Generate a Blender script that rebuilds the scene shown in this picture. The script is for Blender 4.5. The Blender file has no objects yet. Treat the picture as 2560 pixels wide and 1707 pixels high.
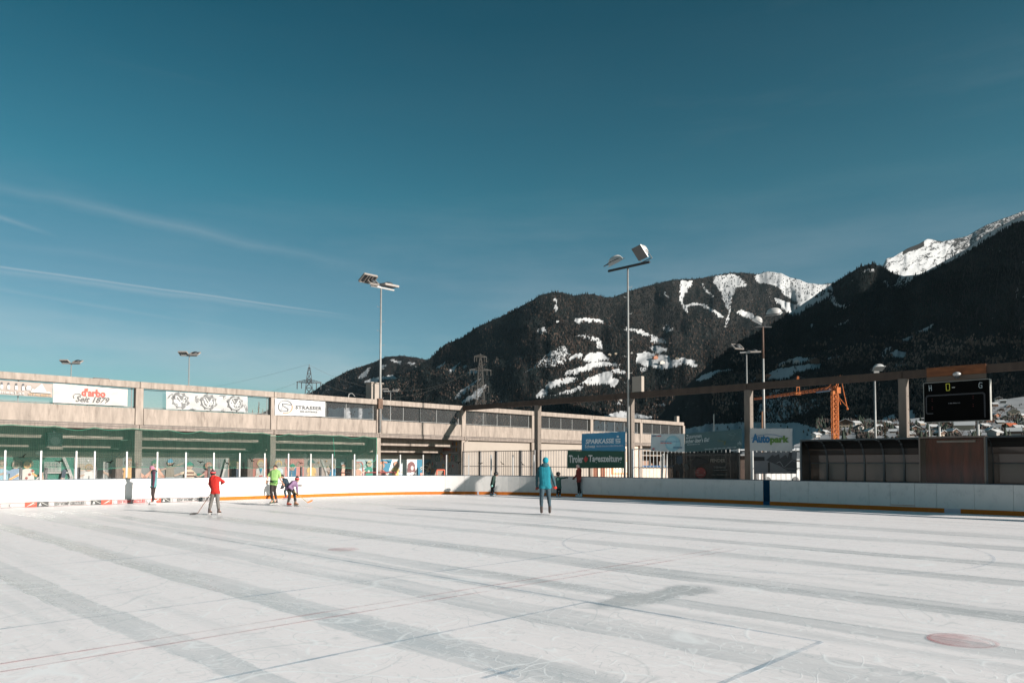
import bpy, math, random
import numpy as np
from mathutils import Vector, Matrix
random.seed(7); rng = np.random.default_rng(7)
R = math.radians
sc = bpy.context.scene
col = sc.collection
# ------------------------------------------------------------------ camera
F = 1858.0; W0 = 2560.0; H0 = 1707.0; CAMZ = 1.85
PITCH = R(2.27); ROLL = 0.0021
PPY = 1157.2 - F * math.tan(PITCH)
RC = Matrix.Rotation(math.pi / 2 + PITCH, 3, 'X') @ Matrix.Rotation(ROLL, 3, 'Z')
CAM = Vector((0, 0, CAMZ))
cd = bpy.data.cameras.new('camera'); cam = bpy.data.objects.new('camera', cd); col.objects.link(cam)
cam.matrix_world = Matrix.Translation(CAM) @ RC.to_4x4()
cd.sensor_width = 36; cd.lens = 36 * F / W0; cd.shift_y = (PPY - H0 / 2) / W0
cd.clip_start = 0.1; cd.clip_end = 60000
sc.camera = cam
# ------------------------------------------------------------------ light
SUN_DIR = Vector((0.857, -0.515, 0)).normalized()        # towards the sun, horizontally
EL = R(16.6)
sc.view_settings.view_transform = 'Standard'; sc.view_settings.look = 'None'
sc.view_settings.exposure = 0.85; sc.view_settings.gamma = 1
sc.view_settings.use_curve_mapping = False
sd = bpy.data.lights.new('sun', 'SUN'); sd.energy = 5.0; sd.angle = R(0.5); sd.color = (1.0, 0.93, 0.85)
so = bpy.data.objects.new('sun', sd); col.objects.link(so)
tosun = Vector((SUN_DIR.x * math.cos(EL), SUN_DIR.y * math.cos(EL), math.sin(EL)))
so.rotation_euler = tosun.to_track_quat('Z', 'Y').to_euler()

world = bpy.data.worlds.new('World'); sc.world = world; world.use_nodes = True
wn = world.node_tree.nodes; wl = world.node_tree.links
wn.clear()
def N(nodes, t, **kw):
    n = nodes.new(t)
    for k, v in kw.items():
        if k.startswith('i_'):
            key = k[2:]
            key = int(key) if key.isdigit() else key.replace('_', ' ')
            n.inputs[key].default_value = v
        else: setattr(n, k, v)
    return n
wo = N(wn, 'ShaderNodeOutputWorld'); bg = N(wn, 'ShaderNodeBackground'); bg.inputs[1].default_value = 0.082
sky = N(wn, 'ShaderNodeTexSky', sky_type='NISHITA', sun_disc=False)
sky.sun_elevation = EL; sky.sun_rotation = math.atan2(SUN_DIR.x, SUN_DIR.y)
sky.altitude = 550; sky.air_density = 1.0; sky.dust_density = 0.6; sky.ozone_density = 1.2
tint = N(wn, 'ShaderNodeMix', data_type='RGBA', blend_type='MULTIPLY'); tint.inputs[0].default_value = 1
SKY_TINT = (0.66, 1.10, 0.86, 1)
tint.inputs[7].default_value = SKY_TINT
wl.new(sky.outputs[0], tint.inputs[6])
tc = N(wn, 'ShaderNodeTexCoord')
def vmath(op, a, b=None, nodes=wn, links=wl):
    n = nodes.new('ShaderNodeVectorMath'); n.operation = op
    for i, s in enumerate((a, b)):
        if s is None: continue
        if isinstance(s, (tuple, list)): n.inputs[i].default_value = s
        else: links.new(s, n.inputs[i])
    return n.outputs['Value'] if op in ('DOT_PRODUCT', 'LENGTH') else n.outputs[0]
def mth(op, a, b=None, c=None, nodes=wn, links=wl, clamp=False):
    n = nodes.new('ShaderNodeMath'); n.operation = op; n.use_clamp = clamp
    for i, s in enumerate((a, b, c)):
        if s is None: continue
        if isinstance(s, (int, float)): n.inputs[i].default_value = s
        else: links.new(s, n.inputs[i])
    return n.outputs[0]
# graded deeper blue-green towards the zenith: density of the clear winter air
sep = N(wn, 'ShaderNodeSeparateXYZ'); wl.new(tc.outputs['Generated'], sep.inputs[0])
ramp = N(wn, 'ShaderNodeValToRGB'); wl.new(sep.outputs['Z'], ramp.inputs[0])
cr = ramp.color_ramp
SKY_STOPS = [(0.0, (0.64,0.50,0.66)), (0.147, (0.56,0.49,0.635)), (0.229, (0.45,0.455,0.575)), (0.333, (0.20,0.43,0.52)), (0.515, (0.035,0.285,0.365)), (1.0, (0.03,0.21,0.28))]
cr.elements[0].position = 0; cr.elements[1].position = 1
for p, c in SKY_STOPS[1:-1]: cr.elements.new(p)
for e, (p, c) in zip(cr.elements, SKY_STOPS): e.position = p; e.color = (*c, 1)
tint2 = N(wn, 'ShaderNodeMix', data_type='RGBA', blend_type='MULTIPLY'); tint2.inputs[0].default_value = 1
wl.new(tint.outputs[2], tint2.inputs[6]); wl.new(ramp.outputs[0], tint2.inputs[7])
# ------------------------------------------------------------------ projection helpers
def ray(px, py):
    d = RC @ Vector(((px - W0 / 2) / F, -(py - PPY) / F, -1))
    return d / d.y
def at(px, py, Y): return CAM + ray(px, py) * Y
def atz(px, py, z=0.0):
    d = ray(px, py); return CAM + d * ((z - CAMZ) / d.z)
UA = math.atan2(.7108, .7034)
SITE = Matrix.Translation((-3.32, 50.1, 0)) @ Matrix.Rotation(UA, 4, 'Z')
SINV = SITE.inverted()
SCAM = SINV @ CAM
def sray(px, py): return SINV.to_3x3() @ ray(px, py)
def hx(px, py, x):
    d = sray(px, py); return SCAM + d * ((x - SCAM.x) / d.x)
def hy(px, py, y):
    d = sray(px, py); return SCAM + d * ((y - SCAM.y) / d.y)
# cirrus and contrails: great-circle bands in the sky
def skydir(px, py): return ray(px, py).normalized()
total = None
def band(p0, p1, width, strength, soft=True, tail=0.1):
    """a contrail along the great circle through two sky directions"""
    global total
    a = skydir(*p0); b = skydir(*p1); n = a.cross(b).normalized()
    t = (b - a).normalized(); m = (a + b) / 2
    half = (b - a).length / 2
    d = vmath('DOT_PRODUCT', tc.outputs['Generated'], tuple(n))
    wob = N(wn, 'ShaderNodeTexNoise', i_Scale=14.0, i_Detail=3.0); wl.new(tc.outputs['Generated'], wob.inputs['Vector'])
    d = mth('ADD', d, mth('MULTIPLY', mth('SUBTRACT', wob.outputs[0], 0.5), width * 0.9))
    d = mth('ABSOLUTE', d)
    f = mth('SUBTRACT', 1.0, mth('DIVIDE', d, width), clamp=True)
    f = mth('POWER', f, 1.5)
    s = mth('ABSOLUTE', mth('SUBTRACT', vmath('DOT_PRODUCT', tc.outputs['Generated'], tuple(t)), float(m.dot(t))))
    e = mth('DIVIDE', mth('SUBTRACT', half, s), tail, clamp=True)
    front = mth('GREATER_THAN', sep.outputs['Y'], 0.0)
    f = mth('MULTIPLY', mth('MULTIPLY', f, e), front)
    f = mth('MULTIPLY', f, strength)
    total = f if total is None else mth('ADD', total, f)
band((-600, 583), (893, 791), .0020, .30, tail=.10)
band((-700, 581), (1000, 814), .006, .17, tail=.30)
band((-500, 356), (1050, 703), .012, .13, tail=.30)
band((-300, 442), (150, 595), .005, .16, tail=.05)
band((-600, 740), (1500, 1010), .045, .24, tail=.5)
band((-500, 640), (760, 850), .004, .12, tail=.3)
band((-400, 560), (700, 700), .009, .09, tail=.4)
cn = N(wn, 'ShaderNodeTexNoise', i_Scale=2.6, i_Detail=7.0, i_Roughness=.6)
cm = N(wn, 'ShaderNodeMapping'); cm.inputs['Scale'].default_value = (1.0, 1.0, 5.5); cm.inputs['Rotation'].default_value = (0, R(14), 0)
wl.new(tc.outputs['Generated'], cm.inputs[0]); wl.new(cm.outputs[0], cn.inputs['Vector'])
lowz = mth('SUBTRACT', 1.25, mth('MULTIPLY', sep.outputs['Z'], 3.6), clamp=True)
cir = mth('MULTIPLY', mth('SUBTRACT', cn.outputs[0], 0.45, clamp=True), mth('ADD', 0.03, mth('MULTIPLY', lowz, 1.0)))
cn3 = N(wn, 'ShaderNodeTexNoise', i_Scale=2.2, i_Detail=9.0, i_Roughness=.68); cm3 = N(wn, 'ShaderNodeMapping'); cm3.inputs['Scale'].default_value = (.7, 1.0, 7.0); cm3.inputs['Rotation'].default_value = (R(4), R(-24), 0)
wl.new(tc.outputs['Generated'], cm3.inputs[0]); wl.new(cm3.outputs[0], cn3.inputs['Vector'])
cir = mth('ADD', cir, mth('MULTIPLY', mth('SUBTRACT', cn3.outputs[0], 0.54, clamp=True), 0.17))
total = mth('ADD', total, cir, clamp=True)
cloudmix = N(wn, 'ShaderNodeMix', data_type='RGBA')
cloudmix.inputs[7].default_value = (4.4, 4.6, 4.8, 1)
wl.new(total, cloudmix.inputs[0]); wl.new(tint2.outputs[2], cloudmix.inputs[6])
wl.new(cloudmix.outputs[2], bg.inputs[0]); wl.new(bg.outputs[0], wo.inputs[0])

# ------------------------------------------------------------------ mesh helpers
class MB:
    def __init__(s): s.v = []; s.f = []; s.m = []
    def add(s, vs, fs, mi=0):
        o = len(s.v); s.v += [tuple(v) for v in vs]
        s.f += [tuple(i + o for i in f) for f in fs]; s.m += [mi] * len(fs); return s
    def box(s, x0, x1, y0, y1, z0, z1, mi=0):
        return s.add([(x0,y0,z0),(x1,y0,z0),(x1,y1,z0),(x0,y1,z0),(x0,y0,z1),(x1,y0,z1),(x1,y1,z1),(x0,y1,z1)],
            [(0,3,2,1),(4,5,6,7),(0,1,5,4),(1,2,6,5),(2,3,7,6),(3,0,4,7)], mi)
    def bbox(s, x0, x1, y0, y1, z0, z1, b=.01, mi=0):
        """box with chamfered edges"""
        vs = []; 
        for (z, i) in ((z0, b), (z0 + b, 0), (z1 - b, 0), (z1, b)):
            x = (x0 + i, x1 - i); y = (y0 + i, y1 - i)
            c = b if i == 0 else b * .6
            vs += [(x[0]+c,y[0],z),(x[1]-c,y[0],z),(x[1],y[0]+c,z),(x[1],y[1]-c,z),(x[1]-c,y[1],z),(x[0]+c,y[1],z),(x[0],y[1]-c,z),(x[0],y[0]+c,z)]
        fs = [tuple(range(7,-1,-1)), tuple(24+i for i in range(8))]
        for k in range(3):
            for i in range(8):
                j = (i+1) % 8; fs.append((k*8+i, k*8+j, k*8+8+j, k*8+8+i))
        return s.add(vs, fs, mi)
    def tube(s, p, q, r, n=8, r2=None, mi=0, caps=True):
        p = Vector(p); q = Vector(q); d = (q - p)
        if d.length < 1e-6: return s
        d.normalize(); a = d.orthogonal().normalized(); b = d.cross(a); r2 = r if r2 is None else r2
        vs = []
        for c, rr in ((p, r), (q, r2)):
            for i in range(n):
                t = 2 * math.pi * i / n; vs.append(c + (a * math.cos(t) + b * math.sin(t)) * rr)
        fs = [(i, (i+1) % n, n + (i+1) % n, n + i) for i in range(n)]
        if caps: fs += [tuple(range(n-1,-1,-1)), tuple(range(n, 2*n))]
        return s.add(vs, fs, mi)
    def path(s, pts, r, n=6, mi=0):
        for a, b in zip(pts[:-1], pts[1:]): s.tube(a, b, r, n, mi=mi)
        return s
    def prism(s, poly, axis, a0, a1, mi=0):
        """poly = 2D points, extruded along axis ('x','y','z') from a0 to a1"""
        n = len(poly)
        def P(u, w, a): return {'x': (a, u, w), 'y': (u, a, w), 'z': (u, w, a)}[axis]
        vs = [P(u, w, a0) for u, w in poly] + [P(u, w, a1) for u, w in poly]
        fs = [tuple(range(n-1,-1,-1)), tuple(range(n, 2*n))] + [(i, (i+1)%n, n+(i+1)%n, n+i) for i in range(n)]
        return s.add(vs, fs, mi)
    def sphere(s, c, r, nu=12, nv=8, sx=1, sy=1, sz=1, mi=0):
        vs = []; fs = []
        for j in range(1, nv):
            ph = math.pi * j / nv
            for i in range(nu):
                th = 2 * math.pi * i / nu
                vs.append((c[0]+r*sx*math.sin(ph)*math.cos(th), c[1]+r*sy*math.sin(ph)*math.sin(th), c[2]+r*sz*math.cos(ph)))
        vs.append((c[0], c[1], c[2]+r*sz)); vs.append((c[0], c[1], c[2]-r*sz)); T = len(vs)-2; B = T+1
        for j in range(nv-2):
            for i in range(nu):
                k = (i+1) % nu; fs.append((j*nu+i, j*nu+k, (j+1)*nu+k, (j+1)*nu+i)[::-1])
        for i in range(nu):
            k = (i+1) % nu; fs.append((T, i, k)); fs.append((B, (nv-2)*nu+k, (nv-2)*nu+i))
        return s.add(vs, fs, mi)
    def mesh(s, name, mats, smooth=False):
        me = bpy.data.meshes.new(name); me.from_pydata(s.v, [], s.f)
        for m in (mats if isinstance(mats, (list, tuple)) else [mats]): me.materials.append(m)
        me.polygons.foreach_set('material_index', s.m)
        if smooth: me.polygons.foreach_set('use_smooth', [True] * len(s.f))
        me.update(); return me
    def build(s, name, mats, parent=None, smooth=False, **kw):
        return link(name, s.mesh(name, mats, smooth), parent, **kw)
def link(name, me, parent=None, loc=None, mat=None, **kw):
    o = bpy.data.objects.new(name, me); col.objects.link(o)
    if parent is not None: o.parent = parent
    if mat is not None: o.matrix_world = mat
    if loc is not None: o.location = loc
    for k, v in kw.items(): o[k] = v
    return o
def thing(name, label, category, mat=None, group=None, loc=None, rotz=0):
    o = bpy.data.objects.new(name, None); col.objects.link(o); o.empty_display_size = .2
    o.matrix_world = mat if mat is not None else Matrix.Translation(loc or (0,0,0)) @ Matrix.Rotation(rotz, 4, 'Z')
    o['label'] = label; o['category'] = category
    if group: o['group'] = group
    return o
def tag(o, label, category, group=None):
    o['label'] = label; o['category'] = category
    if group: o['group'] = group
    return o
def siteat(x, y, z=0): return SITE @ Matrix.Translation((x, y, z))
def copy_tree(o, parent=None):
    c = o.copy(); col.objects.link(c)
    if parent is not None: c.parent = parent
    for ch in list(o.children): copy_tree(ch, c)
    return c
# ------------------------------------------------------------------ materials
MATS = {}
def mat(name, color, rough=.7, metal=0, var=.12, scale=3.0, bump=0.0, spec=.5, emit=None, stretch=None, dirt=None, dscale=1.0):
    if name in MATS: return MATS[name]
    m = bpy.data.materials.new(name); m.use_nodes = True; MATS[name] = m
    nt = m.node_tree; n = nt.nodes; l = nt.links
    b = n['Principled BSDF']; b.inputs['Roughness'].default_value = rough; b.inputs['Metallic'].default_value = metal
    b.inputs['Specular IOR Level'].default_value = spec
    tcn = n.new('ShaderNodeTexCoord'); mp = n.new('ShaderNodeMapping'); l.new(tcn.outputs['Object'], mp.inputs[0])
    if stretch: mp.inputs['Scale'].default_value = stretch
    no = n.new('ShaderNodeTexNoise'); no.inputs['Scale'].default_value = scale; no.inputs['Detail'].default_value = 6; l.new(mp.outputs[0], no.inputs['Vector'])
    rp = n.new('ShaderNodeMapRange'); rp.inputs[1].default_value = .3; rp.inputs[2].default_value = .7
    rp.inputs[3].default_value = 1 - var; rp.inputs[4].default_value = 1 + var; l.new(no.outputs[0], rp.inputs[0])
    mx = n.new('ShaderNodeVectorMath'); mx.operation = 'SCALE'; mx.inputs[0].default_value = color[:3]; l.new(rp.outputs[0], mx.inputs['Scale'])
    out = mx.outputs[0]
    if dirt:
        n2 = n.new('ShaderNodeTexNoise'); n2.inputs['Scale'].default_value = dscale; n2.inputs['Detail'].default_value = 8; n2.inputs['Roughness'].default_value = .7
        l.new(mp.outputs[0], n2.inputs['Vector'])
        r2 = n.new('ShaderNodeMapRange'); r2.inputs[1].default_value = .52; r2.inputs[2].default_value = .75; l.new(n2.outputs[0], r2.inputs[0])
        m2 = n.new('ShaderNodeMix'); m2.data_type = 'RGBA'; l.new(r2.outputs[0], m2.inputs[0]); l.new(out, m2.inputs[6]); m2.inputs[7].default_value = (*dirt, 1)
        out = m2.outputs[2]
    l.new(out, b.inputs['Base Color'])
    if bump:
        bp = n.new('ShaderNodeBump'); bp.inputs['Strength'].default_value = bump; bp.inputs['Distance'].default_value = .02
        l.new(no.outputs[0], bp.inputs['Height']); l.new(bp.outputs[0], b.inputs['Normal'])
    if emit: b.inputs['Emission Color'].default_value = (*emit[:3], 1); b.inputs['Emission Strength'].default_value = emit[3]
    return m
def mixmat(name, color, alpha, rough=.8, grid=None, gloss=0.0, trans=(1,1,1)):
    """partly see-through sheet (net, wire mesh, glazing): alpha is the covered share"""
    m = bpy.data.materials.new(name); m.use_nodes = True; MATS[name] = m
    nt = m.node_tree; n = nt.nodes; l = nt.links; n.clear()
    o = n.new('ShaderNodeOutputMaterial'); b = n.new('ShaderNodeBsdfPrincipled'); t = n.new('ShaderNodeBsdfTransparent'); mx = n.new('ShaderNodeMixShader')
    b.inputs['Base Color'].default_value = (*color, 1); b.inputs['Roughness'].default_value = rough
    t.inputs[0].default_value = (*trans, 1)
    mx.inputs[0].default_value = alpha
    if grid:
        tcn = n.new('ShaderNodeTexCoord'); sx = n.new('ShaderNodeSeparateXYZ'); l.new(tcn.outputs['Object'], sx.inputs[0])
        def lin(sock):
            a = mth('ABSOLUTE', mth('SUBTRACT', mth('FRACT', mth('DIVIDE', sock, grid[0], nodes=n, links=l), nodes=n, links=l), .5, nodes=n, links=l), nodes=n, links=l)
            return mth('LESS_THAN', a, grid[1] / grid[0] / 2, nodes=n, links=l)
        h = lin(mth('ADD', sx.outputs[0], sx.outputs[1], nodes=n, links=l)); v = lin(sx.outputs[2])
        g = mth('MAXIMUM', h, v, nodes=n, links=l)
        f = mth('MULTIPLY_ADD', g, 1 - alpha, alpha, nodes=n, links=l)
        l.new(f, mx.inputs[0])
    l.new(t.outputs[0], mx.inputs[1]); l.new(b.outputs[0], mx.inputs[2])
    last = mx.outputs[0]
    if gloss:
        g = n.new('ShaderNodeBsdfGlossy'); g.inputs['Roughness'].default_value = .05; m2 = n.new('ShaderNodeMixShader')
        fr = n.new('ShaderNodeFresnel'); fr.inputs[0].default_value = 1.45
        ff = mth('MULTIPLY', fr.outputs[0], gloss, nodes=n, links=l); l.new(ff, m2.inputs[0])
        l.new(last, m2.inputs[1]); l.new(g.outputs[0], m2.inputs[2]); last = m2.outputs[0]
    l.new(last, o.inputs[0]); return m
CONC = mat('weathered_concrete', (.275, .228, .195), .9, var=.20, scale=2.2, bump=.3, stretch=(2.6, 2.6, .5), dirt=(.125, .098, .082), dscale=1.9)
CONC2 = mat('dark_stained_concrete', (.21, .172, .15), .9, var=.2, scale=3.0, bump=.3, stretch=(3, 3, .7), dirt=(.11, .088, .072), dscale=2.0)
FRAMEC = mat('frame_concrete', (.165, .135, .115), .9, var=.2, scale=2.4, bump=.3, stretch=(2.2, 2.2, .6), dirt=(.14, .11, .09), dscale=1.2)
BEAMC = mat('brown_stained_beam', (.065, .044, .034), .9, var=.25, scale=2.0, bump=.3, stretch=(2, 2, .6), dirt=(.07, .05, .04), dscale=1.6)
CREAM = mat('cream_painted_wall', (.31, .265, .228), .85, var=.05, scale=1.2, dirt=(.26, .22, .19), dscale=.5)
GREYW = mat('grey_wall', (.42, .40, .37), .9, var=.08, scale=1.5)
WHITEB = mat('white_board_plastic', (.58, .565, .55), .6, spec=.3, var=.025, scale=2.0, dirt=(.44, .44, .435), dscale=3.0)
def scuffs(m, colr, thr, scale, amt):
    n = m.node_tree.nodes; l = m.node_tree.links; b = n['Principled BSDF']; src = b.inputs['Base Color'].links[0].from_socket
    t = n.new('ShaderNodeTexCoord'); no = n.new('ShaderNodeTexNoise'); no.inputs['Scale'].default_value = scale; no.inputs['Detail'].default_value = 3; no.inputs['Roughness'].default_value = .8; l.new(t.outputs['Object'], no.inputs['Vector'])
    n2 = n.new('ShaderNodeTexNoise'); n2.inputs['Scale'].default_value = .7; l.new(t.outputs['Object'], n2.inputs['Vector'])
    f = mth('MULTIPLY', mth('MULTIPLY', mth('SUBTRACT', no.outputs[0], thr, nodes=n, links=l), 14.0, nodes=n, links=l, clamp=True), mth('MULTIPLY', mth('SUBTRACT', n2.outputs[0], .38, nodes=n, links=l), 5*amt, nodes=n, links=l, clamp=True), nodes=n, links=l)
    x = n.new('ShaderNodeMix'); x.data_type = 'RGBA'; l.new(f, x.inputs[0]); l.new(src, x.inputs[6]); x.inputs[7].default_value = (*colr, 1); l.new(x.outputs[2], b.inputs['Base Color'])
scuffs(WHITEB, (.12,.12,.13), .66, 11.0, .7)
RAILB = mat('dark_blue_cap_rail', (.03, .06, .09), .5)
ORANGE = mat('orange_kick_strip', (.46, .135, .020), .85, spec=.15, var=.06, scale=4, dirt=(.46, .09, .012), dscale=5)
BLUES = mat('blue_line_panel', (.003, .028, .06), .85, spec=.1)
scuffs(CONC, (.07,.06,.052), .62, 9.0, .5); scuffs(FRAMEC, (.06,.05,.045), .60, 8.0, .6)
ALU = mat('light_aluminium', (.44, .435, .43), .45, metal=.1, var=.04)
STEEL = mat('galvanised_steel', (.27, .27, .265), .55, metal=.3, var=.1, scale=6)
DSTEEL = mat('dark_steel', (.05, .055, .06), .55, metal=.3)
BLACK = mat('black_paint', (.008, .008, .009), .5)
RUST = mat('rusty_brown_steel', (.20, .10, .055), .8, var=.3, scale=8)
WHITEP = mat('white_vinyl', (.42, .41, .40), .55, var=.03, scale=2)
GLASS = mixmat('rink_glass', (.20, .24, .24), .015, .4, gloss=.14)
NET = mixmat('green_safety_net', (.010, .055, .038), .24, .9, grid=(.075, .008))
NET2 = mixmat('green_net_hem', (.03, .17, .11), .75, .9)
WIRE = mixmat('wire_fence_mesh', (.22, .22, .22), .13, .6)
# ================================================================== ground and ice
SNOWM = mat('trodden_snow', (.82, .82, .83), .9, var=.08, scale=.05)
g = MB(); g.add([(-9000,-3000,-.06),(9000,-3000,-.06),(9000,16000,-.06),(-9000,16000,-.06)], [(0,1,2,3)])
go = g.build('snow_ground', SNOWM); go['kind'] = 'structure'
PAVE = mat('grey_asphalt', (.16, .155, .15), .95, var=.2, scale=.6)
pv = MB(); pv.box(-45, 40, -60, 6.5, -.05, -.02); po = pv.build('paved_ground', PAVE); po.matrix_world = SITE; po['kind'] = 'structure'

RX, RY, RR = -1.6, -1.85, 9.0                      # board planes and corner radius
def board_path():
    pts = [(-60.0, RY), (RX - RR, RY)]
    for i in range(1, 24):
        a = math.pi/2 * (1 - i/24); pts.append((RX - RR + RR*math.cos(a), RY - RR + RR*math.sin(a)))
    pts += [(RX, RY - RR), (RX, -75.0)]
    return pts
BP = board_path()
BL = [0.0]
for a, b in zip(BP[:-1], BP[1:]): BL.append(BL[-1] + math.dist(a, b))
def bpt(s, off=0.0):
    s = max(0, min(s, BL[-1] - 1e-6))
    for i in range(len(BL)-1):
        if s <= BL[i+1]: break
    t = (s - BL[i])/(BL[i+1]-BL[i]); a, b = BP[i], BP[i+1]
    x = a[0]+(b[0]-a[0])*t; y = a[1]+(b[1]-a[1])*t
    dx, dy = (b[0]-a[0]), (b[1]-a[1]); L = math.hypot(dx, dy); nx, ny = -dy/L, dx/L     # outwards, away from the ice
    return x + nx*off, y + ny*off
def s_of_px(px):
    """arc length on the board line seen at image column px"""
    lo, hi = 30.0, BL[-1]-25
    def f(s):
        x, y = bpt(s); P = SITE @ Vector((x, y, 1.0)); v = RC.transposed() @ (P - CAM); return W0/2 + F*v.x/(-v.z)
    for _ in range(50):
        m = (lo+hi)/2
        if f(m) < px: lo = m
        else: hi = m
    return (lo+hi)/2

ICE = bpy.data.materials.new('skated_ice'); ICE.use_nodes = True
n = ICE.node_tree.nodes; l = ICE.node_tree.links; b = n['Principled BSDF']
T = n.new('ShaderNodeTexCoord')
def M(op, a, b2=None, c=None, clamp=False): return mth(op, a, b2, c, nodes=n, links=l, clamp=clamp)
def noise(scale, detail=5, sc3=(1,1,1), rough=.55, rot=0, vec=None, dist=0):
    mp = n.new('ShaderNodeMapping'); mp.inputs['Scale'].default_value = sc3; mp.inputs['Rotation'].default_value = (0,0,rot)
    l.new(vec or T.outputs['Object'], mp.inputs[0])
    no = n.new('ShaderNodeTexNoise'); no.inputs['Scale'].default_value = scale; no.inputs['Detail'].default_value = detail; no.inputs['Roughness'].default_value = rough
    no.inputs['Distortion'].default_value = dist
    l.new(mp.outputs[0], no.inputs['Vector']); return no.outputs[0]
sx = n.new('ShaderNodeSeparateXYZ'); l.new(T.outputs['Object'], sx.inputs[0])
# resurfacer bands run parallel to the long boards: worn pale ice between smooth grey-blue lanes
wob = M('MULTIPLY', M('SUBTRACT', noise(.25, 4, (1, .35, 1)), .5), .8)
wob2 = M('MULTIPLY', M('SUBTRACT', noise(2.2, 7, (1, .14, 1), .75), .5), .55)
xx = M('ADD', M('ADD', sx.outputs[0], wob), wob2)
DARK = []
for pa, pb, k in [((691,1489),(691,1527),.95), ((109,1438),(109,1498),.85), ((599,1386),(599,1402),.8), ((1034,1465),(1034,1489),.75),
                  ((816,1381),(816,1399),.6), ((1443,1454),(1443,1481),.8), ((2205,1493),(2205,1516),.9), ((1879,1519),(1879,1552),.7),
                  ((1389,1650),(1389,1693),.75), ((1606,1557),(1606,1590),.7), ((1720,1425),(1720,1440),.8), ((1720,1372),(1720,1385),.6), ((1720,1340),(1720,1350),.8),
                  ((1720,1310),(1720,1320),.7),((1720,1288),(1720,1297),.7)]:
    a = SINV @ atz(*pa); c = SINV @ atz(*pb); DARK.append((min(a.x, c.x), max(a.x, c.x), k))
DARK.sort()
X0, X1 = -34.0, 0.0
acc = None
for a, c, k in DARK:
    w = (c - a)/2; mid = (a + c)/2
    f = M('SUBTRACT', 1.0, M('DIVIDE', M('ABSOLUTE', M('SUBTRACT', xx, mid)), w*.85), clamp=True)
    f = M('MULTIPLY', M('MULTIPLY', f, 7.0, clamp=True), k)
    acc = f if acc is None else M('MAXIMUM', acc, f)
n1 = noise(1.0, 6, (1.5, .07, 1), .6)                 # medium streaks
n2 = noise(1.0, 5, (7, .16, 1), .65)                 # fine streaks
n3 = noise(.55, 5, (1, .6, 1), .6)                  # soft patches
st = M('ADD', M('MULTIPLY', M('SUBTRACT', n1, .5), 1.5), M('MULTIPLY', M('SUBTRACT', n2, .5), .9))
pat = M('MULTIPLY_ADD', M('SUBTRACT', n3, .5), 1.6, .85, clamp=True)
dk = M('ADD', M('MULTIPLY', acc, pat), M('MULTIPLY', M('SUBTRACT', st, .02), 1.25), clamp=True)
def scr(scale, width, dist, rot, amp=1):
    """long curved blade marks: contour lines of a smooth noise field"""
    v = noise(scale, 1.5, (1, 1, 1), .4, rot=rot, dist=dist)
    k = M('FRACT', M('MULTIPLY', v, 9.0)); d = M('ABSOLUTE', M('SUBTRACT', k, .5))
    f = M('SUBTRACT', 1.0, M('DIVIDE', d, width), clamp=True)
    gate = M('GREATER_THAN', noise(1.3*scale, 4, rot=rot+1), .53)
    return M('MULTIPLY', M('MULTIPLY', f, gate), amp)
sc_l = M('MAXIMUM', M('MAXIMUM', scr(.45, .05, .6, .4), scr(.9, .07, 1.0, 1.9, .8)), M('MAXIMUM', scr(1.6, .09, .4, 5.2, .9), scr(.28, .03, .2, 3.3, 1.0)))
sc_d = M('MAXIMUM', M('MAXIMUM', scr(.7, .05, .9, 2.9), scr(1.5, .09, .6, 4.1, .7)), scr(.33, .03, .3, .9, .9))
sc_l = M('MAXIMUM', sc_l, M('MAXIMUM', scr(2.8, .10, .5, 2.2, .55), scr(.6, .035, 1.6, 5.6, .9)))
sc_d = M('MAXIMUM', sc_d, M('MAXIMUM', scr(2.3, .10, .8, .2, .6), scr(4.2, .14, .4, 1.1, .45)))
fine = noise(26, 6, (1, .35, 1), .8)
crumbs = M('GREATER_THAN', noise(30, 2, (1,1,1), .5), .735)
m1 = n.new('ShaderNodeMix'); m1.data_type = 'RGBA'; l.new(dk, m1.inputs[0])
m1.inputs[6].default_value = (.94, .885, .885, 1); m1.inputs[7].default_value = (.65, .655, .665, 1)
def ov(prev, fac, colr):
    m = n.new('ShaderNodeMix'); m.data_type = 'RGBA'; l.new(fac, m.inputs[0]); l.new(prev, m.inputs[6]); m.inputs[7].default_value = (*colr, 1); return m.outputs[2]
c = m1.outputs[2]
wa, wb_ = SINV @ atz(1490, 1520), SINV @ atz(1765, 1464)
wd = (wb_-wa); wL = wd.length; wd = wd/wL; wob3 = M('MULTIPLY', M('SUBTRACT', noise(1.6, 6, (1,1,1), .7), .5), .9)
px_ = M('SUBTRACT', sx.outputs[0], float((wa.x+wb_.x)/2)); py_ = M('SUBTRACT', sx.outputs[1], float((wa.y+wb_.y)/2))
al = M('ABSOLUTE', M('ADD', M('MULTIPLY', px_, float(wd.x)), M('MULTIPLY', py_, float(wd.y)))); ac = M('ABSOLUTE', M('ADD', M('ADD', M('MULTIPLY', px_, float(-wd.y)), M('MULTIPLY', py_, float(wd.x))), wob3))
smear = M('MULTIPLY', M('SUBTRACT', 1.0, M('DIVIDE', ac, .38), clamp=True), M('MULTIPLY', M('SUBTRACT', wL*.55, al), 1.5, clamp=True)); smear = M('MULTIPLY', smear, 2.2, clamp=True)
c = ov(c, M('MULTIPLY', smear, .75), (.50, .52, .53))
c = ov(c, M('MULTIPLY', M('SUBTRACT', fine, .5, clamp=True), 1.3), (.95, .93, .94))
c = ov(c, M('MULTIPLY', M('SUBTRACT', .47, fine, clamp=True), 1.1), (.62, .65, .67))
c = ov(c, M('MULTIPLY', sc_d, .42), (.45, .50, .51))
c = ov(c, M('MULTIPLY', sc_l, .75), (.97, .975, .98))
c = ov(c, M('MULTIPLY', crumbs, .7), (.97, .97, .98))
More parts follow.
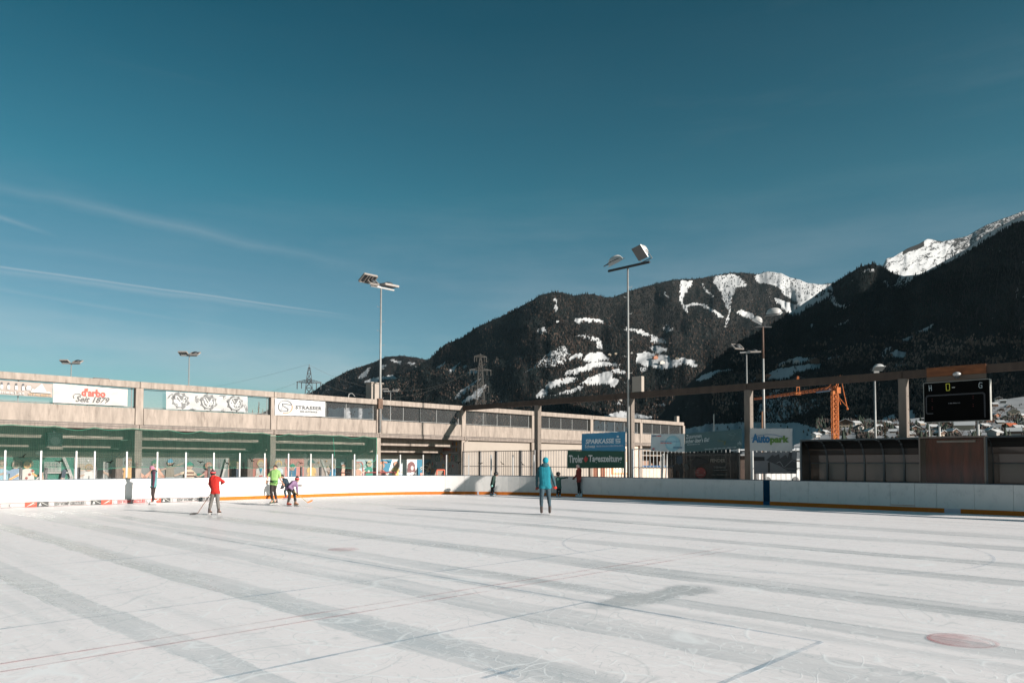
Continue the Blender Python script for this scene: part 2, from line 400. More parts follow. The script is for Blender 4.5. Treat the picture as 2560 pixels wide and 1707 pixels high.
l.new(c, b.inputs['Base Color'])
rr = M('MULTIPLY_ADD', M('MAXIMUM', dk, smear), -.26, .50); rr = M('ADD', rr, M('MULTIPLY', M('SUBTRACT', fine, .5), .25))
l.new(rr, b.inputs['Roughness']); b.inputs['Specular IOR Level'].default_value = .35; b.inputs['IOR'].default_value = 1.31
bp = n.new('ShaderNodeBump'); bp.inputs['Strength'].default_value = .12; bp.inputs['Distance'].default_value = .01
hh = M('ADD', M('ADD', fine, M('MULTIPLY', sc_l, .8)), M('MULTIPLY', n2, .5)); l.new(hh, bp.inputs['Height']); l.new(bp.outputs[0], b.inputs['Normal'])
poly = [(x, y) for x, y in (bpt(s, -.0) for s in [0] + [v for v in BL[1:-1]] + [BL[-1]])]
poly = [(-60, -75)] + [(-60, RY)] + poly[1:] 
ib = MB(); ib.add([(x, y, 0.0) for x, y in poly], [tuple(range(len(poly)))[::-1]])
ice = ib.build('ice', ICE); ice.matrix_world = SITE; ice['kind'] = 'structure'
# normals up
me = ice.data
if me.polygons[0].normal.z < 0: me.flip_normals()

def linemat(name, colr, al):
    m = bpy.data.materials.new(name); m.use_nodes = True; nn = m.node_tree.nodes; ll = m.node_tree.links
    bb = nn['Principled BSDF']; bb.inputs['Base Color'].default_value = (*colr, 1); bb.inputs['Roughness'].default_value = .45
    t = nn.new('ShaderNodeTexCoord'); a1 = nn.new('ShaderNodeTexNoise'); a1.inputs['Scale'].default_value = 1.1; a1.inputs['Detail'].default_value = 8; a1.inputs['Roughness'].default_value = .7
    ll.new(t.outputs['Object'], a1.inputs['Vector'])
    r = nn.new('ShaderNodeMapRange'); r.inputs[1].default_value = .38; r.inputs[2].default_value = .62; r.inputs[3].default_value = al*.18; r.inputs[4].default_value = al; ll.new(a1.outputs[0], r.inputs[0])
    ll.new(r.outputs[0], bb.inputs['Alpha']); return m
REDL = linemat('faded_red_ice_paint', (.55, .15, .16), .33); BLUEL = linemat('faded_blue_ice_paint', (.06, .24, .38), .36)
BLUEF = linemat('very_faded_blue_paint', (.10, .26, .42), .18)
def strip(name, m, p, q, w, z=.004):
    p = Vector(p[:2]); q = Vector(q[:2]); d = (q-p).normalized(); k = Vector((-d.y, d.x))*w/2; mb = MB()
    nn_ = max(2, int((q-p).length/2))
    for i in range(nn_):
        a = p + (q-p)*i/nn_; c2 = p + (q-p)*(i+1)/nn_
        mb.add([(*(a-k), z), (*(c2-k), z), (*(c2+k), z), (*(a+k), z)], [(0,1,2,3)])
    o = mb.build(name, m, ice); 
    if o.data.polygons[0].normal.z < 0: o.data.flip_normals()
    return o
def sg(px, py): return SINV @ atz(px, py)
a = sg(0, 1665); c2 = sg(0, 1683)
# double red centre line runs across the rink (constant y)
ya = sg(640, 1557).y; yb = sg(640, 1573).y
for yy in (ya, yb): strip('red_line', REDL, (-40, yy), (sg(1857,1375).x, yy), .045)
y1 = sg(1000, 1602).y; k1 = sg(1460, 1503); k2 = sg(2060, 1601); k3 = sg(1835, 1707)
strip('blue_line', BLUEL, (-40, y1), (k1.x, y1), .05)
strip('blue_line', BLUEL, (k1.x, y1), (k1.x, sg(2060,1601).y), .045)
strip('blue_line', BLUEL, (k1.x, k2.y), (-45, k2.y), .06)
for p in ((381,1522), (326,1394), (745,1360)):
    yy = sg(*p).y; strip('blue_line', BLUEL if p[0] == 381 else BLUEF, (-40, yy), (-20 if p[0]==381 else -14, yy), .05)
q = sg(940, 1414); strip('blue_line', BLUEL, (q.x, q.y+9), (q.x, q.y-7), .06)
# face-off circles
def ring(cx, cy, r, w, m, name, a0=0, a1=360):
    mb = MB(); n_ = 64
    for i in range(n_):
        t0 = R(a0+(a1-a0)*i/n_); t1 = R(a0+(a1-a0)*(i+1)/n_)
        mb.add([(cx+(r-w)*math.cos(t0), cy+(r-w)*math.sin(t0), .006), (cx+r*math.cos(t0), cy+r*math.sin(t0), .006), (cx+r*math.cos(t1), cy+r*math.sin(t1), .006), (cx+(r-w)*math.cos(t1), cy+(r-w)*math.sin(t1), .006)], [(0,1,2,3)])
    return mb.build(name, m, ice)
rc = sg(1900, 1362); ring(rc.x, rc.y, 4.5, .06, BLUEF, 'face_off_circle')
r2 = sg(2397, 1602); 
def spot(p, r):
    mb = MB(); mb.add([(p.x+r*(1+.05*math.sin(5*t))*math.cos(t), p.y+r*(1+.07*math.sin(3*t+1))*math.sin(t), .008) for t in [i*math.pi/18 for i in range(36)]], [tuple(range(36))])
    return mb.build('face_off_spot', REDL, ice)
spot(r2, .29); spot(sg(860, 1373), .33); ring(r2.x+.05, r2.y-.02, .33, .04, REDL, 'face_off_circle')
cc = sg(1255, 1683); strip('blue_cross', BLUEL, (cc.x-.22, cc.y), (cc.x+.22, cc.y), .05, .009); strip('blue_cross', BLUEL, (cc.x, cc.y-.2), (cc.x, cc.y+.2), .05, .012)
# fresh wet scrape
WET = mat('wet_scraped_ice', (.50, .56, .57), .3)

# ================================================================== boards
BH = 1.10
boards = thing('rink_boards', 'white rink boards with orange kick strip and blue rail curving round the ice', 'rink boards', SITE)
def curved(name, m, s0, s1, o0, o1, z0, z1, parent, step=.5, smooth=False, **kw):
    ns = max(1, int(math.ceil((s1-s0)/step))); mb = MB(); ring_ = []
    for i in range(ns+1):
        s = s0+(s1-s0)*i/ns; a = bpt(s, o0); c = bpt(s, o1)
        ring_ += [(a[0],a[1],z0),(c[0],c[1],z0),(c[0],c[1],z1),(a[0],a[1],z1)]
    fs = [(3,2,1,0), tuple(4*ns+i for i in range(4))]
    for i in range(ns):
        for k in range(4):
            j = (k+1) % 4; fs.append((4*i+k, 4*i+j, 4*i+4+j, 4*i+4+k))
    mb.add(ring_, fs); return mb.build(name, m, parent, smooth, **kw)
seam_px = [77, 874, 917, 967, 1014, 1064, 1113, 1161, 1210, 1255, 1299, 1346, 1397, 1450, 1504, 1550, 1600, 1652, 1706, 1763, 1822, 1886]
seam_px2 = [1951, 2021, 2095, 2172, 2225, 2286, 2341, 2435, 2533]
seams = [s_of_px(p) for p in seam_px]
s77, s874 = seams[0], seams[1]
left = list(np.linspace(s77, s874, 15)[1:-1]); far_left = [s77 - 2*i for i in range(12, 0, -1)]
st0, st1 = s_of_px(1907.8), s_of_px(1924)
far_right = [s_of_px(2533)+2*i for i in range(1, 7)]
edges = sorted(far_left + seams + left + [st0, st1] + [s_of_px(p) for p in seam_px2] + far_right)
gate0 = s_of_px(2225)
for a, c in zip(edges[:-1], edges[1:]):
    stripe = abs(a-st0) < 1e-3; gate = abs(a-gate0) < .01
    curved('board_panel', BLUES if stripe else WHITEB, a+.004, c-.004, 0, .07, .24 if gate else .17, BH, boards)
    if stripe:
        curved('kick_strip', mat('bright_blue_strip', (.004,.06,.14), .8, spec=.1), a, c, -.008, .07, 0, .17, boards); continue
    if gate: curved('gate_sill', WHITEB, a+.004, c-.004, 0, .07, .17, .22, boards); curved('kick_strip', ORANGE, a, c, -.008, .07, 0, .17, boards); curved('gate_gap', ORANGE, a+.01, c-.01, .02, .05, .222, .238, boards); continue
    mid = (a+c)/2
    curved('kick_strip', ORANGE, a+.002, c-.002, -.008, .07, 0, .17, boards)
curved('backing', GREYW, edges[0], edges[-1], .08, .14, 0, BH-.02, boards)
curved('cap_rail', RAILB, edges[0], edges[-1], -.01, .15, BH, BH+.03, boards)
for px in (1195.3, 2380):                          # bare gaps in the kick strip
    s = s_of_px(px); curved('kick_gap', mat('bare_kick_gap', (.42,.40,.45), .6), s-.05 if px < 1500 else s-.27, s+.05 if px < 1500 else s+.27, -.014, 0, .0, .172, boards)
# panel screws and scuffs read as small dark dots on the near boards
# glazing
gp = [12, 102, 190.5, 236.5, 317, 393.5, 465, 535, 600, 662.5, 722, 778, 832, 887, 943.5, 1001, 1058, 1116, 1171, 1227, 1281, 1333]
gs = [s_of_px(p) for p in gp]; gs = [gs[0]-2*i for i in (6,5,4,3,2,1)] + gs
GZ = 2.33
for i, s in enumerate(gs):
    x, y = bpt(s, .075); x2, y2 = bpt(s+.01, .075); ang = math.atan2(y2-y, x2-x)
    mb = MB(); mb.bbox(-.035, .035, -.03, .03, BH+.03, GZ, .006)
    o = mb.build('glass_post', ALU, boards); o.location = (x, y, 0); o.rotation_euler = (0, 0, ang)
for a, c in zip(gs[:-1], gs[1:]):
    curved('glass_pane', GLASS, a+.05, c-.05, .070, .080, BH+.04, GZ-.03, boards, step=1.0)
# bird-of-prey decals on the glass
BIRD = mat('black_decal', (.004,.004,.004), 1.0, spec=0)
def birdmesh():
    pts = [(-1,.28),(-.72,.34),(-.35,.16),(-.12,.10),(0,.16),(.10,.10),(.4,.22),(.75,.16),(1,.0),(.7,.03),(.35,.0),(.12,-.12),(.04,-.34),(-.10,-.30),(-.08,-.08),(-.4,.02),(-.7,.16)]
    mb = MB(); mb.prism([(x*.17, y*.22) for x, y in pts], 'y', 0, .003); return mb.mesh('decal', BIRD)
bm_ = birdmesh()
for px, py, rot in [(57,1141,.7),(147.5,1153.5,.1),(276,1155,.4),(431,1162,.55),(502,1155,0),(567,1157,-.6),(630,1151,-.5),(752,1157,-.2),(861,1158,.1),(918.5,1156,-.4),(972,1154,-.3),(1146,1156,.3),(1201,1158,.1),(1254.5,1158.5,-.5),(1305,1160,-.6)]:
    s = s_of_px(px); x, y = bpt(s, .062); x2, y2 = bpt(s+.01, .062); P = SITE @ Vector((x, y, 0))
    d = ray(px, py); z = CAMZ + d.z * P.y
    o = link('decal', bm_, boards); o.location = (x, y, z); o.rotation_euler = (0, -rot, math.atan2(y2-y, x2-x))
# ================================================================== text and banners
_TX = {}
def textgeo(s, bold=0.0, shear=0.0, spacing=1.0):
    k = (s, bold, shear, spacing)
    if k in _TX: return _TX[k]
    cu = bpy.data.curves.new('t', 'FONT'); cu.body = s; cu.size = 1; cu.offset = bold; cu.shear = shear; cu.space_character = spacing; cu.resolution_u = 2
    o = bpy.data.objects.new('t', cu); col.objects.link(o)
    dg = bpy.context.evaluated_depsgraph_get(); me = bpy.data.meshes.new_from_object(o.evaluated_get(dg))
    vs = np.array([v.co[:2] for v in me.vertices]) if len(me.vertices) else np.zeros((1, 2)); fs = [tuple(p.vertices) for p in me.polygons]
    bpy.data.objects.remove(o); bpy.data.curves.remove(cu); bpy.data.meshes.remove(me)
    mn = vs.min(0); mx = vs.max(0); vs = (vs-mn)/np.maximum(mx-mn, 1e-6); _TX[k] = (vs, fs); return _TX[k]
INK = {}
def ink(c, rough=.6):
    k = tuple(c)
    if k not in INK: INK[k] = mat('print_%d' % len(INK), c, rough, var=.04, scale=5)
    return INK[k]
class Sheet:
    """a hung sheet: four corners in site coordinates (TL,TR,BR,BL); prints are mapped on (s to the right, t up)"""
    def __init__(s, corners, normal, wr=.015, seed=0, cloth=True):
        s.c = [Vector(c) for c in corners]; s.n = Vector(normal); s.wr = wr; s.seed = seed; s.k = 0
    def p(s, u, t, off=0.0):
        tl, tr, br, bl = s.c
        a = bl.lerp(br, u); b_ = tl.lerp(tr, u); q = a.lerp(b_, t)
        sag = -.012*abs(math.sin(u*math.pi*7))*(1 if t > .5 else -1)*abs(t-.5)*2
        w = s.wr*(math.sin(u*19+s.seed*2+3*math.sin(t*4+s.seed))*.6 + math.sin(u*41-t*9+s.seed)*.3 + math.sin(t*12+u*6)*.35)
        q = q + s.n*(w+off); q.z += sag*min(1, s.wr*60); return q
    def base(s, name, m, parent=None, nu=60, nv=14, mat_=None, **kw):
        mb = MB(); vs = [s.p(i/nu, j/nv) for j in range(nv+1) for i in range(nu+1)]
        vs += [s.p(i/nu, j/nv, -.004) for j in range(nv+1) for i in range(nu+1)]
        q = (nu+1)*(nv+1); fs = []
        for j in range(nv):
            for i in range(nu):
                a = j*(nu+1)+i; fs.append((a, a+1, a+nu+2, a+nu+1)); fs.append((q+a, q+a+nu+1, q+a+nu+2, q+a+1))
        mb.add(vs, fs); o = mb.build(name, m, parent, True, **kw)
        if mat_ is not None: o.matrix_world = mat_
        s.obj = o; return o
    def off(s): s.k += 1; return .020 + .003*s.k
    def text(s, body, box, c, bold=0.0, shear=0.0, name='lettering', spacing=1.0, italic=0):
        vs, fs = textgeo(body, bold, shear, spacing); x0, y0, x1, y1 = box; o_ = s.off(); mb = MB()
        mb.add([s.p(x0+(x1-x0)*v[0], y0+(y1-y0)*v[1]+italic*v[0], o_) for v in vs], fs); return mb.build(name, ink(c), s.obj)
    def greek(s, body, box, c, **kw):
        """small print too blurred to read: a row of word-length strokes"""
        x0, y0, x1, y1 = box; n_ = len(body); pl = []; r_ = random.Random(n_); u = 0
        while u < n_:
            w = min(r_.choice((1, 2, 3)), n_-u); pl.append([(x0+(x1-x0)*u/n_, y0), (x0+(x1-x0)*(u+w-.35)/n_, y0), (x0+(x1-x0)*(u+w-.35)/n_, y0+(y1-y0)*r_.uniform(.6, 1)), (x0+(x1-x0)*u/n_, y1)]); u += w
        return s.polys(pl, c, 'small_print')
    def poly(s, pts, c, name='print', box=(0,0,1,1)):
        o_ = s.off(); x0, y0, x1, y1 = box; mb = MB()
        mb.add([s.p(x0+(x1-x0)*a, y0+(y1-y0)*b_, o_) for a, b_ in pts], [tuple(range(len(pts)))]); return mb.build(name, ink(c), s.obj)
    def polys(s, plist, c, name='print', box=(0,0,1,1)):
        o_ = s.off(); x0, y0, x1, y1 = box; mb = MB()
        for pts in plist: mb.add([s.p(x0+(x1-x0)*a, y0+(y1-y0)*b_, o_) for a, b_ in pts], [tuple(range(len(pts)))])
        return mb.build(name, ink(c), s.obj)
    def line(s, pts, w, c, name='print', asp=1.0):
        """stroke of width w (in t units); asp = width/height of the sheet"""
        o_ = s.off(); mb = MB()
        for (a0, b0), (a1, b1) in zip(pts[:-1], pts[1:]):
            dx = (a1-a0)*asp; dy = b1-b0; L = math.hypot(dx, dy) or 1; nx, ny = -dy/L*w/2/asp, dx/L*w/2; ex, ey = dx/L*w*.3/asp, dy/L*w*.3
            mb.add([s.p(a0-nx-ex, b0-ny-ey, o_), s.p(a1-nx+ex, b1-ny+ey, o_), s.p(a1+nx+ex, b1+ny+ey, o_), s.p(a0+nx-ex, b0+ny-ey, o_)], [(0,1,2,3)])
        return mb.build(name, ink(c), s.obj)
def circ(cx, cy, r, asp=1.0, n_=28, a0=0, a1=360): return [(cx+r/asp*math.cos(R(a0+(a1-a0)*i/n_)), cy+r*math.sin(R(a0+(a1-a0)*i/n_))) for i in range(n_ + (0 if a1-a0 == 360 else 1))]

# ================================================================== grandstand (left and continuing past the corner)
S = 6.88
gb = thing('grandstand', 'two-storey weathered concrete grandstand with open upper deck and painted murals below', 'grandstand', SITE)
ZT, ZB, ZP, ZPB, ZS = 5.69, 5.38, 4.42, 3.62, 3.38
KS = list(range(-7, 5))
for k in KS:
    if k > 4: break
    x0, x1 = k*S, (k+1)*S
    if k < 4:
        mb = MB(); mb.bbox(x0+.012, x1-.012, -.14, .16, ZB, ZT, .015); mb.build('roof_beam', CONC, gb)
        mb = MB(); mb.bbox(x0+.20, x1-.20, -.10, .05, ZPB+.004, ZP, .015); mb.build('parapet', CONC, gb)
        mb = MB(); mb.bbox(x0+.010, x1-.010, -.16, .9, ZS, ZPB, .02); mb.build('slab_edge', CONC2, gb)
        mb = MB(); mb.box(x0+.21, x1-.21, -.104, -.09, ZPB+.004, ZPB+.028); mb.build('joint_gap', BLACK, gb)
        mb = MB(); mb.path([(x0+.1+(x1-x0-.2)*i/8, -.175, ZS+.16+.02*math.sin(i*2.1+k)) for i in range(9)], .012, 4); mb.build('cable', BLACK, gb)
        # wire mesh panels with posts and rails behind the parapet line
        mb = MB(); mb.add([(x0+.2, .12, ZP+.05), (x1-.2, .12, ZP+.05), (x1-.2, .12, ZB-.05), (x0+.2, .12, ZB-.05)], [(0,1,2,3)]); mb.build('wire_mesh', WIRE, gb)
        mb = MB(); mb.tube((x0+.2,.12,ZP+.06), (x1-.2,.12,ZP+.06), .018); mb.tube((x0+.2,.12,ZB-.05), (x1-.2,.12,ZB-.05), .014)
        for i in range(9): mb.tube((x0+.35+i*.77, .06, ZP-.02), (x0+.35+i*.77, .10, ZP+.06), .014, 5)
        for q in (.22, 2.0, 3.35, 4.7, 6.6): mb.tube((x0+q, .14, ZP), (x0+q, .14, ZB), .02)
        mb.build('mesh_rail', STEEL, gb)
for k in range(-7, 5):
    x = k*S
    mb = MB(); mb.bbox(x-.175, x+.175, -.12, .20, ZPB+.003, ZB-.003, .015); mb.build('column', CONC, gb)
    mb = MB(); mb.bbox(x-.165, x+.165, -.08, .28, 0, ZS-.003, .015); mb.build('column', CONC, gb)
    if k <= 0 or k >= 3:
        # raker beam under the stepped seating, closed down to the ground at the back
        pr = [(.28, ZS-.004), (.96, ZS-.004), (.96, 2.92), (1.96, 2.92), (1.96, 2.51), (3.2, 2.51), (3.2, 0), (2.55, 0), (2.55, 2.05), (.28, 2.80)]
        if k == 0: pr = [(.28, ZS-.004), (.96, ZS-.004), (.96, 2.92), (1.96, 2.92), (1.96, 2.51), (3.2, 2.51), (3.2, 0), (.28, 0)]
        mb = MB(); mb.prism(pr, 'x', x-.16, x+.16); mb.build('raker_beam', CONC2 if k else GREYW, gb)
def steps(xa, xb, nm=''):
    mb = MB(); mb.box(xa, xb, .85, .95, 2.94, ZS+.2); mb.build('stair_riser', CONC, gb)
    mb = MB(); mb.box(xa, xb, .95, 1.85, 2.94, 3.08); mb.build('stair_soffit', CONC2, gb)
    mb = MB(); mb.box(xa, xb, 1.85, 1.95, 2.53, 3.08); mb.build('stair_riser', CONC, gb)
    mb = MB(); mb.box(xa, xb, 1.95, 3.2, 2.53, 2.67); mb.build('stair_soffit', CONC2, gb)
for k in list(range(-7, 0)) + [3]:
    steps(k*S+.165, (k+1)*S-.165)
    mb = MB(); mb.box(k*S+.02, (k+1)*S-.02, 3.2, 3.4, 0, 2.527); mb.build('back_wall', CREAM if k < 0 else mat('brown_render', (.25,.16,.12), .9), gb)
    mb = MB(); mb.box(k*S+.17, (k+1)*S-.17, 3.17, 3.2, 2.08, 2.12); mb.build('wall_ledge', CONC2, gb)
# upper deck floor
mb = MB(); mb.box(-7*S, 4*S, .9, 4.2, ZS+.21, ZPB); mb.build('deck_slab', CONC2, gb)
# closed cream ground-floor wall right of the corner
mb = MB(); mb.box(.17, 2*S-.1, .10, .3, 0, ZS-.004); mb.build('ground_wall', CREAM, gb)
RENDER = mat('pink_rendered_wall', (.60,.45,.36), .9, var=.15, scale=5)
BRICKR = mat('red_brown_timber', (.22, .085, .05), .8, var=.2, scale=6)
mb = MB(); mb.box(2*S-.1, 3*S-.17, .10, .3, 0, ZS-.004); mb.build('ground_wall', RENDER, gb)
for xw in (14.2, 15.2):
    mb = MB(); mb.box(xw, xw+.5, .05, .1, .0, 2.2); mb.build('timber_panel', BRICKR, gb)
mb = MB(); mb.box(16.6, 19.0, .04, .1, .95, 2.1); mb.build('window_frame', ink((.75,.35,.15)), gb)
mb = MB(); mb.box(16.8, 18.8, .02, .04, 1.05, 2.0); mb.build('window_pane', ink((.72,.62,.5)), gb)
mb = MB(); mb.box(3*S+.17, 4*S-.4, .6, .7, 1.5, 1.66); mb.build('blue_band', ink((.02,.07,.16)), gb)
mb = MB(); mb.box(3*S+.17, 4*S-.4, .9, 1.0, .0, 1.45); mb.build('rendered_wall', RENDER, gb)
# cream roof block and little roof fittings
mb = MB()
p = hy(936, 996, .5); mb.bbox(p.x-.36, p.x+.42, .3, .9, ZT+.0, ZT+1.02, .01); mb.bbox(p.x-.44, p.x+.50, .22, .98, ZT+1.02, ZT+1.08, .01); mb.build('roof_block', CREAM, gb)
mb = MB(); q = 27.0; mb.bbox(q-.5, q-.1, 0, .3, ZT, ZT+.55, .01); mb.build('roof_box', CREAM, gb)
mb = MB()
for pxx in (244, 262): c_ = hy(pxx, 945, .1); mb.box(c_.x-.16, c_.x+.16, .0, .3, ZT, ZT+.05)
mb.build('roof_fitting', BLACK, gb)
mb = MB(); c_ = hy(880, 990, .0); mb.path([(c_.x-.25,0,ZT),(c_.x-.2,0,ZT+.22),(c_.x,0,ZT+.27),(c_.x+.2,0,ZT+.1)], .02); mb.build('roof_hook', STEEL, gb)
mb = MB(); mb.path([(.25,-.17,3.55),(.28,-.19,3.35),(.0,-.12,3.2),(.0,-.12,0.3)], .03, 6); mb.build('drain_pipe', CREAM, gb)
# painted lettering board on the shaded side wall
PB = Sheet([(-.175, 3.15, 2.5), (-.175, .30, 2.5), (-.175, .30, .2), (-.175, 3.15, .2)], (-1, 0, 0), 0)
PB.base('painted_panel', ink((.20,.20,.20)), gb)
PB.text('GS', (.16,.76,.36,.99), (.02,.10,.08)); PB.text('P', (.38,.76,.46,1.0), (.5,.2,.03)); PB.text('op-', (.46,.72,.66,.96), (.25,.03,.03), bold=.02)
PB.text('S', (.67,.74,.76,1.0), (.5,.22,.03), bold=.03); PB.text('o', (.765,.76,.83,.94), (.03,.08,.10), bold=.02); PB.text('n', (.835,.76,.89,.94), (.25,.03,.05), bold=.02); PB.text('gs', (.895,.74,.985,.94), (.02,.12,.08), bold=.02)
rr_ = random.Random(3)
for i in range(70):
    u = rr_.random()*.93; t = rr_.random()*.66; w = .02+rr_.random()*.05; h = .03+rr_.random()*.09
    cc_ = rr_.choice([(.25,.05,.05),(.05,.10,.12),(.35,.18,.05),(.32,.32,.30),(.06,.12,.10),(.12,.12,.13)])
    PB.poly([(u,t),(u+w,t+.01),(u+w*.9,t+h),(u+.004,t+h*.9)], cc_)
PC = Sheet([(-.176, 2.0, 2.93), (-.176, .95, 2.93), (-.176, .95, 2.55), (-.176, 2.0, 2.55)], (-1,0,0), 0); PC.base('painted_panel', ink((.24,.22,.20)), gb)
PC.text('gölden', (.05,.2,.95,.85), (.30,.06,.03), bold=.02)
PD = Sheet([(-.177, .93, 3.33), (-.177, .30, 3.33), (-.177, .30, 2.55), (-.177, .93, 2.55)], (-1,0,0), 0); PD.base('painted_panel', ink((.21,.20,.20)), gb)
for i, (tt, cc_) in enumerate([('A', (.3,.04,.03)), ('K', (.04,.10,.10)), ('l', (.4,.2,.04)), ('H', (.25,.08,.03)), ('P', (.03,.10,.08)), ('l', (.25,.12,.03))]):
    PD.text(tt, (.08+.32*(i % 3), .55-.5*(i//3)+.05, .30+.32*(i % 3), .93-.5*(i//3)), cc_)

# ------------------------------------------------------------------ murals: painted children on the back wall
SKIN=(.40,.29,.22); PALE=(.42,.36,.30); GRN=(.0,.15,.10); GREY=(.17,.19,.185); PINK=(.32,.14,.12); BLU=(.01,.14,.23); SKY=(.30,.38,.40); NAVY=(.025,.05,.08); WHT=(.42,.42,.40)
MY = 3.165
class Mural(Sheet):
    pass
def mural(xa, xb, c, z0=.3, z1=2.08):
    s = Sheet([(xa, MY, z1), (xb, MY, z1), (xb, MY, z0), (xa, MY, z0)], (0,-1,0), 0); s.base('mural_panel', ink(c), gb); s.w = xb-xa; s.h = z1-z0; s.x0 = xa; s.z0 = z0; return s
def P2(s, pts): return [((x-s.x0)/s.w, (z-s.z0)/s.h) for x, z in pts]
def mcirc(s, x, z, r, c, rx=1.0, name='mural_shape'): s.poly(P2(s, [(x+r*rx*math.cos(i*math.pi/12), z+r*math.sin(i*math.pi/12)) for i in range(24)]), c, name)
def limb(s, pts, w, c): s.line([((x-s.x0)/s.w, (z-s.z0)/s.h) for x, z in pts], w/s.h, c, 'mural_shape', s.w/s.h)
def kid(s, x, z=1.72, shirt=GRN, hair=(.30,.16,.05), skin=SKIN, arms=((-.55,1.35),(.55,1.35)), hat=None, legs=NAVY, sc_=1.0, look=0, stripes=None, facing=0):
    r = .17*sc_
    s.poly(P2(s, [(x-.30*sc_, z-.95*sc_), (x+.30*sc_, z-.95*sc_), (x+.24*sc_, z-.25*sc_), (x+.10*sc_, z-.17*sc_), (x-.10*sc_, z-.17*sc_), (x-.24*sc_, z-.25*sc_)]), shirt, 'mural_figure')
    for sd_, (ax, az) in zip((-1, 1), arms):
        limb(s, [(x+sd_*.20*sc_, z-.32*sc_), (x+ax*.55, (z-.32*sc_+az)/2+.02)], .13*sc_, shirt); limb(s, [(x+ax*.55, (z-.32*sc_+az)/2+.02), (x+ax, az)], .09*sc_, skin)
    s.poly(P2(s, [(x-.28*sc_, z-.93*sc_), (x+.28*sc_, z-.93*sc_), (x+.30*sc_, z-1.4*sc_), (x-.30*sc_, z-1.4*sc_)]), legs, 'mural_figure')
    if hair: mcirc(s, x-.03*facing, z+.05*sc_, r*1.18, hair)
    mcirc(s, x+.03*facing, z-.01*sc_, r, skin, .9)
    if hat: s.poly(P2(s, [(x-r*1.05, z+.04), (x+r*(1.05+.5*max(facing,0)), z+.04), (x+r*.95, z+.16), (x+.03, z+.25), (x-r*.9, z+.17)]), hat, 'mural_figure')
    for e in (-1, 1): mcirc(s, x+.06*e*sc_+.03*facing, z+.01, .02*sc_, (.03,.03,.03))
    limb(s, [(x-.05, z-.09*sc_), (x+.05, z-.09*sc_)], .02, (.35,.06,.05))
    if stripes:
        for i in range(4): s.poly(P2(s, [(x-.26*sc_, z-.9*sc_+i*.17), (x+.26*sc_, z-.9*sc_+i*.17), (x+.25*sc_, z-.83*sc_+i*.17), (x-.25*sc_, z-.83*sc_+i*.17)]), stripes, 'mural_figure')
def mx_(px): return hy(px, 1165, MY).x
xs = [mx_(p) for p in (-60, 150, 258, 350, 545, 640, 735, 820, 870, 932)]
m1_ = mural(-7*S+.2, mx_(185), GRN)
kid(m1_, mx_(-20), shirt=(.45,.1,.06), arms=((-.5,1.6),(.5,1.4))); kid(m1_, mx_(4), shirt=(.25,.42,.5), hair=(.1,.08,.06), legs=(.55,.55,.55)); kid(m1_, mx_(40), shirt=(.20,.30,.42), hair=(.16,.20,.16), arms=((-.75,1.25),(.2,1.2)), legs=(.3,.42,.5), facing=-1)
kid(m1_, mx_(68), shirt=(.62,.60,.55), hair=(.09,.10,.05), skin=(.70,.36,.12), arms=((-.7,1.05),(.35,1.2)), legs=(.45,.15,.1), facing=-1)
for i in range(3): mcirc(m1_, mx_(65)+.12*i, 1.1+.17*i, .06, (.30,.07,.05))
gx0, gx1 = mx_(86), mx_(170)
limb(m1_, [(gx0, .95), (gx0+.35, 1.35), (gx1, 1.35)], .07, WHT); limb(m1_, [(gx0-.1, .93), (gx1, .93)], .07, WHT); limb(m1_, [(mx_(157), 2.05), (mx_(170), 1.5), (mx_(178), 1.1), (mx_(162), .6)], .13, WHT)
nx0, nx1 = mx_(109), mx_(149)
for i in range(13): limb(m1_, [(nx0+(nx1-nx0)*i/12, 1.40), (nx0+(nx1-nx0)*i/12, 1.85)], .025, WHT)
for i in range(7): limb(m1_, [(nx0, 1.40+i*.075), (nx1, 1.40+i*.075)], .02, WHT)
limb(m1_, [(mx_(100), 1.3), (mx_(112), .4)], .16, SKIN); limb(m1_, [(mx_(158), 1.35), (mx_(146), .5)], .15, SKIN); limb(m1_, [(mx_(158), 1.45), (mx_(155), 1.15)], .17, NAVY)
m2_ = mural(mx_(185)+.005, mx_(262), (.42,.40,.38))
limb(m2_, [(mx_(178)+.3,1.7), (mx_(205),1.7), (mx_(205),1.35), (mx_(178)+.3,1.35)], .05, WHT); mcirc(m2_, mx_(203), 1.6, .19, (.45,.36,.28)); kid(m2_, mx_(222), 1.55, shirt=(.60,.60,.58), hair=(.45,.30,.15), arms=((-.4,1.15),(.4,1.3)), sc_=.9, legs=(.45,.48,.42)); m2_.text('8', P2(m2_, [(mx_(220), .92)])[0] + P2(m2_, [(mx_(224), 1.18)])[0], (.1,.1,.1)); limb(m2_, [(mx_(240),.8),(mx_(256),.8)], .05, (.3,.3,.3)); mcirc(m2_, mx_(219), 1.94, .045, (.8,.8,.8))
m3_ = mural(mx_(262)+.005, mx_(345), GREY)
kid(m3_, mx_(288), 1.5, shirt=SKIN, hair=(.10,.16,.20), hat=(.10,.20,.26), sc_=1.15, legs=(.55,.30,.2)); kid(m3_, mx_(322), 1.8, shirt=(.60,.35,.14), hair=(.30,.12,.06), arms=((-.6,1.55),(.3,1.3)), legs=(.55,.2,.1))
limb(m3_, [(mx_(300),.5),(mx_(312),.9)], .1, (.5,.5,.5))
m4_ = mural(mx_(345)+.005, mx_(570), GREY)
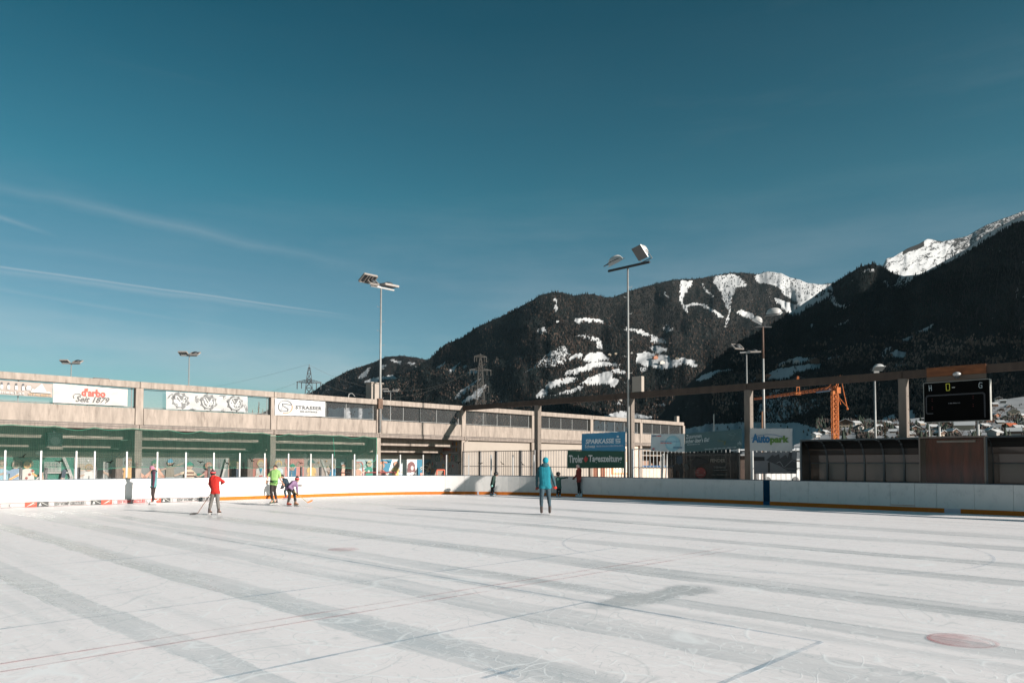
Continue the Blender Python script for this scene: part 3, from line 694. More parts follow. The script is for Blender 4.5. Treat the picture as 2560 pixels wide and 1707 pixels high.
limb(m4_, [(mx_(350),1.25),(mx_(362),1.05),(mx_(376),1.3),(mx_(398),1.35),(mx_(407),1.1),(mx_(406),.4)], .17, (.62,.34,.25)); kid(m4_, mx_(388), 1.75, shirt=(.62,.34,.25), hair=(.05,.15,.10), hat=(.02,.16,.10), arms=((-.3,1.1),(.3,1.1)), legs=(.62,.34,.25)); mcirc(m4_, mx_(352), 1.75, .09, WHT)
limb(m4_, [(mx_(418),.5),(mx_(445),.95)], .13, (.50,.30,.12)); limb(m4_, [(mx_(414),.75),(mx_(450),1.05)], .02, WHT)
kid(m4_, mx_(424), 1.80, shirt=(.20,.18,.14), hair=(.2,.1,.05), hat=(.05,.28,.45), arms=((-.45,1.45),(.65,1.8)), sc_=.8, legs=(.35,.5,.55))
kid(m4_, mx_(471), 1.65, shirt=(.58,.48,.35), hair=(.2,.1,.05), hat=(.0,.26,.18), arms=((-.75,1.15),(.6,1.0)), legs=(.08,.18,.28), stripes=(.15,.05,.04), facing=1)
limb(m4_, [(mx_(492),1.2),(mx_(510),1.15)], .14, GRN); kid(m4_, mx_(520), 1.62, shirt=PINK, hair=(.45,.18,.12), arms=((-.5,1.1),(.5,1.05)), legs=PINK, facing=1); m4_.poly(P2(m4_, [(mx_(519)-.05,1.62),(mx_(519)+.35,1.66),(mx_(519)+.35,1.54),(mx_(519)-.05,1.52)]), GRN)
limb(m4_, [(mx_(545),.3),(mx_(564),2.05)], .12, WHT)
m5_ = mural(mx_(570)+.005, mx_(612), (.38,.24,.20))
kid(m5_, mx_(590), 1.68, shirt=NAVY, hair=(.55,.42,.20), arms=((-.15,.75),(.35,.6)), legs=(.60,.58,.52), facing=1, sc_=1.05); mcirc(m5_, mx_(581), 1.78, .2, (.55,.42,.20))
m6_ = mural(mx_(612)+.005, mx_(672), (.36,.13,.10))
limb(m6_, [(mx_(614),.4),(mx_(616),1.9)], .12, (.28,.18,.14)); mcirc(m6_, mx_(626), .75, .12, (.6,.55,.4)); mcirc(m6_, mx_(626), .75, .07, (.36,.13,.10)); limb(m6_, [(mx_(621),1.0),(mx_(621),1.9)], .05, SKY); limb(m6_, [(mx_(630),1.0),(mx_(630),1.9)], .05, SKY); m6_.poly(P2(m6_, [(mx_(621),1.05),(mx_(631),1.05),(mx_(631),1.7),(mx_(621),1.7)]), SKY)
kid(m6_, mx_(651), 1.75, shirt=WHT, hair=(.62,.42,.16), skin=PALE, arms=((-.35,.95),(.35,.9)), legs=(.03,.15,.28), sc_=1.1); m6_.poly(P2(m6_, [(mx_(651)-.1,1.5),(mx_(651)+.1,1.5),(mx_(651),1.2)]), (.02,.2,.3)); m6_.greek('SPORT', P2(m6_, [(mx_(647),1.02)])[0]+P2(m6_, [(mx_(656),1.12)])[0], (.5,.1,.08))
m7_ = mural(mx_(672)+.005, mx_(712), (.40,.36,.33)); kid(m7_, mx_(696), 1.72, shirt=(.48,.58,.60), hair=(.60,.40,.14), skin=PALE, arms=((-.3,.9),(.3,1.0)), legs=(.4,.5,.55), sc_=1.1)
m8_ = mural(mx_(712)+.005, mx_(760), (.52,.22,.19)); kid(m8_, mx_(730), 1.55, shirt=(.03,.16,.27), hair=(.5,.45,.4), hat=(.0,.25,.15), arms=((-.5,1.85),(.4,1.9)), legs=(.35,.45,.5)); limb(m8_, [(mx_(728),.6),(mx_(728),1.3)], .06, SKY)
m9_ = mural(mx_(760)+.005, mx_(838), (.33,.28,.25)); kid(m9_, mx_(778), 1.78, shirt=(.62,.42,.16), hair=(.08,.1,.1), hat=(.05,.12,.12), arms=((-.4,1.0),(.5,.9)), legs=(.5,.55,.5), sc_=1.15, facing=1); limb(m9_, [(mx_(803),2.0),(mx_(814),1.3),(mx_(822),.4)], .11, WHT); limb(m9_, [(mx_(836),2.0),(mx_(842)-.2,1.5)], .1, WHT)
for (qx, qz) in ((795,1.85),(818,1.6),(806,1.0),(815,1.95),(822,1.2)): mcirc(m9_, mx_(qx), qz, .05, (.45,.22,.08))
kid(m9_, mx_(830), 1.6, shirt=(.02,.17,.3), hair=(.4,.3,.2), arms=((-.3,1.3),(.2,1.6)), sc_=.8)
m10 = mural(mx_(838)+.005, mx_(935), SKY); limb(m10, [(mx_(838)+.1,1.9),(mx_(844),1.4),(mx_(841),.6)], .11, WHT)
kid(m10, mx_(857), 1.5, shirt=(.60,.30,.22), hair=(.30,.1,.06), arms=((-.5,1.15),(.5,1.3)), legs=(.50,.25,.2)); m10.poly(P2(m10, [(mx_(857)-.3,.85),(mx_(857)+.3,.85),(mx_(857)+.3,.78),(mx_(857)-.3,.78)]), GRN)
limb(m10, [(mx_(877),.35),(mx_(877),1.75),(mx_(881),1.9),(mx_(902),1.9),(mx_(906),1.75),(mx_(908),.35)], .05, (.55,.12,.10)); kid(m10, mx_(893), 1.6, shirt=(.35,.20,.14), hair=(.3,.2,.15), arms=((-.4,1.1),(.4,.9)), legs=(.6,.5,.45)); kid(m10, mx_(921), 1.75, shirt=GRN, hair=(.55,.45,.3), arms=((-.6,1.2),(.5,1.5)), legs=(.5,.4,.15)); mcirc(m10, mx_(919), 1.3, .08, WHT)
m11 = mural(mx_(935)+.2, mx_(1005), (.50,.62,.66)); m11.poly(P2(m11, [(m11.x0,.4),(mx_(968),1.0),(mx_(980),2.07),(m11.x0,2.07)]), BLU)
kid(m11, mx_(953), 1.6, shirt=(.48,.16,.12), hair=(.5,.18,.08), skin=PALE, arms=((-.4,1.1),(.75,.95)), legs=(.48,.16,.12), sc_=1.15); limb(m11, [(mx_(949),1.85),(mx_(956),1.92),(mx_(966),1.86)], .08, (.5,.18,.08)); kid(m11, mx_(988), 1.72, shirt=(.65,.42,.12), hair=(.45,.16,.08), arms=((-.5,1.28),(.5,1.2)), legs=SKY, sc_=.9); mcirc(m11, mx_(988), 1.2, .08, (.5,.1,.08)); limb(m11, [(mx_(992),1.85),(mx_(994),1.5)], .1, (.45,.16,.08))
m12 = mural(mx_(1005)+.005, mx_(1042), (.62,.62,.60)); mcirc(m12, mx_(1028), 1.62, .32, (.14,.05,.05)); m12.poly(P2(m12, [(mx_(1018),1.5),(mx_(1038),1.5),(mx_(1039),1.2),(mx_(1018),1.2)]), (.14,.05,.05)); mcirc(m12, mx_(1030), 1.5, .16, (.45,.40,.40), .8); m12.poly(P2(m12, [(mx_(1019),.35),(mx_(1041),.35),(mx_(1036),1.2),(mx_(1028),1.25)]), (.55,.50,.50))
m12.poly(P2(m12, [(m12.x0,.35),(mx_(1012),.35),(mx_(1011),.8),(m12.x0,1.1)]), (.15,.28,.35)); limb(m12, [(mx_(1006),.75),(mx_(1015),.72)], .06, (.1,.1,.1))
m13 = mural(mx_(1042)+.005, -.2, BLU); 
m13.poly(P2(m13, [(mx_(1052),1.45),(mx_(1060),1.7),(mx_(1074),2.0),(mx_(1075),1.75),(mx_(1064),1.3)]), (.03,.03,.03)); m13.poly(P2(m13, [(mx_(1064),1.2),(mx_(1074),1.85),(mx_(1077),1.75),(mx_(1077),1.5),(mx_(1072),1.2)]), (.65,.42,.28)); limb(m13, [(mx_(1050),1.5),(mx_(1056),1.6),(mx_(1062),1.72),(mx_(1069),1.66)], .06, WHT); limb(m13, [(mx_(1051),1.38),(mx_(1058),1.5),(mx_(1066),1.4)], .05, WHT)
m13.poly(P2(m13, [(mx_(1050),.7),(mx_(1068),.6),(mx_(1070),1.1),(mx_(1062),1.2)]), (.45,.55,.52)); m13.poly(P2(m13, [(mx_(1050),.98),(mx_(1061),1.0),(mx_(1061),1.2),(mx_(1050),1.15)]), (.60,.25,.20)); m13.poly(P2(m13, [(mx_(1050),.35),(mx_(1063),.35),(mx_(1064),.7),(mx_(1051),.75)]), (.35,.28,.42))
# bulkhead lamps, cables
for px, py, r_ in ((96, 1131, .13), (466, 1135.5, .16), (762.5, 1138.5, .16)):
    p = hy(px, py, 3.13); mb = MB(); mb.sphere((p.x, 3.15, p.z), r_, 16, 8, sy=.4); mb.build('wall_lamp', mat('opal_glass', (.62,.66,.68), .3), gb, True)

# loudspeaker box and strip lamp hanging under the deck
p = hy(135, 1096, .5); ls = thing('loudspeaker', 'dark square loudspeaker box hanging behind the green net at far left', 'loudspeaker', siteat(p.x, .5, 0))
mb = MB(); mb.bbox(-.30, .30, -.2, .2, 2.55, 3.18, .02); mb.build('housing', mat('dark_green_box', (.004,.012,.011), .8), ls)
mb = MB(); mb.tube((0,-.215,2.80), (0,-.20,2.80), .19, 20); mb.build('speaker_cone', mat('grey_cone', (.035,.05,.046), .8), ls); mb = MB(); mb.box(-.05,.05,-.05,.05,3.18,3.377); mb.build('hanger', DSTEEL, ls)
mb = MB(); mb.box(-.33,.33,-.24,-.2,2.50,2.55); mb.build('ledge', CREAM, ls)
p = hy(137, 1127, .9); ll_ = thing('strip_light', 'cream rectangular strip light with louvres below the loudspeaker', 'lamp', siteat(p.x, 1.7, 0))
mb = MB(); mb.bbox(-.48, .40, -.12, .12, 2.50, 2.66, .01); mb.bbox(-.52, .50, -.16, .14, 2.44, 2.50, .01); mb.build('lamp_housing', mat('cream_lamp_metal', (.36,.30,.25), .6), ll_)
mb = MB(); mb.box(-.03,.03,-.03,.03,2.66,3.0); mb.build('hanger', DSTEEL, ll_)
# spectator rails behind the boards, hockey goal, litter
def rail(px0, px1, pyt, m, label):
    a = hy(px0, pyt, -.9); c_ = hy(px1, pyt, -.9); t = thing('barrier_rail', label, 'barrier', siteat(a.x, -.9, 0)); L = c_.x-a.x
    mb = MB(); mb.tube((0,0,1.28), (L,0,1.28), .035); mb.build('top_rail', m, t)
    for q in (0.0, L): mb = MB(); mb.tube((q,0,0), (q,0,1.28), .03); mb.build('rail_leg', m, t)
rail(846, 876, 1176, BLACK, 'short black tubular barrier behind the glass between two murals'); rail(912, 988, 1182.5, ink((.25,.03,.03)), 'dark red tubular barrier behind the glass near the end of the green net')
t = thing('hockey_goal', 'orange-red hockey goal frame parked behind the corner glass', 'goal', siteat(hy(1092, 1180, -.7).x, -.7, 0))
gx = hy(1111, 1180, -.7).x - hy(1092, 1180, -.7).x
REDG = mat('orange_red_tube', (.75,.13,.06), .5)
for q in (0, gx):
    mb = MB(); mb.tube((q,0,0), (q,0,1.40), .035); mb.build('goal_post', REDG, t)
mb = MB(); mb.tube((0,0,1.40), (gx,0,1.40), .035); mb.build('crossbar', REDG, t)
mb = MB(); mb.add([(0,.05,1.38),(gx,.05,1.38),(gx,.8,.1),(0,.8,.1)], [(0,1,2,3)]); mb.build('goal_net', mixmat('goal_net_cord', (.5,.4,.32), .35, .9, grid=(.08,.02)), t)
for px, wh in ((52, 'left of the painted child with orange arms'), (115, 'under the painted net'), (197, 'in the short glass panel'), (239, 'just right of the short glass panel'), (522, 'above the boy in red'), (753, 'above the girl in purple'), (801, 'right of the painted boy in yellow')):
    p = hy(px, 1180, -.6); t = thing('barrier_post', 'slim black post behind the rink glass, '+wh, 'post', siteat(p.x, -.6, 0), 'slim black posts behind the glass')
    mb = MB(); mb.box(-.05,.05,-.05,.05,0,1.62); mb.build('post_shaft', BLACK, t)

# ------------------------------------------------------------------ green safety net
xe = hy(941, 1120, -.24).x
nt_ = thing('safety_net', 'long green safety net with scalloped top edge hung below the deck', 'net', siteat(0, -.24, 0))
def scal(x):
    k = (x*.62) % 1.0; return 3.42 - .16*math.sin(math.pi*k)**1.0 * (.6+.4*math.sin(x*1.3)) 
mb = MB(); xs_ = np.linspace(-41, xe, 420); vs = []
for x in xs_:
    w = .04*math.sin(x*3.1)+.03*math.sin(x*7.7); vs += [(x, w, 1.60+.05*math.sin(x*.9)+.03*math.sin(x*2.3)), (x, w*.5, 2.5), (x, -.02, scal(x))]
mb.add(vs, [f for i in range(419) for f in ((3*i, 3*i+3, 3*i+4, 3*i+1), (3*i+1, 3*i+4, 3*i+5, 3*i+2))]); mb.build('netting', NET, nt_, True)
mb = MB(); mb.add([(x, -.03, scal(x)+d) for x in xs_ for d in (0, .03)], [(2*i, 2*i+2, 2*i+3, 2*i+1) for i in range(419)]); mb.build('net_cord', NET2, nt_)
mb = MB(); mb.add([(x, -.03, 1.60+.05*math.sin(x*.9)+.03*math.sin(x*2.3)+d) for x in xs_ for d in (-.015, .015)], [(2*i, 2*i+2, 2*i+3, 2*i+1) for i in range(419)]); mb.build('net_cord', NET2, nt_)
mb = MB(); mb.path([(xe, -.02, 3.36), (xe+.03, 0, 2.6), (xe-.05, .02, 2.0), (xe-.6, .03, 1.75), (xe-1.1, 0, 1.62)], .018, 5); mb.path([(xe-3.0,-.02,3.3),(xe-2.9,-.03,2.2)], .012, 4); mb.build('net_rope', mat('green_rope', (.03,.25,.16), .8), nt_)

# ------------------------------------------------------------------ banners on the upper deck
def deck_banner(pts, name, label, c, **kw):
    s = Sheet([hy(*p, -.16) for p in pts], (0,-1,0), .012, seed=len(label)); s.base('banner', mat(name, c, .6, var=.03, scale=2.0), mat_=SITE); tag(s.obj, label, 'banner')
    s.obj.name = 'banner'; return s
b1 = deck_banner([(-112, 942), (132, 959), (131, 994), (-112, 979)], 'taupe_vinyl', 'taupe banner with small bottles and a white mountain at the left end of the deck', (.26,.215,.19))
for i, px in enumerate((-70, -40, -12, -1, 16, 35.5, 53)):
    u = (px+112)/243
    if px == -12: continue
    b1.poly([(u-.014,.38),(u+.014,.38),(u+.016,.60),(u+.010,.70),(u-.010,.70),(u-.016,.60)], (.38,.38,.38)); b1.poly([(u-.010,.70),(u+.010,.70),(u+.008,.86),(u-.008,.86)], (.05,.05,.06))
u = (67+112)/243.; b1.poly([(u-.024,.42),(u+.024,.42),(u+.028,.66),(u-.028,.66)], (.38,.38,.38)); b1.poly([(u-.020,.66),(u+.020,.66),(u+.020,.74),(u-.020,.74)], (.5,.42,.38))
b1.text('www.steineel.at', (.10,.07,.695,.28), (.42,.41,.40), bold=.01)
b1.poly([(.75,.30),(.98,.30),(.955,.42),(.93,.36),(.88,.92),(.875,.95),(.80,.50),(.775,.55),(.765,.42)], (.42,.41,.40)); b1.poly([(.76,.27),(.985,.27),(.985,.30),(.76,.30)], (.22,.22,.20))
b1.text('VITALBERG', (.73,.05,.985,.20), (.36,.22,.10), bold=.01)
b2 = deck_banner([(133, 957.5), (319.4, 972.6), (318.4, 1015.3), (132.2, 1006.6)], 'white_vinyl_a', 'white banner with red jam maker name and grey script date', (.37,.345,.325))
b2.text("d'arbo", (.365,.42,.69,.86), (.42,.05,.03), bold=.045); b2.poly([(.43,.74),(.45,.80),(.44,.72)], (.05,.25,.08))
b2.text('Seit 1879', (.29,.10,.745,.44), (.07,.065,.065), bold=.02, shear=.35)
b2.line([(.27,.28),(.255,.40),(.28,.52),(.33,.54),(.36,.48)], .026, (.07,.065,.065), asp=4.1)
b3 = deck_banner([(415.3, 977.8), (618.9, 990.6), (618.9, 1030.6), (415.3, 1022.4)], 'marbled_vinyl', 'grey cracked-stone banner with three round white emblems', (.32,.315,.31))
for cx in (.165, .50, .835):
    b3.poly(circ(cx, .52, .42, 4.6, 22), (.17,.17,.17)); b3.poly([(cx+(.36+.08*((i*7) % 3))/4.6*math.cos(R(i*15)), .52+(.36+.08*((i*5) % 3))*math.sin(R(i*15))) for i in range(24)], (.10,.10,.10))
    b3.poly(circ(cx, .52, .36, 4.6, 26), (.42,.42,.41)); b3.poly(circ(cx, .52, .31, 4.6, 26), (.09,.09,.09))
    b3.line([(cx-.055,.68),(cx-.01,.28),(cx+.045,.74)], .07, (.42,.42,.41), asp=4.6); b3.line([(cx-.03,.74),(cx+.0,.5),(cx+.05,.55),(cx+.02,.30)], .045, (.42,.42,.41), asp=4.6); b3.line([(cx-.05,.45),(cx+.055,.40)], .04, (.42,.42,.41), asp=4.6)
rc_ = random.Random(5)
for cx in (.02, .30, .36, .64, .68, .96, .28, .7):
    x, y = cx, rc_.random(); pts = [(x, y)]
    for i in range(5): x += rc_.uniform(-.015,.03); y += rc_.uniform(-.25,.25); pts.append((min(.99,max(.01,x)), min(.96,max(.04,y))))
    b3.line(pts, .03, (.09,.09,.09), asp=4.6)
b4 = deck_banner([(687.2, 994.9), (813.5, 1003.3), (812.8, 1041.6), (687, 1037.8)], 'white_vinyl_b', 'white car dealer banner with round orange and black S emblem', (.40,.395,.39))
b4.text('STRASSER', (.395,.42,.925,.64), (.05,.05,.055), bold=.03, spacing=1.15); b4.text('DAS AUTOHAUS', (.485,.22,.835,.34), (.12,.12,.12), bold=.02)
b4.line(circ(.20,.52,.38,2.85,20,20,235), .035, (.12,.12,.13), asp=2.85); b4.line(circ(.20,.52,.38,2.85,16,-110,15), .045, (.72,.20,.10), asp=2.85); b4.line([(.31,.66),(.14,.70),(.15,.58),(.25,.40),(.245,.26),(.09,.30)], .045, (.12,.12,.13), asp=2.85); b4.line([(.15,.58),(.12,.30)], .02, (.4,.4,.4), asp=2.85)
# ------------------------------------------------------------------ soft bolsters with club name along the left boards
def bolster(px0, px1, blocks, txt, colr, label, far=False):
    s0, s1 = s_of_px(px0), s_of_px(px1)
    if far: s0 = s1 - 5.6
    t = thing('board_bolster', label, 'foam bolster', SITE, 'club name bolsters')
    def body(nm, m, a, c_, o=0.0):
        return curved(nm, m, a, c_, -.15-o, -.012, .005, .20+o, t, step=.4)
    L = s1-s0; nb = .42
    a, c_ = s0, s1
    m = {'r': ink((.55,.04,.012)), 'k': ink((.03,.03,.03))}
    if blocks[0]: body('end_block', m[blocks[0]], s0, s0+nb, .008); a = s0+nb
    if blocks[1]: body('end_block', m[blocks[1]], s1-nb, s1, .008); c_ = s1-nb
    o = body('foam_body', mat('bolster_vinyl', (.33,.325,.32), .7, var=.03), a, c_); o.name = 'foam_body'
    x0, y0 = bpt(a, -.155); x1, y1 = bpt(c_, -.155)
    s = Sheet([(x0,y0,.195),(x1,y1,.195),(x1,y1,.01),(x0,y0,.01)], (0,-1,0), 0); s.obj = o; s.p(0,0)
    s.text('ESV VOMP GRIZZLIES', (.14,.14,.84,.88), colr, bold=.012)
    asp = (c_-a)/.185
    for tt in (.0, .965): s.poly([(0,tt),(1,tt),(1,tt+.035),(0,tt+.035)], (.30,.08,.07))
    for cx in (.07, .91): s.poly(circ(cx,.52,.34,asp,14), (.55,.54,.53)); s.poly(circ(cx+.004,.52,.27,asp,14), (.74,.73,.72)); s.poly(circ(cx-.012,.5,.09,asp,8), (.08,.08,.08)); s.poly([(cx-.02,.75),(cx+.02,.8),(cx+.0,.62)], (.3,.2,.18)); s.line([(cx-.015,.3),(cx+.018,.42)], .05, (.25,.25,.25), asp=asp)
    for i, (aa, side) in enumerate(((s0, 0), (s1-nb, 1))):
        if not blocks[side]: continue
        xa, ya = bpt(aa, -.168); xb, yb_ = bpt(aa+nb, -.168); q = Sheet([(xa,ya,.2),(xb,yb_,.2),(xb,yb_,.01),(xa,ya,.01)], (0,-1,0), 0); q.obj = o
        if blocks[side] == 'r': q.poly([(.1,.1),(.3,.4),(.7,.95),(.8,.9),(.5,.4)], (.42,.40,.38)); q.poly([(.35,.12),(.6,.35),(.95,.9),(.75,.5)], (.42,.40,.38))
        else: q.poly([(.12,.15),(.28,.95),(.38,.2)], (.45,.44,.42)); q.poly([(.3,.95),(.42,.95),(.95,.2),(.85,.25)], (.45,.44,.42))
bolster(-40, 91, (None, 'r'), 0, (.42,.02,.015), 'white foam bolster with red club lettering, leftmost in view, ending in a red block', far=True)
bolster(91.3, 252, ('k', 'k'), 0, (.05,.05,.05), 'white foam bolster with black club lettering between two black blocks')
bolster(252.3, 400, ('r', 'r'), 0, (.42,.02,.015), 'white foam bolster with red club lettering behind the skater in pink hat')
bolster(400.3, 541, ('k', None), 0, (.05,.05,.05), 'white foam bolster with black club lettering reaching behind the boy in red')
# ================================================================== concrete frame on the right
fr = thing('concrete_frame', 'long free-standing concrete frame of slender columns and a dark brown beam', 'concrete frame', SITE)
for k in range(0, 9):
    mb = MB(); y0, y1 = -k*S-(.16 if k == 0 else .01), -(k+1)*S+.01
    mb.bbox(-.16, .16, y1, y0, ZB, ZT, .015); mb.build('beam', BEAMC, fr)
    if k: mb = MB(); mb.bbox(-.16, .16, -k*S-.16, -k*S+.16, 0, ZB-.003, .02); mb.build('column', FRAMEC, fr)
    if k in (1,2,3,4):
        mb = MB()
        for z in np.arange(1.9, 5.2, .55): mb.sphere((.02+.06*((z*10)%2-1)*.5, -k*S-.165, z), .018, 6, 4)
        mb.build('bolt_hole', BLACK, fr); fr.children[-1]['kind'] = 'stuff'
p = hx(1587, 960, .0)
mb = MB(); mb.bbox(-.12, .13, p.y-.52, p.y+.10, ZT+.002, ZT+.85, .01); mb.build('beam_upstand', CREAM, fr)
# scoreboard and its backing planks
XB = -.30
tl, tr, br, bl = hx(2309.5,958,XB), hx(2473,948.5,XB), hx(2474,1050,XB), hx(2309.5,1054,XB)
sb = thing('scoreboard', 'black electronic scoreboard showing H 0 G under the concrete beam', 'scoreboard', SITE)
ya_, yb_ = tl.y, tr.y; zb_, zt_ = (bl.z+br.z)/2, (tl.z+tr.z)/2
mb = MB(); mb.box(XB, XB+.22, yb_, ya_, zb_, zt_); mb.build('casing', mat('black_casing', (.004,.004,.004), .9, spec=.05), sb)
mb = MB(); e = .035; mb.box(XB-.01,XB+.23, yb_-.02, yb_, zb_-.02, zt_+.02); mb.box(XB-.01,XB+.23, ya_, ya_+.02, zb_-.02, zt_+.02); mb.box(XB-.01,XB+.23, yb_, ya_, zt_, zt_+.02); mb.box(XB-.01,XB+.23, yb_, ya_, zb_-.02, zb_); mb.build('frame', mat('dull_alu_frame', (.30,.29,.27), .6), sb)
SS = Sheet([(XB-.004, ya_, zt_), (XB-.004, yb_, zt_), (XB-.004, yb_, zb_), (XB-.004, ya_, zb_)], (-1,0,0), 0); SS.base('display', mat('black_display', (.004,.004,.004), .9, spec=.05), sb)
SS.line([(.09,.80),(.085,.94)], .014, (.45,.50,.52), asp=1.62); SS.line([(.125,.80),(.12,.94)], .014, (.45,.50,.52), asp=1.62); SS.line([(.088,.87),(.123,.87)], .014, (.45,.50,.52), asp=1.62)
SS.line([(.90,.92),(.865,.93),(.853,.90),(.850,.83),(.862,.80),(.895,.80),(.895,.86),(.878,.86)], .014, (.45,.50,.52), asp=1.62)
SS.line([(.36,.79),(.355,.94)], .017, (.55,.50,.05), asp=1.62); SS.line([(.355,.95),(.405,.95)], .017, (.55,.50,.05), asp=1.62); SS.line([(.41,.94),(.41,.79)], .017, (.55,.50,.05), asp=1.62); SS.line([(.36,.78),(.405,.78)], .017, (.55,.50,.05), asp=1.62)
SS.line([(.45,.85),(.49,.85)], .018, (.5,.5,.46), asp=1.62)
for o in (0, .025): SS.line([(.145,.215-o*.5+.0),(.06-o*.4,.215-o*.5),(.045-o*.4,.24-o*.3),(.045-o*.4,.62+o*.3),(.065-o*.4,.66+o*.8),(.90+o*.5,.66+o*.8),(.925+o*.5,.63+o*.3),(.925+o*.5,.06)], .008, (.10,.10,.11), asp=1.62)
for (u, v) in ((.135,.58),(.135,.53),(.135,.38),(.135,.33),(.765,.60),(.765,.55),(.765,.40),(.765,.35)): SS.poly(circ(u, v, .011, 1.62, 8), (.12,.015,.012))
SS.greek('BODENSEE', (.39,.44,.58,.465), (.14,.14,.15))
pt, pb = hx(2317,928,-.2), hx(2465,917,-.2)
mb = MB(); mb.box(-.22, -.17, pb.y, pt.y, 5.34, 5.715); mb.build('rust_board', mat('rust_orange_board', (.17,.055,.018), .8, var=.3, scale=3, stretch=(1,1,3)), sb)
mb = MB(); mb.box(-.25, -.17, pb.y, pt.y, zt_+.02, 5.335); mb.build('mounting_board', mat('grey_brown_plank', (.11,.08,.062), .85, var=.2, scale=3, stretch=(1,.4,6)), sb)
for px in (2348.5, 2445.5):
    q = hx(px, 1075, XB+.1); mb = MB(); mb.tube((XB+.1, q.y, 0), (XB+.1, q.y, zb_), .04); mb.build('support_post', ALU, sb)
q = hx(2392, 937, -.4); cc = thing('security_camera', 'white dome security camera above the scoreboard', 'camera', siteat(-.38, q.y, q.z))
mb = MB(); mb.sphere((0,0,.03), .15, 14, 8, sz=.6); mb.build('dome_cover', ALU, cc, True); mb = MB(); mb.sphere((0,0,-.05), .10, 12, 8); mb.build('lens_dome', DSTEEL, cc, True); mb = MB(); mb.tube((.16,0,.04),(0,0,.04), .03); mb.build('arm', ALU, cc)
# ------------------------------------------------------------------ bar fence in the frame line
XF = -.45
fence_px = [1163, 1213, 1240, 1301, 1333, 1345, 1440, 1560, 1590, 1690, 1860, 1885, 2003]
ys_ = [hx(p, 1150, XF).y for p in fence_px]
FB = mat('fence_bar_paint', (.16,.15,.15), .5, metal=.3); FB2 = mat('pale_fence_bar', (.42,.43,.43), .5, metal=.3)
bar_me = {}
def fence(pa, pb_, m, label, gap, ztop=2.58, wide=.016):
    ya, yb = hx(pa,1150,XF).y, hx(pb_,1150,XF).y; t = thing('bar_fence', label, 'fence', siteat(XF, ya, 0)); L = ya-yb
    mb = MB(); mb.box(-.02,.02,-L,0,ztop,ztop+.045); mb.build('top_rail', m, t); mb = MB(); mb.box(-.02,.02,-L,0,.1,.14); mb.build('bottom_rail', m, t)
    mb = MB(); mb.box(.02,.03,-L,0,1.62,1.66); mb.build('middle_rail', m, t)
    k = (m.name, ztop, wide)
    if k not in bar_me:
        q = MB(); q.tube((0,0,.1), (0,0,ztop), wide, 6, caps=False); bar_me[k] = q.mesh('bar', m)
    n_ = int(L/gap)
    for i in range(1, n_): o = link('bar', bar_me[k], t); o.location = (0, -L*i/n_, 0)
    for q in (0, L): 
        mb = MB(); mb.box(-.05,.05,-q-.05,-q+.05,0,ztop+.06); mb.build('fence_post', m, t)
fence(1158, 1199, FB, 'dark vertical bar fence panel right of the painted corner wall', .155)
fence(1200, 1239, FB, 'dark barred gate leaf in front of the cream wall', .155)
fence(1241, 1300, FB, 'dark barred gate leaf behind the bending black-clad skater', .155)
fence(1302, 1336, FB, 'narrow dark bar fence panel left of the first frame column', .155)
fence(1352, 1562, FB, 'dark bar fence behind the green newspaper banner', .20)
fence(1582, 1846, FB2, 'pale bar fence panel behind the dark see-through banner', .215)
fence(1880, 2003, FB2, 'pale bar fence between the third frame column and the team shelter', .215)
# lean-to posts behind
for px, w, wh in ((1656.5, .07, 'left'), (1667, .05, 'right, thinner')):
    q = hx(px, 1170, .6); t = thing('white_post', f'slim white post behind the pale bar fence, {wh} of a pair', 'post', siteat(.6, q.y, 0), 'slim white posts behind the fence'); mb = MB(); mb.tube((0,.1,0),(0,-.02,2.35), w, 6); mb.build('post_shaft', WHITEP, t)
# ------------------------------------------------------------------ banners on the fence
def fence_banner(pts, x, name, label, c, wr=.011, see=None):
    m = mat(name, c, .6, var=.06, scale=1.5) if see is None else mixmat(name, c, see, .7)
    s = Sheet([hx(*p, x) for p in pts], (-1,0,0), wr, seed=len(label)); s.base('banner', m, mat_=SITE, nu=60); tag(s.obj, label, 'banner'); return s
f1 = fence_banner([(1454.3,1083.7),(1563.5,1078.4),(1563.5,1127.6),(1454,1128.8)], -.62, 'blue_vinyl', 'blue savings bank banner above the green newspaper banner', (.035,.22,.38), .011)
f1.text('SPARKASSE', (.10,.42,.76,.68), (.62,.68,.72), bold=.04, shear=.1)
for a, c_, yy in ((.79,.90,.60),(.79,.90,.51),(.79,.90,.42)): f1.poly([(a,yy),(c_,yy),(c_,yy+.05),(a,yy+.05)], (.62,.68,.72))
f1.poly([(.79,.51),(.81,.51),(.81,.65),(.79,.65)], (.62,.68,.72)); f1.poly([(.88,.42),(.90,.42),(.90,.56),(.88,.56)], (.62,.68,.72)); f1.poly(circ(.845,.76,.055,2.2,12), (.62,.68,.72))
f1.text('Schwaz', (.09,.20,.33,.38), (.60,.66,.70), bold=.02); f1.greek('was zählt sind die Menschen', (.36,.24,.97,.33), (.30,.42,.55))
f2 = fence_banner([(1418.6,1125.6),(1561.5,1127.2),(1561.5,1169.8),(1417.8,1170.2)], -.66, 'dark_green_vinyl', 'dark green newspaper banner with white blackletter-like title and red crest', (.006,.075,.048), .011)
f2.text('Tiroler', (.035,.30,.30,.74), (.60,.62,.60), bold=.03); f2.text('Tageszeitung', (.39,.24,.965,.76), (.60,.62,.60), bold=.03)
f2.poly([(.345,.32),(.375,.45),(.382,.62),(.360,.58),(.352,.68),(.345,.72),(.338,.68),(.330,.58),(.308,.62),(.315,.45)], (.45,.05,.04))
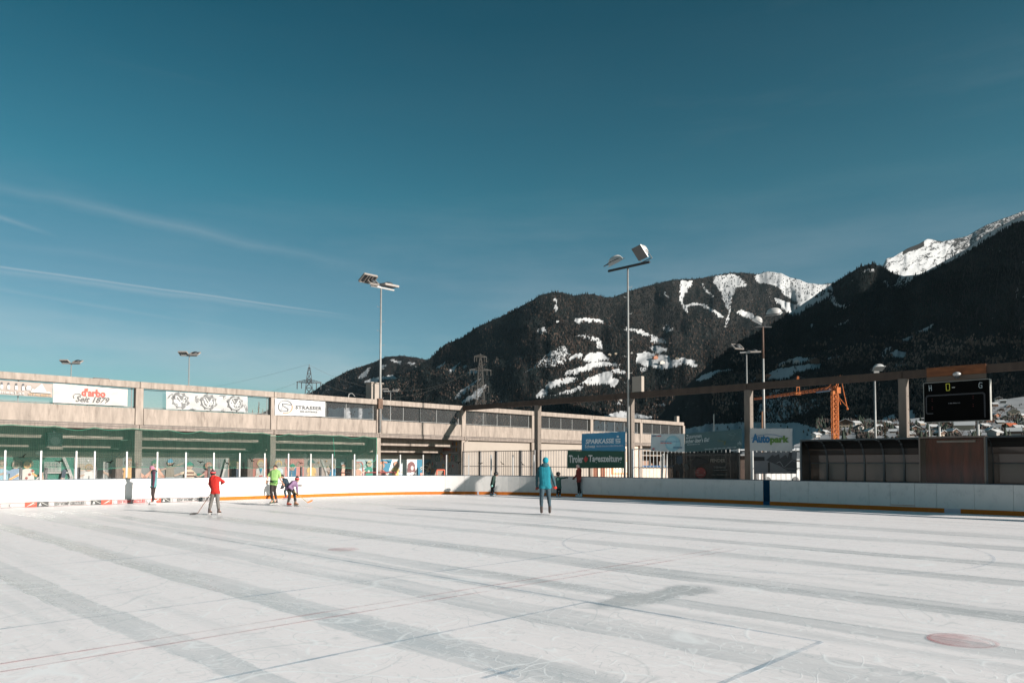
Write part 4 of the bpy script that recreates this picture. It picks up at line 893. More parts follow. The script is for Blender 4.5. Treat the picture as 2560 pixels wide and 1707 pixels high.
f3 = fence_banner([(1627.5,1085),(1711,1083.7),(1711.5,1130.2),(1627,1127.5)], -.62, 'pale_vinyl', 'pale banner with light blue globe and small red corner logo', (.50,.55,.56), .011)
f3.poly(circ(.66,.46,.44,1.95,26), (.26,.47,.54)); f3.poly(circ(.63,.50,.30,1.95,22), (.33,.54,.60)); f3.greek('www.online', (.04,.86,.17,.92), (.1,.12,.2)); f3.greek('shop', (.18,.86,.33,.92), (.6,.08,.06))
f3.greek('IHR GESUNDHEITSPARTNER', (.30,.55,.86,.60), (.15,.28,.42)); f3.greek('GEMEINSAM STARK', (.30,.46,.66,.51), (.6,.10,.10)); f3.greek('Besuchen Sie uns', (.68,.24,.95,.29), (.1,.2,.3)); f3.greek('www.steiner.at', (.68,.18,.95,.22), (.1,.2,.3))
f3.poly([(.055,.04),(.10,.04),(.10,.10),(.075,.16),(.055,.14)], (.02,.05,.12)); f3.poly([(.06,.12),(.13,.10),(.13,.20),(.08,.20)], (.55,.03,.03)); f3.line([(.06,.06),(.12,.18)], .02, (.7,.7,.7), asp=1.95)
f4 = fence_banner([(1711.5,1083.6),(1855,1071.6),(1855,1121),(1711.8,1130.4)], -.64, 'slate_green_vinyl', 'dark slate green banner with white slogan right of the globe banner', (.045,.10,.105), .011)
f4.text('Zusammen', (.03,.72,.31,.93), (.58,.62,.62), shear=.1); f4.text("sicher über's Eis!", (.02,.48,.445,.70), (.58,.62,.62), bold=.01, shear=.1); f4.greek('Ihre Versicherung', (.05,.36,.29,.43), (.2,.26,.27)); f4.line([(.80,.82),(.86,.86),(.90,.78),(.86,.70),(.81,.72),(.78,.80),(.88,.66)], .02, (.12,.20,.21), asp=2.9); f4.line([(.82,.45),(.93,.85)], .018, (.10,.17,.18), asp=2.9)
f4.line([(.60,.50),(.68,.45),(.73,.38),(.72,.25),(.70,.30),(.74,.45)], .02, (.15,.16,.04), asp=2.9); f4.greek('www.sicherheit-am-eis.at', (.37,.05,.92,.12), (.22,.28,.29)); f4.line([(.94,.18),(.94,.32),(.965,.22),(.965,.38),(.99,.2),(.99,.32)], .02, (.3,.36,.37), asp=2.9)
f5 = fence_banner([(1669,1131.2),(1851,1130),(1851,1199),(1670,1198)], -.60, 'dark_mesh_vinyl', 'dark see-through mesh banner with red disc hanging right down to the boards', (.022,.022,.020), .011, see=.80)
f5.text('VERSICHERT BEI', (.61,.80,.81,.85), (.10,.09,.07)); f5.text('FENDER', (.61,.64,.81,.77), (.20,.17,.14), bold=.02); f5.line([(.58,.60),(.58,.92),(.86,.92),(.86,.60),(.58,.60)], .008, (.10,.08,.06), asp=2.7)
f5.poly(circ(.475,.25,.20,2.7,26), (.19,.025,.02)); f5.greek('SIE FAHREN', (.42,.32,.52,.36), (.25,.16,.13)); f5.greek('GUT & GÜNSTIG', (.40,.24,.54,.28), (.25,.16,.13)); f5.greek('MIT UNS', (.43,.15,.52,.19), (.25,.16,.13))
f5.line([(.06,.90),(.08,.55),(.12,.45),(.24,.48),(.32,.60)], .02, (.03,.04,.045), asp=2.7); f5.poly([(.14,.88),(.22,.90),(.23,.62),(.18,.55),(.13,.62)], (.015,.03,.045)); f5.poly([(.24,.60),(.30,.58),(.32,.40),(.26,.30)], (.04,.04,.035)); f5.poly([(.10,.55),(.20,.50),(.24,.30),(.22,.02),(.19,.02),(.17,.28),(.13,.35),(.12,.02),(.09,.02),(.09,.40)], (.008,.009,.01)); f5.poly([(.36,.70),(.44,.80),(.56,.72),(.60,.60),(.50,.56),(.44,.45),(.37,.50)], (.006,.006,.006)); f5.greek('AUTO - WOHNEN', (.66,.42,.82,.50), (.09,.08,.07)); f5.greek('RECHTSSCHUTZ', (.66,.33,.84,.37), (.09,.08,.07)); f5.greek('VORSORGE UNFALL', (.62,.16,.86,.20), (.09,.08,.07))
f6 = fence_banner([(1874.5,1070),(1981,1070.4),(1981,1127.8),(1874.8,1127)], -.62, 'light_grey_vinyl', 'light grey banner with blue and green car park lettering', (.46,.455,.45), .011)
f6.text('Auto', (.055,.36,.49,.76), (.015,.13,.27), bold=.05, italic=-.01); f6.text('park', (.49,.27,.93,.66), (.09,.19,.03), bold=.05, italic=.03); f6.line([(.05,.56),(.20,.68),(.40,.73),(.60,.72),(.78,.62)], .022, (.015,.13,.27), asp=1.75)
f7 = fence_banner([(1884.5,1129.6),(1992,1129.6),(1992,1183.7),(1885.5,1184)], -.60, 'grey_photo_vinyl', 'grey photo banner of pipes and industrial tanks below the car park banner', (.15,.15,.16), .011)
f7.poly([(0,.60),(.26,.60),(.26,.78),(0,.78)], (.008,.010,.012)); f7.poly(circ(.18,.69,.06,1.9,16), (.0,.07,.16)); f7.poly([(.30,.62),(.45,.88),(.50,.80),(.60,.92),(.62,.70),(.75,.88),(.80,.72),(.83,.98),(.90,.97),(.88,.70),(1,.6),(1,.0),(.9,.0),(.62,.34),(.36,.58)], (.035,.035,.04)); f7.poly([(.36,.57),(.62,.36),(.88,.02),(.40,.02),(.36,.3)], (.13,.13,.135)); f7.poly([(.34,.5),(.39,.55),(.39,.02),(.345,.02)], (.02,.02,.02)); f7.line([(.55,.50),(.62,.56),(.68,.40),(.70,.30)], .02, (.28,.28,.28), asp=1.9); f7.line([(.73,.30),(.90,.62),(1.0,.55)], .02, (.22,.22,.23), asp=1.9); f7.line([(.74,.24),(.99,.22)], .02, (.2,.2,.2), asp=1.9); f7.line([(.82,.12),(.99,.10)], .02, (.2,.2,.2), asp=1.9)
# ------------------------------------------------------------------ team shelters
RIBM = mat('dark_green_grey_rib', (.05,.06,.065), .5, metal=.3)
SMOKE = mixmat('smoked_polycarbonate', (.030,.021,.016), .85, .35, gloss=1.0, trans=(.10,.07,.055))
ROOFP = mat('black_roof_sheet', (.006,.006,.006), .6)
XFR, XBK = -1.42, -.52
zt = hx(2003, 1101.5, XFR).z
def shelter(pa, pb_, nrib, label, endwall=True, endpb=False):
    ya = hx(pa, 1150, XFR).y; yb = hx(pb_, 1150, XFR).y if not isinstance(pb_, float) else pb_
    t = thing('team_shelter', label, 'team shelter', siteat(0, ya, 0)); L = ya-yb
    prof = [(XFR, zt), (XFR+.28, zt-.04), (XFR+.52, zt-.16), (XFR+.72, zt-.36), (XFR+.84, zt-.62), (XBK, zt-.95)]
    # roof part opaque, lower back smoked
    mb = MB(); P_ = prof[:4]
    for (x0, z0), (x1, z1) in zip(P_[:-1], P_[1:]): mb.add([(x0,-L,z0),(x0,0,z0),(x1,0,z1),(x1,-L,z1),(x0,-L,z0+.02),(x0,0,z0+.02),(x1,0,z1+.02),(x1,-L,z1+.02)], [(0,1,2,3),(7,6,5,4),(0,4,5,1),(3,2,6,7)])
    mb.build('curved_roof', ROOFP, t)
    for i in range(nrib-1):
        u0, u1 = -L*i/(nrib-1)-.03, -L*(i+1)/(nrib-1)+.03
        mb = MB()
        for (x0, z0), (x1, z1) in zip(prof[3:-1], prof[4:]): mb.add([(x0,u1,z0),(x0,u0,z0),(x1,u0,z1),(x1,u1,z1)], [(0,1,2,3)])
        mb.build('upper_pane', SMOKE, t)
        mb = MB(); mb.add([(XBK,u1,zt-.98),(XBK,u0,zt-.98),(XBK,u0,.12),(XBK,u1,.12)], [(0,1,2,3)]); mb.build('lower_pane', SMOKE, t)
    for i in range(nrib):
        y = -L*i/(nrib-1); mb = MB()
        for (x0, z0), (x1, z1) in zip(prof[:-1], prof[1:]):
            mb.add([(x0-.01,y-.035,z0-.05),(x0-.01,y+.035,z0-.05),(x1-.045,y+.035,z1-.01),(x1-.045,y-.035,z1-.01),(x0-.01,y-.035,z0-.004),(x0-.01,y+.035,z0-.004),(x1,y+.035,z1-.004),(x1,y-.035,z1-.004)], [(3,2,1,0),(4,5,6,7),(0,1,5,4),(1,2,6,5),(2,3,7,6),(3,0,4,7)])
        mb.box(XBK-.05, XBK-.002, y-.035, y+.035, 0, zt-.95); mb.build('rib', RIBM, t)
    mb = MB(); mb.box(XBK-.045, XBK-.004, -L, 0, zt-.99, zt-.95); mb.build('cross_rail', RIBM, t)
    mb = MB(); mb.box(XFR-.03, XFR+.03, -L-.03, .03, zt-.02, zt+.045); mb.build('front_beam', RIBM, t)
    mb = MB(); mb.box(XBK-.42, XBK-.08, -L+.1, -.1, .42, .47); mb.build('bench', mat('bench_board', (.10,.06,.04), .7), t)
    for y in ((0,) if not endpb else (0, -L)):
        mb = MB(); mb.prism([(a, c_) for a, c_ in prof] + [(XBK, 0), (XFR, 0)], 'y', y-.01, y+.01); mb.build('end_panel', mixmat('smoked_end_panel', (.03,.025,.02), .88, .3, gloss=1), t)
    mb = MB(); mb.box(XFR-.025, XFR+.02, -.03, .03, 0, zt-.03); mb.build('front_post', RIBM, t)
    return t
shelter(2003, 2296, 7, 'long smoked team shelter with curved ribs left of the scorer box')
shelter(2467, -38.5, 6, 'team shelter with curved ribs at the right edge of the photo', True)
ya = hx(2298, 1150, XFR).y; yb = hx(2465, 1150, XFR).y; t = thing('scorer_box', 'flat-fronted scorer box with reddish brown panes between the team shelters', 'scorer box', siteat(0, ya, 0)); L = ya-yb
FR2 = mat('brown_grey_frame', (.16,.12,.10), .6)
mb = MB(); mb.box(XFR-.05, XBK+.2, -L, 0, zt, zt+.06); mb.build('roof', FR2, t)
for q in (0, L-.05): mb = MB(); mb.box(XFR-.04, XFR+.02, -q-.05, -q, 0, zt); mb.build('frame_post', FR2, t)
WINE = mat('wine_brown_curtain', (.15,.026,.018), .8, var=.5, scale=2.5, stretch=(1,2.4,.4), dirt=(.03,.015,.012), dscale=1.4)
mb = MB(); mb.box(XBK-.1, XBK, -L, 0, 0, zt); mb.build('back_panel', WINE, t)
mb = MB(); mb.add([(XFR,-L*.5-.0,.05),(XFR,-.05,.05),(XFR,-.05,zt-.03),(XFR,-L*.5,zt-.03)], [(3,2,1,0)]); mb.build('front_pane', mixmat('scratched_pane', (.08,.03,.025), .12, .3, gloss=.8), t)
mb = MB(); mb.add([(XFR,-L+.05,.05),(XFR,-L*.5-.005,.05),(XFR,-L*.5-.005,zt-.03),(XFR,-L+.05,zt-.03)], [(3,2,1,0)]); mb.build('front_pane', mixmat('scratched_pane_b', (.10,.04,.03), .16, .3, gloss=.8), t)
mb = MB(); mb.box(XBK-.4, XBK-.3, -L*.8, -L*.22, zt-.16, zt-.09); mb.build('tube_light', mat('unlit_tube', (.35,.30,.27), .5), t)
for q in (0, L): mb = MB(); mb.box(XFR, XBK, -q-.01, -q+.01, 0, zt-.002); mb.build('side_panel', FR2, t)
# ================================================================== terrain
def interp(pts, x): 
    xs, ys = zip(*pts); return np.interp(x, xs, ys)
def vnoise(x, y, seed=0):
    xi = np.floor(x).astype(np.int64); yi = np.floor(y).astype(np.int64); xf = x-xi; yf = y-yi
    def h(a, b):
        n = (a*374761393 + b*668265263 + seed*144269) & 0x7fffffff; n = (n ^ (n >> 13))*1274126177 & 0x7fffffff; return ((n ^ (n >> 16)) & 0xffff)/65535.0
    u = xf*xf*(3-2*xf); v = yf*yf*(3-2*yf)
    return (h(xi,yi)*(1-u)+h(xi+1,yi)*u)*(1-v)+(h(xi,yi+1)*(1-u)+h(xi+1,yi+1)*u)*v
def fbm(x, y, o=5, seed=0, ridged=False):
    s = 0; a = .5; f = 1.0
    for i in range(o):
        n_ = vnoise(x*f, y*f, seed+i*7)
        if ridged: n_ = 1-np.abs(2*n_-1)
        s = s + a*n_; a *= .5; f *= 2.03
    return s
def inpoly(px, py, poly):
    ins = np.zeros(px.shape, bool); n_ = len(poly); j = n_-1
    for i in range(n_):
        xi, yi = poly[i]; xj, yj = poly[j]
        c_ = ((yi > py) != (yj > py)) & (px < (xj-xi)*(py-yi)/((yj-yi) or 1e-9)+xi); ins ^= c_; j = i
    return ins
def conv(pl, ox, oy, k): return [(ox+x/k, oy+y/k) for x, y in pl]
SN = []      # (polygon in photo pixels, coverage)
def S2(*pts, cov=1.0): SN.append((conv(pts, 1300, 600, 3.136), cov))
def S6(*pts, cov=1.0): SN.append((conv(pts, 1840, 780, 4.61), cov))
def S3(*pts, cov=1.0): SN.append((conv(pts, 1900, 500, 2.614), cov))
def S1(*pts, cov=1.0): SN.append((conv(pts, 780, 600, 3.734), cov))
S2((425,612),(500,612),(640,630),(660,655),(620,650),(570,640),(540,648),(490,640),(460,658),(430,640))
S2((280,632),(318,632),(316,648),(282,648)); S2((115,715),(150,690),(190,682),(240,730),(160,738), cov=.7)
S2((255,462),(285,465),(298,530),(285,560),(268,555),(275,500), cov=.75)
S2((440,755),(500,735),(530,750),(620,770),(655,830),(650,860),(600,850),(590,790),(520,775), cov=.7)
S2((35,1045),(150,950),(190,910),(300,835),(345,830),(395,890),(380,940),(300,1000),(200,1000),(110,1010), cov=.62)
S2((375,960),(400,905),(440,888),(490,895),(488,935),(430,930),(400,950)); S2((500,945),(530,895),(600,880),(660,885),(705,940),(640,945),(560,960))
S2((340,1062),(370,1030),(500,990),(560,960),(700,950),(780,975),(760,1000),(700,990),(590,1000),(540,1030),(440,1055))
S2((190,1160),(215,1120),(300,1085),(440,1072),(465,1085),(420,1120),(300,1140),(240,1160))
S2((470,1130),(540,1080),(620,1045),(720,1030),(730,1060),(720,1080),(790,1095),(740,1160),(700,1150),(690,1130),(560,1140))
S2((125,1235),(150,1190),(210,1190),(200,1220),(180,1240)); S2((230,1225),(330,1190),(450,1155),(500,1150),(470,1180),(380,1200),(300,1215))
S2((705,1040),(720,1010),(780,1010),(845,1045),(800,1055))
S2((820,685),(870,690),(960,710),(1030,745),(1100,770),(1140,790),(1135,810),(1060,812),(1030,800),(1020,760),(960,745),(900,730),(850,715),(830,710), cov=.9)
S2((1010,840),(1060,825),(1160,850),(1150,870),(1100,890),(1050,880))
S2((920,890),(1000,880),(1170,905),(1185,935),(1290,925),(1370,950),(1390,985),(1380,1005),(1290,975),(1200,1000),(1130,1020),(1060,1000),(960,985),(920,970))
S2((1365,1100),(1420,1060),(1550,1020),(1640,1012),(1692,1025),(1600,1040),(1540,1060),(1470,1085),(1400,1100)); S2((930,1010),(960,995),(1000,1000),(990,1030),(950,1045), cov=.8)
S2((1265,320),(1350,315),(1345,350),(1310,390),(1285,430),(1280,490),(1300,530),(1330,565),(1310,570),(1275,520),(1248,470),(1255,400), cov=.92)
S2((1285,515),(1340,495),(1390,492),(1440,510),(1500,540),(1560,575),(1600,605),(1590,612),(1530,580),(1450,530),(1390,508),(1330,520),(1295,525))
S2((1120,400),(1140,410),(1165,450),(1150,455),(1125,430), cov=.8); S2((1415,330),(1430,340),(1470,390),(1520,440),(1515,450),(1450,400), cov=.7)
S2((1505,290),(1600,275),(1660,262),(1700,285),(1740,310),(1790,350),(1720,370),(1680,390),(1670,430),(1655,480),(1650,530),(1655,570),(1620,690),(1600,680),(1635,580),(1620,530),(1590,480),(1580,430),(1560,390),(1530,350), cov=.72)
S2((1695,575),(1740,550),(1790,560),(1830,590),(1850,612),(1810,620),(1760,600))
S2((1865,258),(1940,240),(2060,255),(2195,290),(2250,310),(2340,330),(2400,350),(2450,330),(2450,420),(2340,500),(2195,560),(2150,540),(2190,490),(2150,480),(2090,450),(2060,420),(2020,370),(1960,350),(1880,340),(1830,290), cov=.80)
S2((1990,455),(2060,475),(2140,510),(2195,500),(2300,430),(2300,500),(2195,580),(2110,590),(2080,565),(2060,530),(2010,490))
S2((1120,690),(1150,655),(1200,690),(1190,720),(1140,715), cov=.55); S2((640,1385),(700,1365),(800,1340),(900,1360),(1050,1380),(1010,1420),(830,1430))
S2((1020,1300),(1100,1290),(1130,1275),(1140,1300),(1030,1305)); S2((1285,1480),(1450,1450),(1600,1435),(1745,1430),(2195,1435),(2195,1600),(1285,1600)); S2((480,1600),(520,1500),(600,1420),(800,1430),(900,1500),(1000,1600), cov=.9)
S2((1520,1275),(1720,1270),(1720,1280),(1530,1285), cov=.8); S2((1560,1400),(1850,1390),(1850,1400),(1570,1408), cov=.7)
S2((730,1290),(770,1270),(800,1290),(780,1300), cov=.8)
S2((1850,1425),(1890,1290),(1960,1240),(2195,1230),(2195,1330),(2100,1400),(1990,1430), cov=.5)
S6((465,620),(540,570),(650,535),(740,510),(800,525),(920,525),(910,555),(850,570),(760,590),(700,600),(640,590),(590,600),(520,625))
S6((340,740),(380,700),(460,660),(700,620),(860,590),(975,600),(965,660),(820,660),(700,700),(640,740),(600,770),(360,800)); S6((1025,550),(1100,515),(1190,508),(1200,525),(1110,550)); S6((160,800),(180,770),(310,740),(330,790), cov=.8)
S6((220,1260),(260,1100),(300,1020),(400,920),(520,880),(560,930),(650,960),(650,1020),(800,1060),(880,1000),(1000,990),(980,1090),(880,1130),(780,1180),(620,1180),(590,1260), cov=.62)
S6((0,1290),(220,1280),(650,1285),(800,1300),(1000,1350),(1100,1400),(1100,1600),(0,1640)); S6((1320,1165),(1350,1160),(1440,1210),(1520,1280),(1500,1285),(1420,1225))
S6((1120,160),(1200,150),(1300,85),(1310,105),(1200,165), cov=.6); S6((850,170),(920,125),(900,165),(860,180), cov=.8); S6((1680,470),(1740,410),(1740,440),(1700,490), cov=.7); S6((1660,530),(1700,510),(1730,520),(1700,545), cov=.7)
S3((1015,865),(1060,850),(1140,810),(1130,835),(1090,860),(1030,872)); S3((925,915),(1000,880),(990,910),(940,930)); S3((845,1000),(880,985),(950,990),(950,1040),(880,1035)); S3((870,1110),(880,1060),(930,1045),(990,1060),(960,1100),(900,1115), cov=.5); S3((790,1035),(800,990),(860,950),(860,975),(820,1000),(800,1040), cov=.8)
S3((450,650),(480,610),(490,650),(520,685),(590,690),(560,710),(500,700),(470,680), cov=.7); S3((325,820),(360,800),(350,825)); S3((485,820),(580,780),(570,805),(500,830), cov=.7); S3((645,485),(690,445),(745,450),(755,470),(700,475), cov=.65)
S3((805,520),(825,510),(850,560),(920,580),(980,550),(1000,510),(960,495),(900,490),(895,540),(860,575),(830,580), cov=.6)
S3((905,498),(1020,480),(1100,440),(1180,400),(1250,350),(1350,280),(1480,190),(1600,120),(1760,60),(1760,110),(1600,190),(1400,310),(1300,375),(1200,425),(1080,480),(980,520), cov=.9)
S3((1620,1410),(1640,1350),(1760,1310),(1760,1400),(1680,1420)); S3((770,1450),(850,1400),(885,1400),(885,1440),(800,1460)); S3((960,1380),(1000,1370),(1040,1450),(1070,1430),(1070,1500),(960,1470), cov=.9)
S1((435,1295),(470,1240),(520,1195),(545,1195),(530,1240),(480,1290)); S1((480,1310),(560,1300),(640,1280),(740,1270),(810,1275),(780,1300),(700,1300),(620,1310),(600,1345),(550,1345),(490,1335)); S1((655,1170),(690,1155),(690,1180),(665,1195)); S1((720,1120),(760,1112),(800,1135),(835,1130),(830,1180),(820,1160),(760,1140), cov=.8); S1((880,1130),(920,1135),(960,1140),(960,1160),(910,1170),(890,1150), cov=.7); S1((955,1190),(985,1180),(980,1195))
S1((1150,1200),(1200,1165),(1250,1130),(1230,1170),(1190,1210), cov=.85); S1((1275,1240),(1320,1190),(1385,1130),(1370,1180),(1320,1230), cov=.9); S1((1400,1185),(1440,1165),(1455,1175),(1420,1200), cov=.8); S1((1435,1250),(1500,1200),(1560,1210),(1520,1250), cov=.8)
S1((1310,1485),(1400,1400),(1500,1330),(1600,1270),(1580,1300),(1480,1390),(1380,1480), cov=.85); S1((1380,1530),(1450,1470),(1560,1380),(1630,1340),(1600,1420),(1540,1490),(1440,1520)); S1((1715,1520),(1770,1495),(1800,1515)); S1((2165,1380),(2230,1325),(2315,1300),(2315,1370),(2200,1395)); S1((2090,1460),(2130,1400),(2200,1400),(2190,1460),(2100,1475)); S1((2085,850),(2140,815),(2190,830),(2230,870),(2150,875), cov=.6)
S1((1800,1140),(1900,1070),(1980,1080),(1900,1200),(1860,1190), cov=.4); S1((30,1480),(150,1380),(200,1350),(160,1410),(100,1470), cov=.4); S1((260,1400),(370,1340),(430,1320),(330,1400), cov=.35)
SN.append(([(985,1100),(1010,1075),(930,1020),(820,1020),(820,1100)], 1.0))     # field seen through the upper deck
def snowmask(px, py):
    m = np.zeros(px.shape); px = px+(fbm(px/9+3, py/7, 3, 61)-.44)*11+(fbm(px/2.6+3, py/2.6, 2, 65)-.37)*5; py = py+(fbm(px/9+90, py/7+5, 3, 62)-.44)*8+(fbm(px/2.6, py/2.6+9, 2, 66)-.37)*4
    for pl, cv in SN: 
        xs = [p[0] for p in pl]; ys = [p[1] for p in pl]
        bb = (px > min(xs)-2) & (px < max(xs)+2) & (py > min(ys)-2) & (py < max(ys)+2)
        if not bb.any(): continue
        sub = inpoly(px[bb], py[bb], pl); t = m[bb]; t[sub] = np.maximum(t[sub], cv); m[bb] = t
    return m
TERR = bpy.data.materials.new('forest_floor_and_snow'); TERR.use_nodes = True
n = TERR.node_tree.nodes; l = TERR.node_tree.links; b = n['Principled BSDF']; b.inputs['Roughness'].default_value = .95; b.inputs['Specular IOR Level'].default_value = .1
at_ = n.new('ShaderNodeAttribute'); at_.attribute_name = 'snow'
T = n.new('ShaderNodeTexCoord')
nz = n.new('ShaderNodeTexNoise'); nz.inputs['Scale'].default_value = .035; nz.inputs['Detail'].default_value = 8; nz.inputs['Roughness'].default_value = .7; l.new(T.outputs['Object'], nz.inputs['Vector'])
nb = n.new('ShaderNodeTexNoise'); nb.inputs['Scale'].default_value = .004; nb.inputs['Detail'].default_value = 6; l.new(T.outputs['Object'], nb.inputs['Vector'])
fac = mth('ADD', at_.outputs['Fac'], mth('MULTIPLY', mth('SUBTRACT', nz.outputs[0], .5, nodes=n, links=l), 1.7, nodes=n, links=l), nodes=n, links=l)
fr_ = n.new('ShaderNodeMapRange'); fr_.inputs[1].default_value = .46; fr_.inputs[2].default_value = .58; l.new(fac, fr_.inputs[0])
dm = n.new('ShaderNodeMix'); dm.data_type = 'RGBA'; l.new(nb.outputs[0], dm.inputs[0]); dm.inputs[6].default_value = (.011,.011,.011,1); dm.inputs[7].default_value = (.026,.020,.017,1)
sm = n.new('ShaderNodeMix'); sm.data_type = 'RGBA'; l.new(fr_.outputs[0], sm.inputs[0]); l.new(dm.outputs[2], sm.inputs[6]); sm.inputs[7].default_value = (.385,.39,.40,1)
l.new(sm.outputs[2], b.inputs['Base Color'])

LAYERS = {}
def sheet(name, px0, px1, step, nrow, ridge, base, D0, D1, amp, gx, seed, g=1.0, jag=1.2):
    """hillside between a base line and a ridge line; returns arrays for placing trees and houses"""
    pxs = np.arange(px0, px1+step, step); t = np.linspace(0, 1, nrow)
    yr = interp(ridge, pxs); yr = yr + (fbm(pxs/9, pxs*0, 3, seed)-.45)*2*jag
    yb = interp(base, pxs) if isinstance(base, list) else np.full(pxs.shape, float(base))
    d0 = interp(D0, pxs); d1 = interp(D1, pxs)
    PX, TT = np.meshgrid(pxs, t); PY = yb[None]+(yr-yb)[None]*TT
    D = d0[None]+(d1-d0)[None]*TT**g
    rel = fbm(PX/gx, PY/(gx*1.9)+PX/(gx*6), 6, seed, True)-.55
    big = fbm(PX/(gx*3.2), PY/(gx*4), 3, seed+31)-.5
    D = D*(1+amp*(rel*.7+big*2.6)*np.clip(.35+TT*3, 0, 1)*np.clip((1-TT)*6+.25, 0, 1))
    V = np.zeros((nrow+2, len(pxs), 3))
    dx = (PX-W0/2)/F; dy = -(PY-PPY)/F
    M_ = np.array(RC); dirs = dx[..., None]*M_[:, 0] + dy[..., None]*M_[:, 1] - M_[:, 2]; dirs = dirs/dirs[..., 1:2]
    V[:nrow] = np.array(CAM)+dirs*D[..., None]
    top = V[nrow-1]; V[nrow] = top*1.06; V[nrow, :, 2] = top[:, 2]*.90; V[nrow+1] = top*1.4; V[nrow+1, :, 2] = top[:, 2]*.2
    snow = np.zeros((nrow+2, len(pxs))); snow[:nrow] = snowmask(PX.ravel(), PY.ravel()).reshape(PX.shape)
    if name == 'far_summit': snow[:] = .6
    if name == 'far_summit': snow[:nrow] = np.where(PX < 2385, .74, .50)-.42*np.clip((fbm(PX/16+PY/22, PY/9, 4, 88, True)-.66)*5, 0, 1)-.5*((PX > 2255) & (PX < 2312) & (PY < interp(R_D, pxs)[None]+9+(PX-2255)*.06))
    else: snow[:nrow] = np.maximum(snow[:nrow], .26*np.clip((fbm(PX/30, PY/22, 4, seed+9)-.42)*6, 0, 1))
    nr, nc = nrow+2, len(pxs)
    idx = np.arange(nr*nc).reshape(nr, nc); q = np.stack([idx[:-1,:-1], idx[:-1,1:], idx[1:,1:], idx[1:,:-1]], -1).reshape(-1, 4)
    me = bpy.data.meshes.new(name); me.vertices.add(nr*nc); me.vertices.foreach_set('co', V.reshape(-1)); me.loops.add(q.size); me.loops.foreach_set('vertex_index', q.reshape(-1)); me.polygons.add(len(q)); me.polygons.foreach_set('loop_start', np.arange(0, q.size, 4)); me.polygons.foreach_set('loop_total', np.full(len(q), 4)); me.update()
    a = me.attributes.new('snow', 'FLOAT', 'POINT'); a.data.foreach_set('value', snow.reshape(-1).astype(np.float32)); me.materials.append(TERR)
    me.polygons.foreach_set('use_smooth', [True]*len(q))
    o = link(name, me); o['kind'] = 'structure'
    LAYERS[name] = dict(px0=px0, step=step, yr=yr, yb=yb, D=D, nrow=nrow, pxs=pxs); return o
def depth(name, px, py):
    L = LAYERS[name]; i = np.clip((px-L['px0'])/L['step'], 0, len(L['pxs'])-1.001); i0 = i.astype(int); f = i-i0
    yr = L['yr'][i0]*(1-f)+L['yr'][i0+1]*f; yb = L['yb'][i0]*(1-f)+L['yb'][i0+1]*f
    t = np.clip((py-yb)/(yr-yb), 0, 1)*(L['nrow']-1); j0 = np.clip(t.astype(int), 0, L['nrow']-2); g = t-j0
    D = L['D']; return (D[j0,i0]*(1-f)+D[j0,i0+1]*f)*(1-g)+(D[j0+1,i0]*(1-f)+D[j0+1,i0+1]*f)*g, yr
R_A = [(640,1040),(700,1010),(780,980),(815,956),(874,925),(914,912),(941,903),(967,891),(1008,889),(1037,893),(1072,900),(1120,930),(1180,960)]
R_B = [(880,1010),(960,960),(1030,925),(1072,898),(1091,881),(1112,861),(1155,845),(1192,818),(1249,793),(1278,779),(1332,750),(1350,738),(1380,731),(1405,731),(1434,739),(1460,735),(1482,735),(1510,743),(1533,743),(1577,726),(1619,715),(1683,699),(1740,697),(1778,691),(1826,682),(1858,681),(1890,686),(1919,679),(1954,683),(1976,694),(2000,699),(2015,706),(2053,711),(2084,707),(2140,720),(2300,760)]
R_C = [(1480,1152),(1560,1120),(1640,1050),(1710,970),(1780,905),(1840,862),(1900,828),(1940,805),(1973,783),(2015,755),(2053,728),(2084,708),(2114,689),(2149,668),(2183,659),(2206,667),(2235,684),(2262,690),(2300,686),(2335,668),(2380,642),(2420,620),(2466,585),(2512,560),(2560,538),(2600,540),(2700,640),(2800,760),(2990,900)]  # unseen ridge past the right edge is lowered to let the sun through
R_D = [(2160,720),(2206,666),(2217,646),(2233,643),(2267,622),(2298,610),(2319,597),(2355,604),(2382,598),(2416,591),(2466,562),(2512,545),(2560,527),(2600,520),(2700,700)]  # unseen right end drops away so it throws less shade
sheet('far_summit', 2150, 2700, 3, 80, R_D, 740, [(2150,8300),(2355,9600),(2430,10000),(2700,10400)], [(2150,8900),(2355,11200),(2430,11700),(2700,12600)], .012, 11, 5)
sheet('far_hill', 640, 1190, 3, 90, R_A, 1157, [(640,4200),(1190,4200)], [(640,8500),(1190,8800)], .06, 50, 11)
sheet('main_mountain', 860, 2320, 3, 190, R_B, 1157.2, [(860,3600),(1300,3000),(1700,3500),(2320,4600)], [(860,6200),(1380,6600),(1900,8900),(2320,9500)], .10, 70, 23)
sheet('right_mountain', 1490, 2980, 3, 190, R_C, 1157.6, [(1770,2500),(2100,1800),(2560,1350),(2990,1250)], [(1770,3300),(1900,3500),(2100,3500),(2200,3400),(2300,2900),(2420,2400),(2560,1950),(2990,1800)], .075, 70, 42, g=.9)

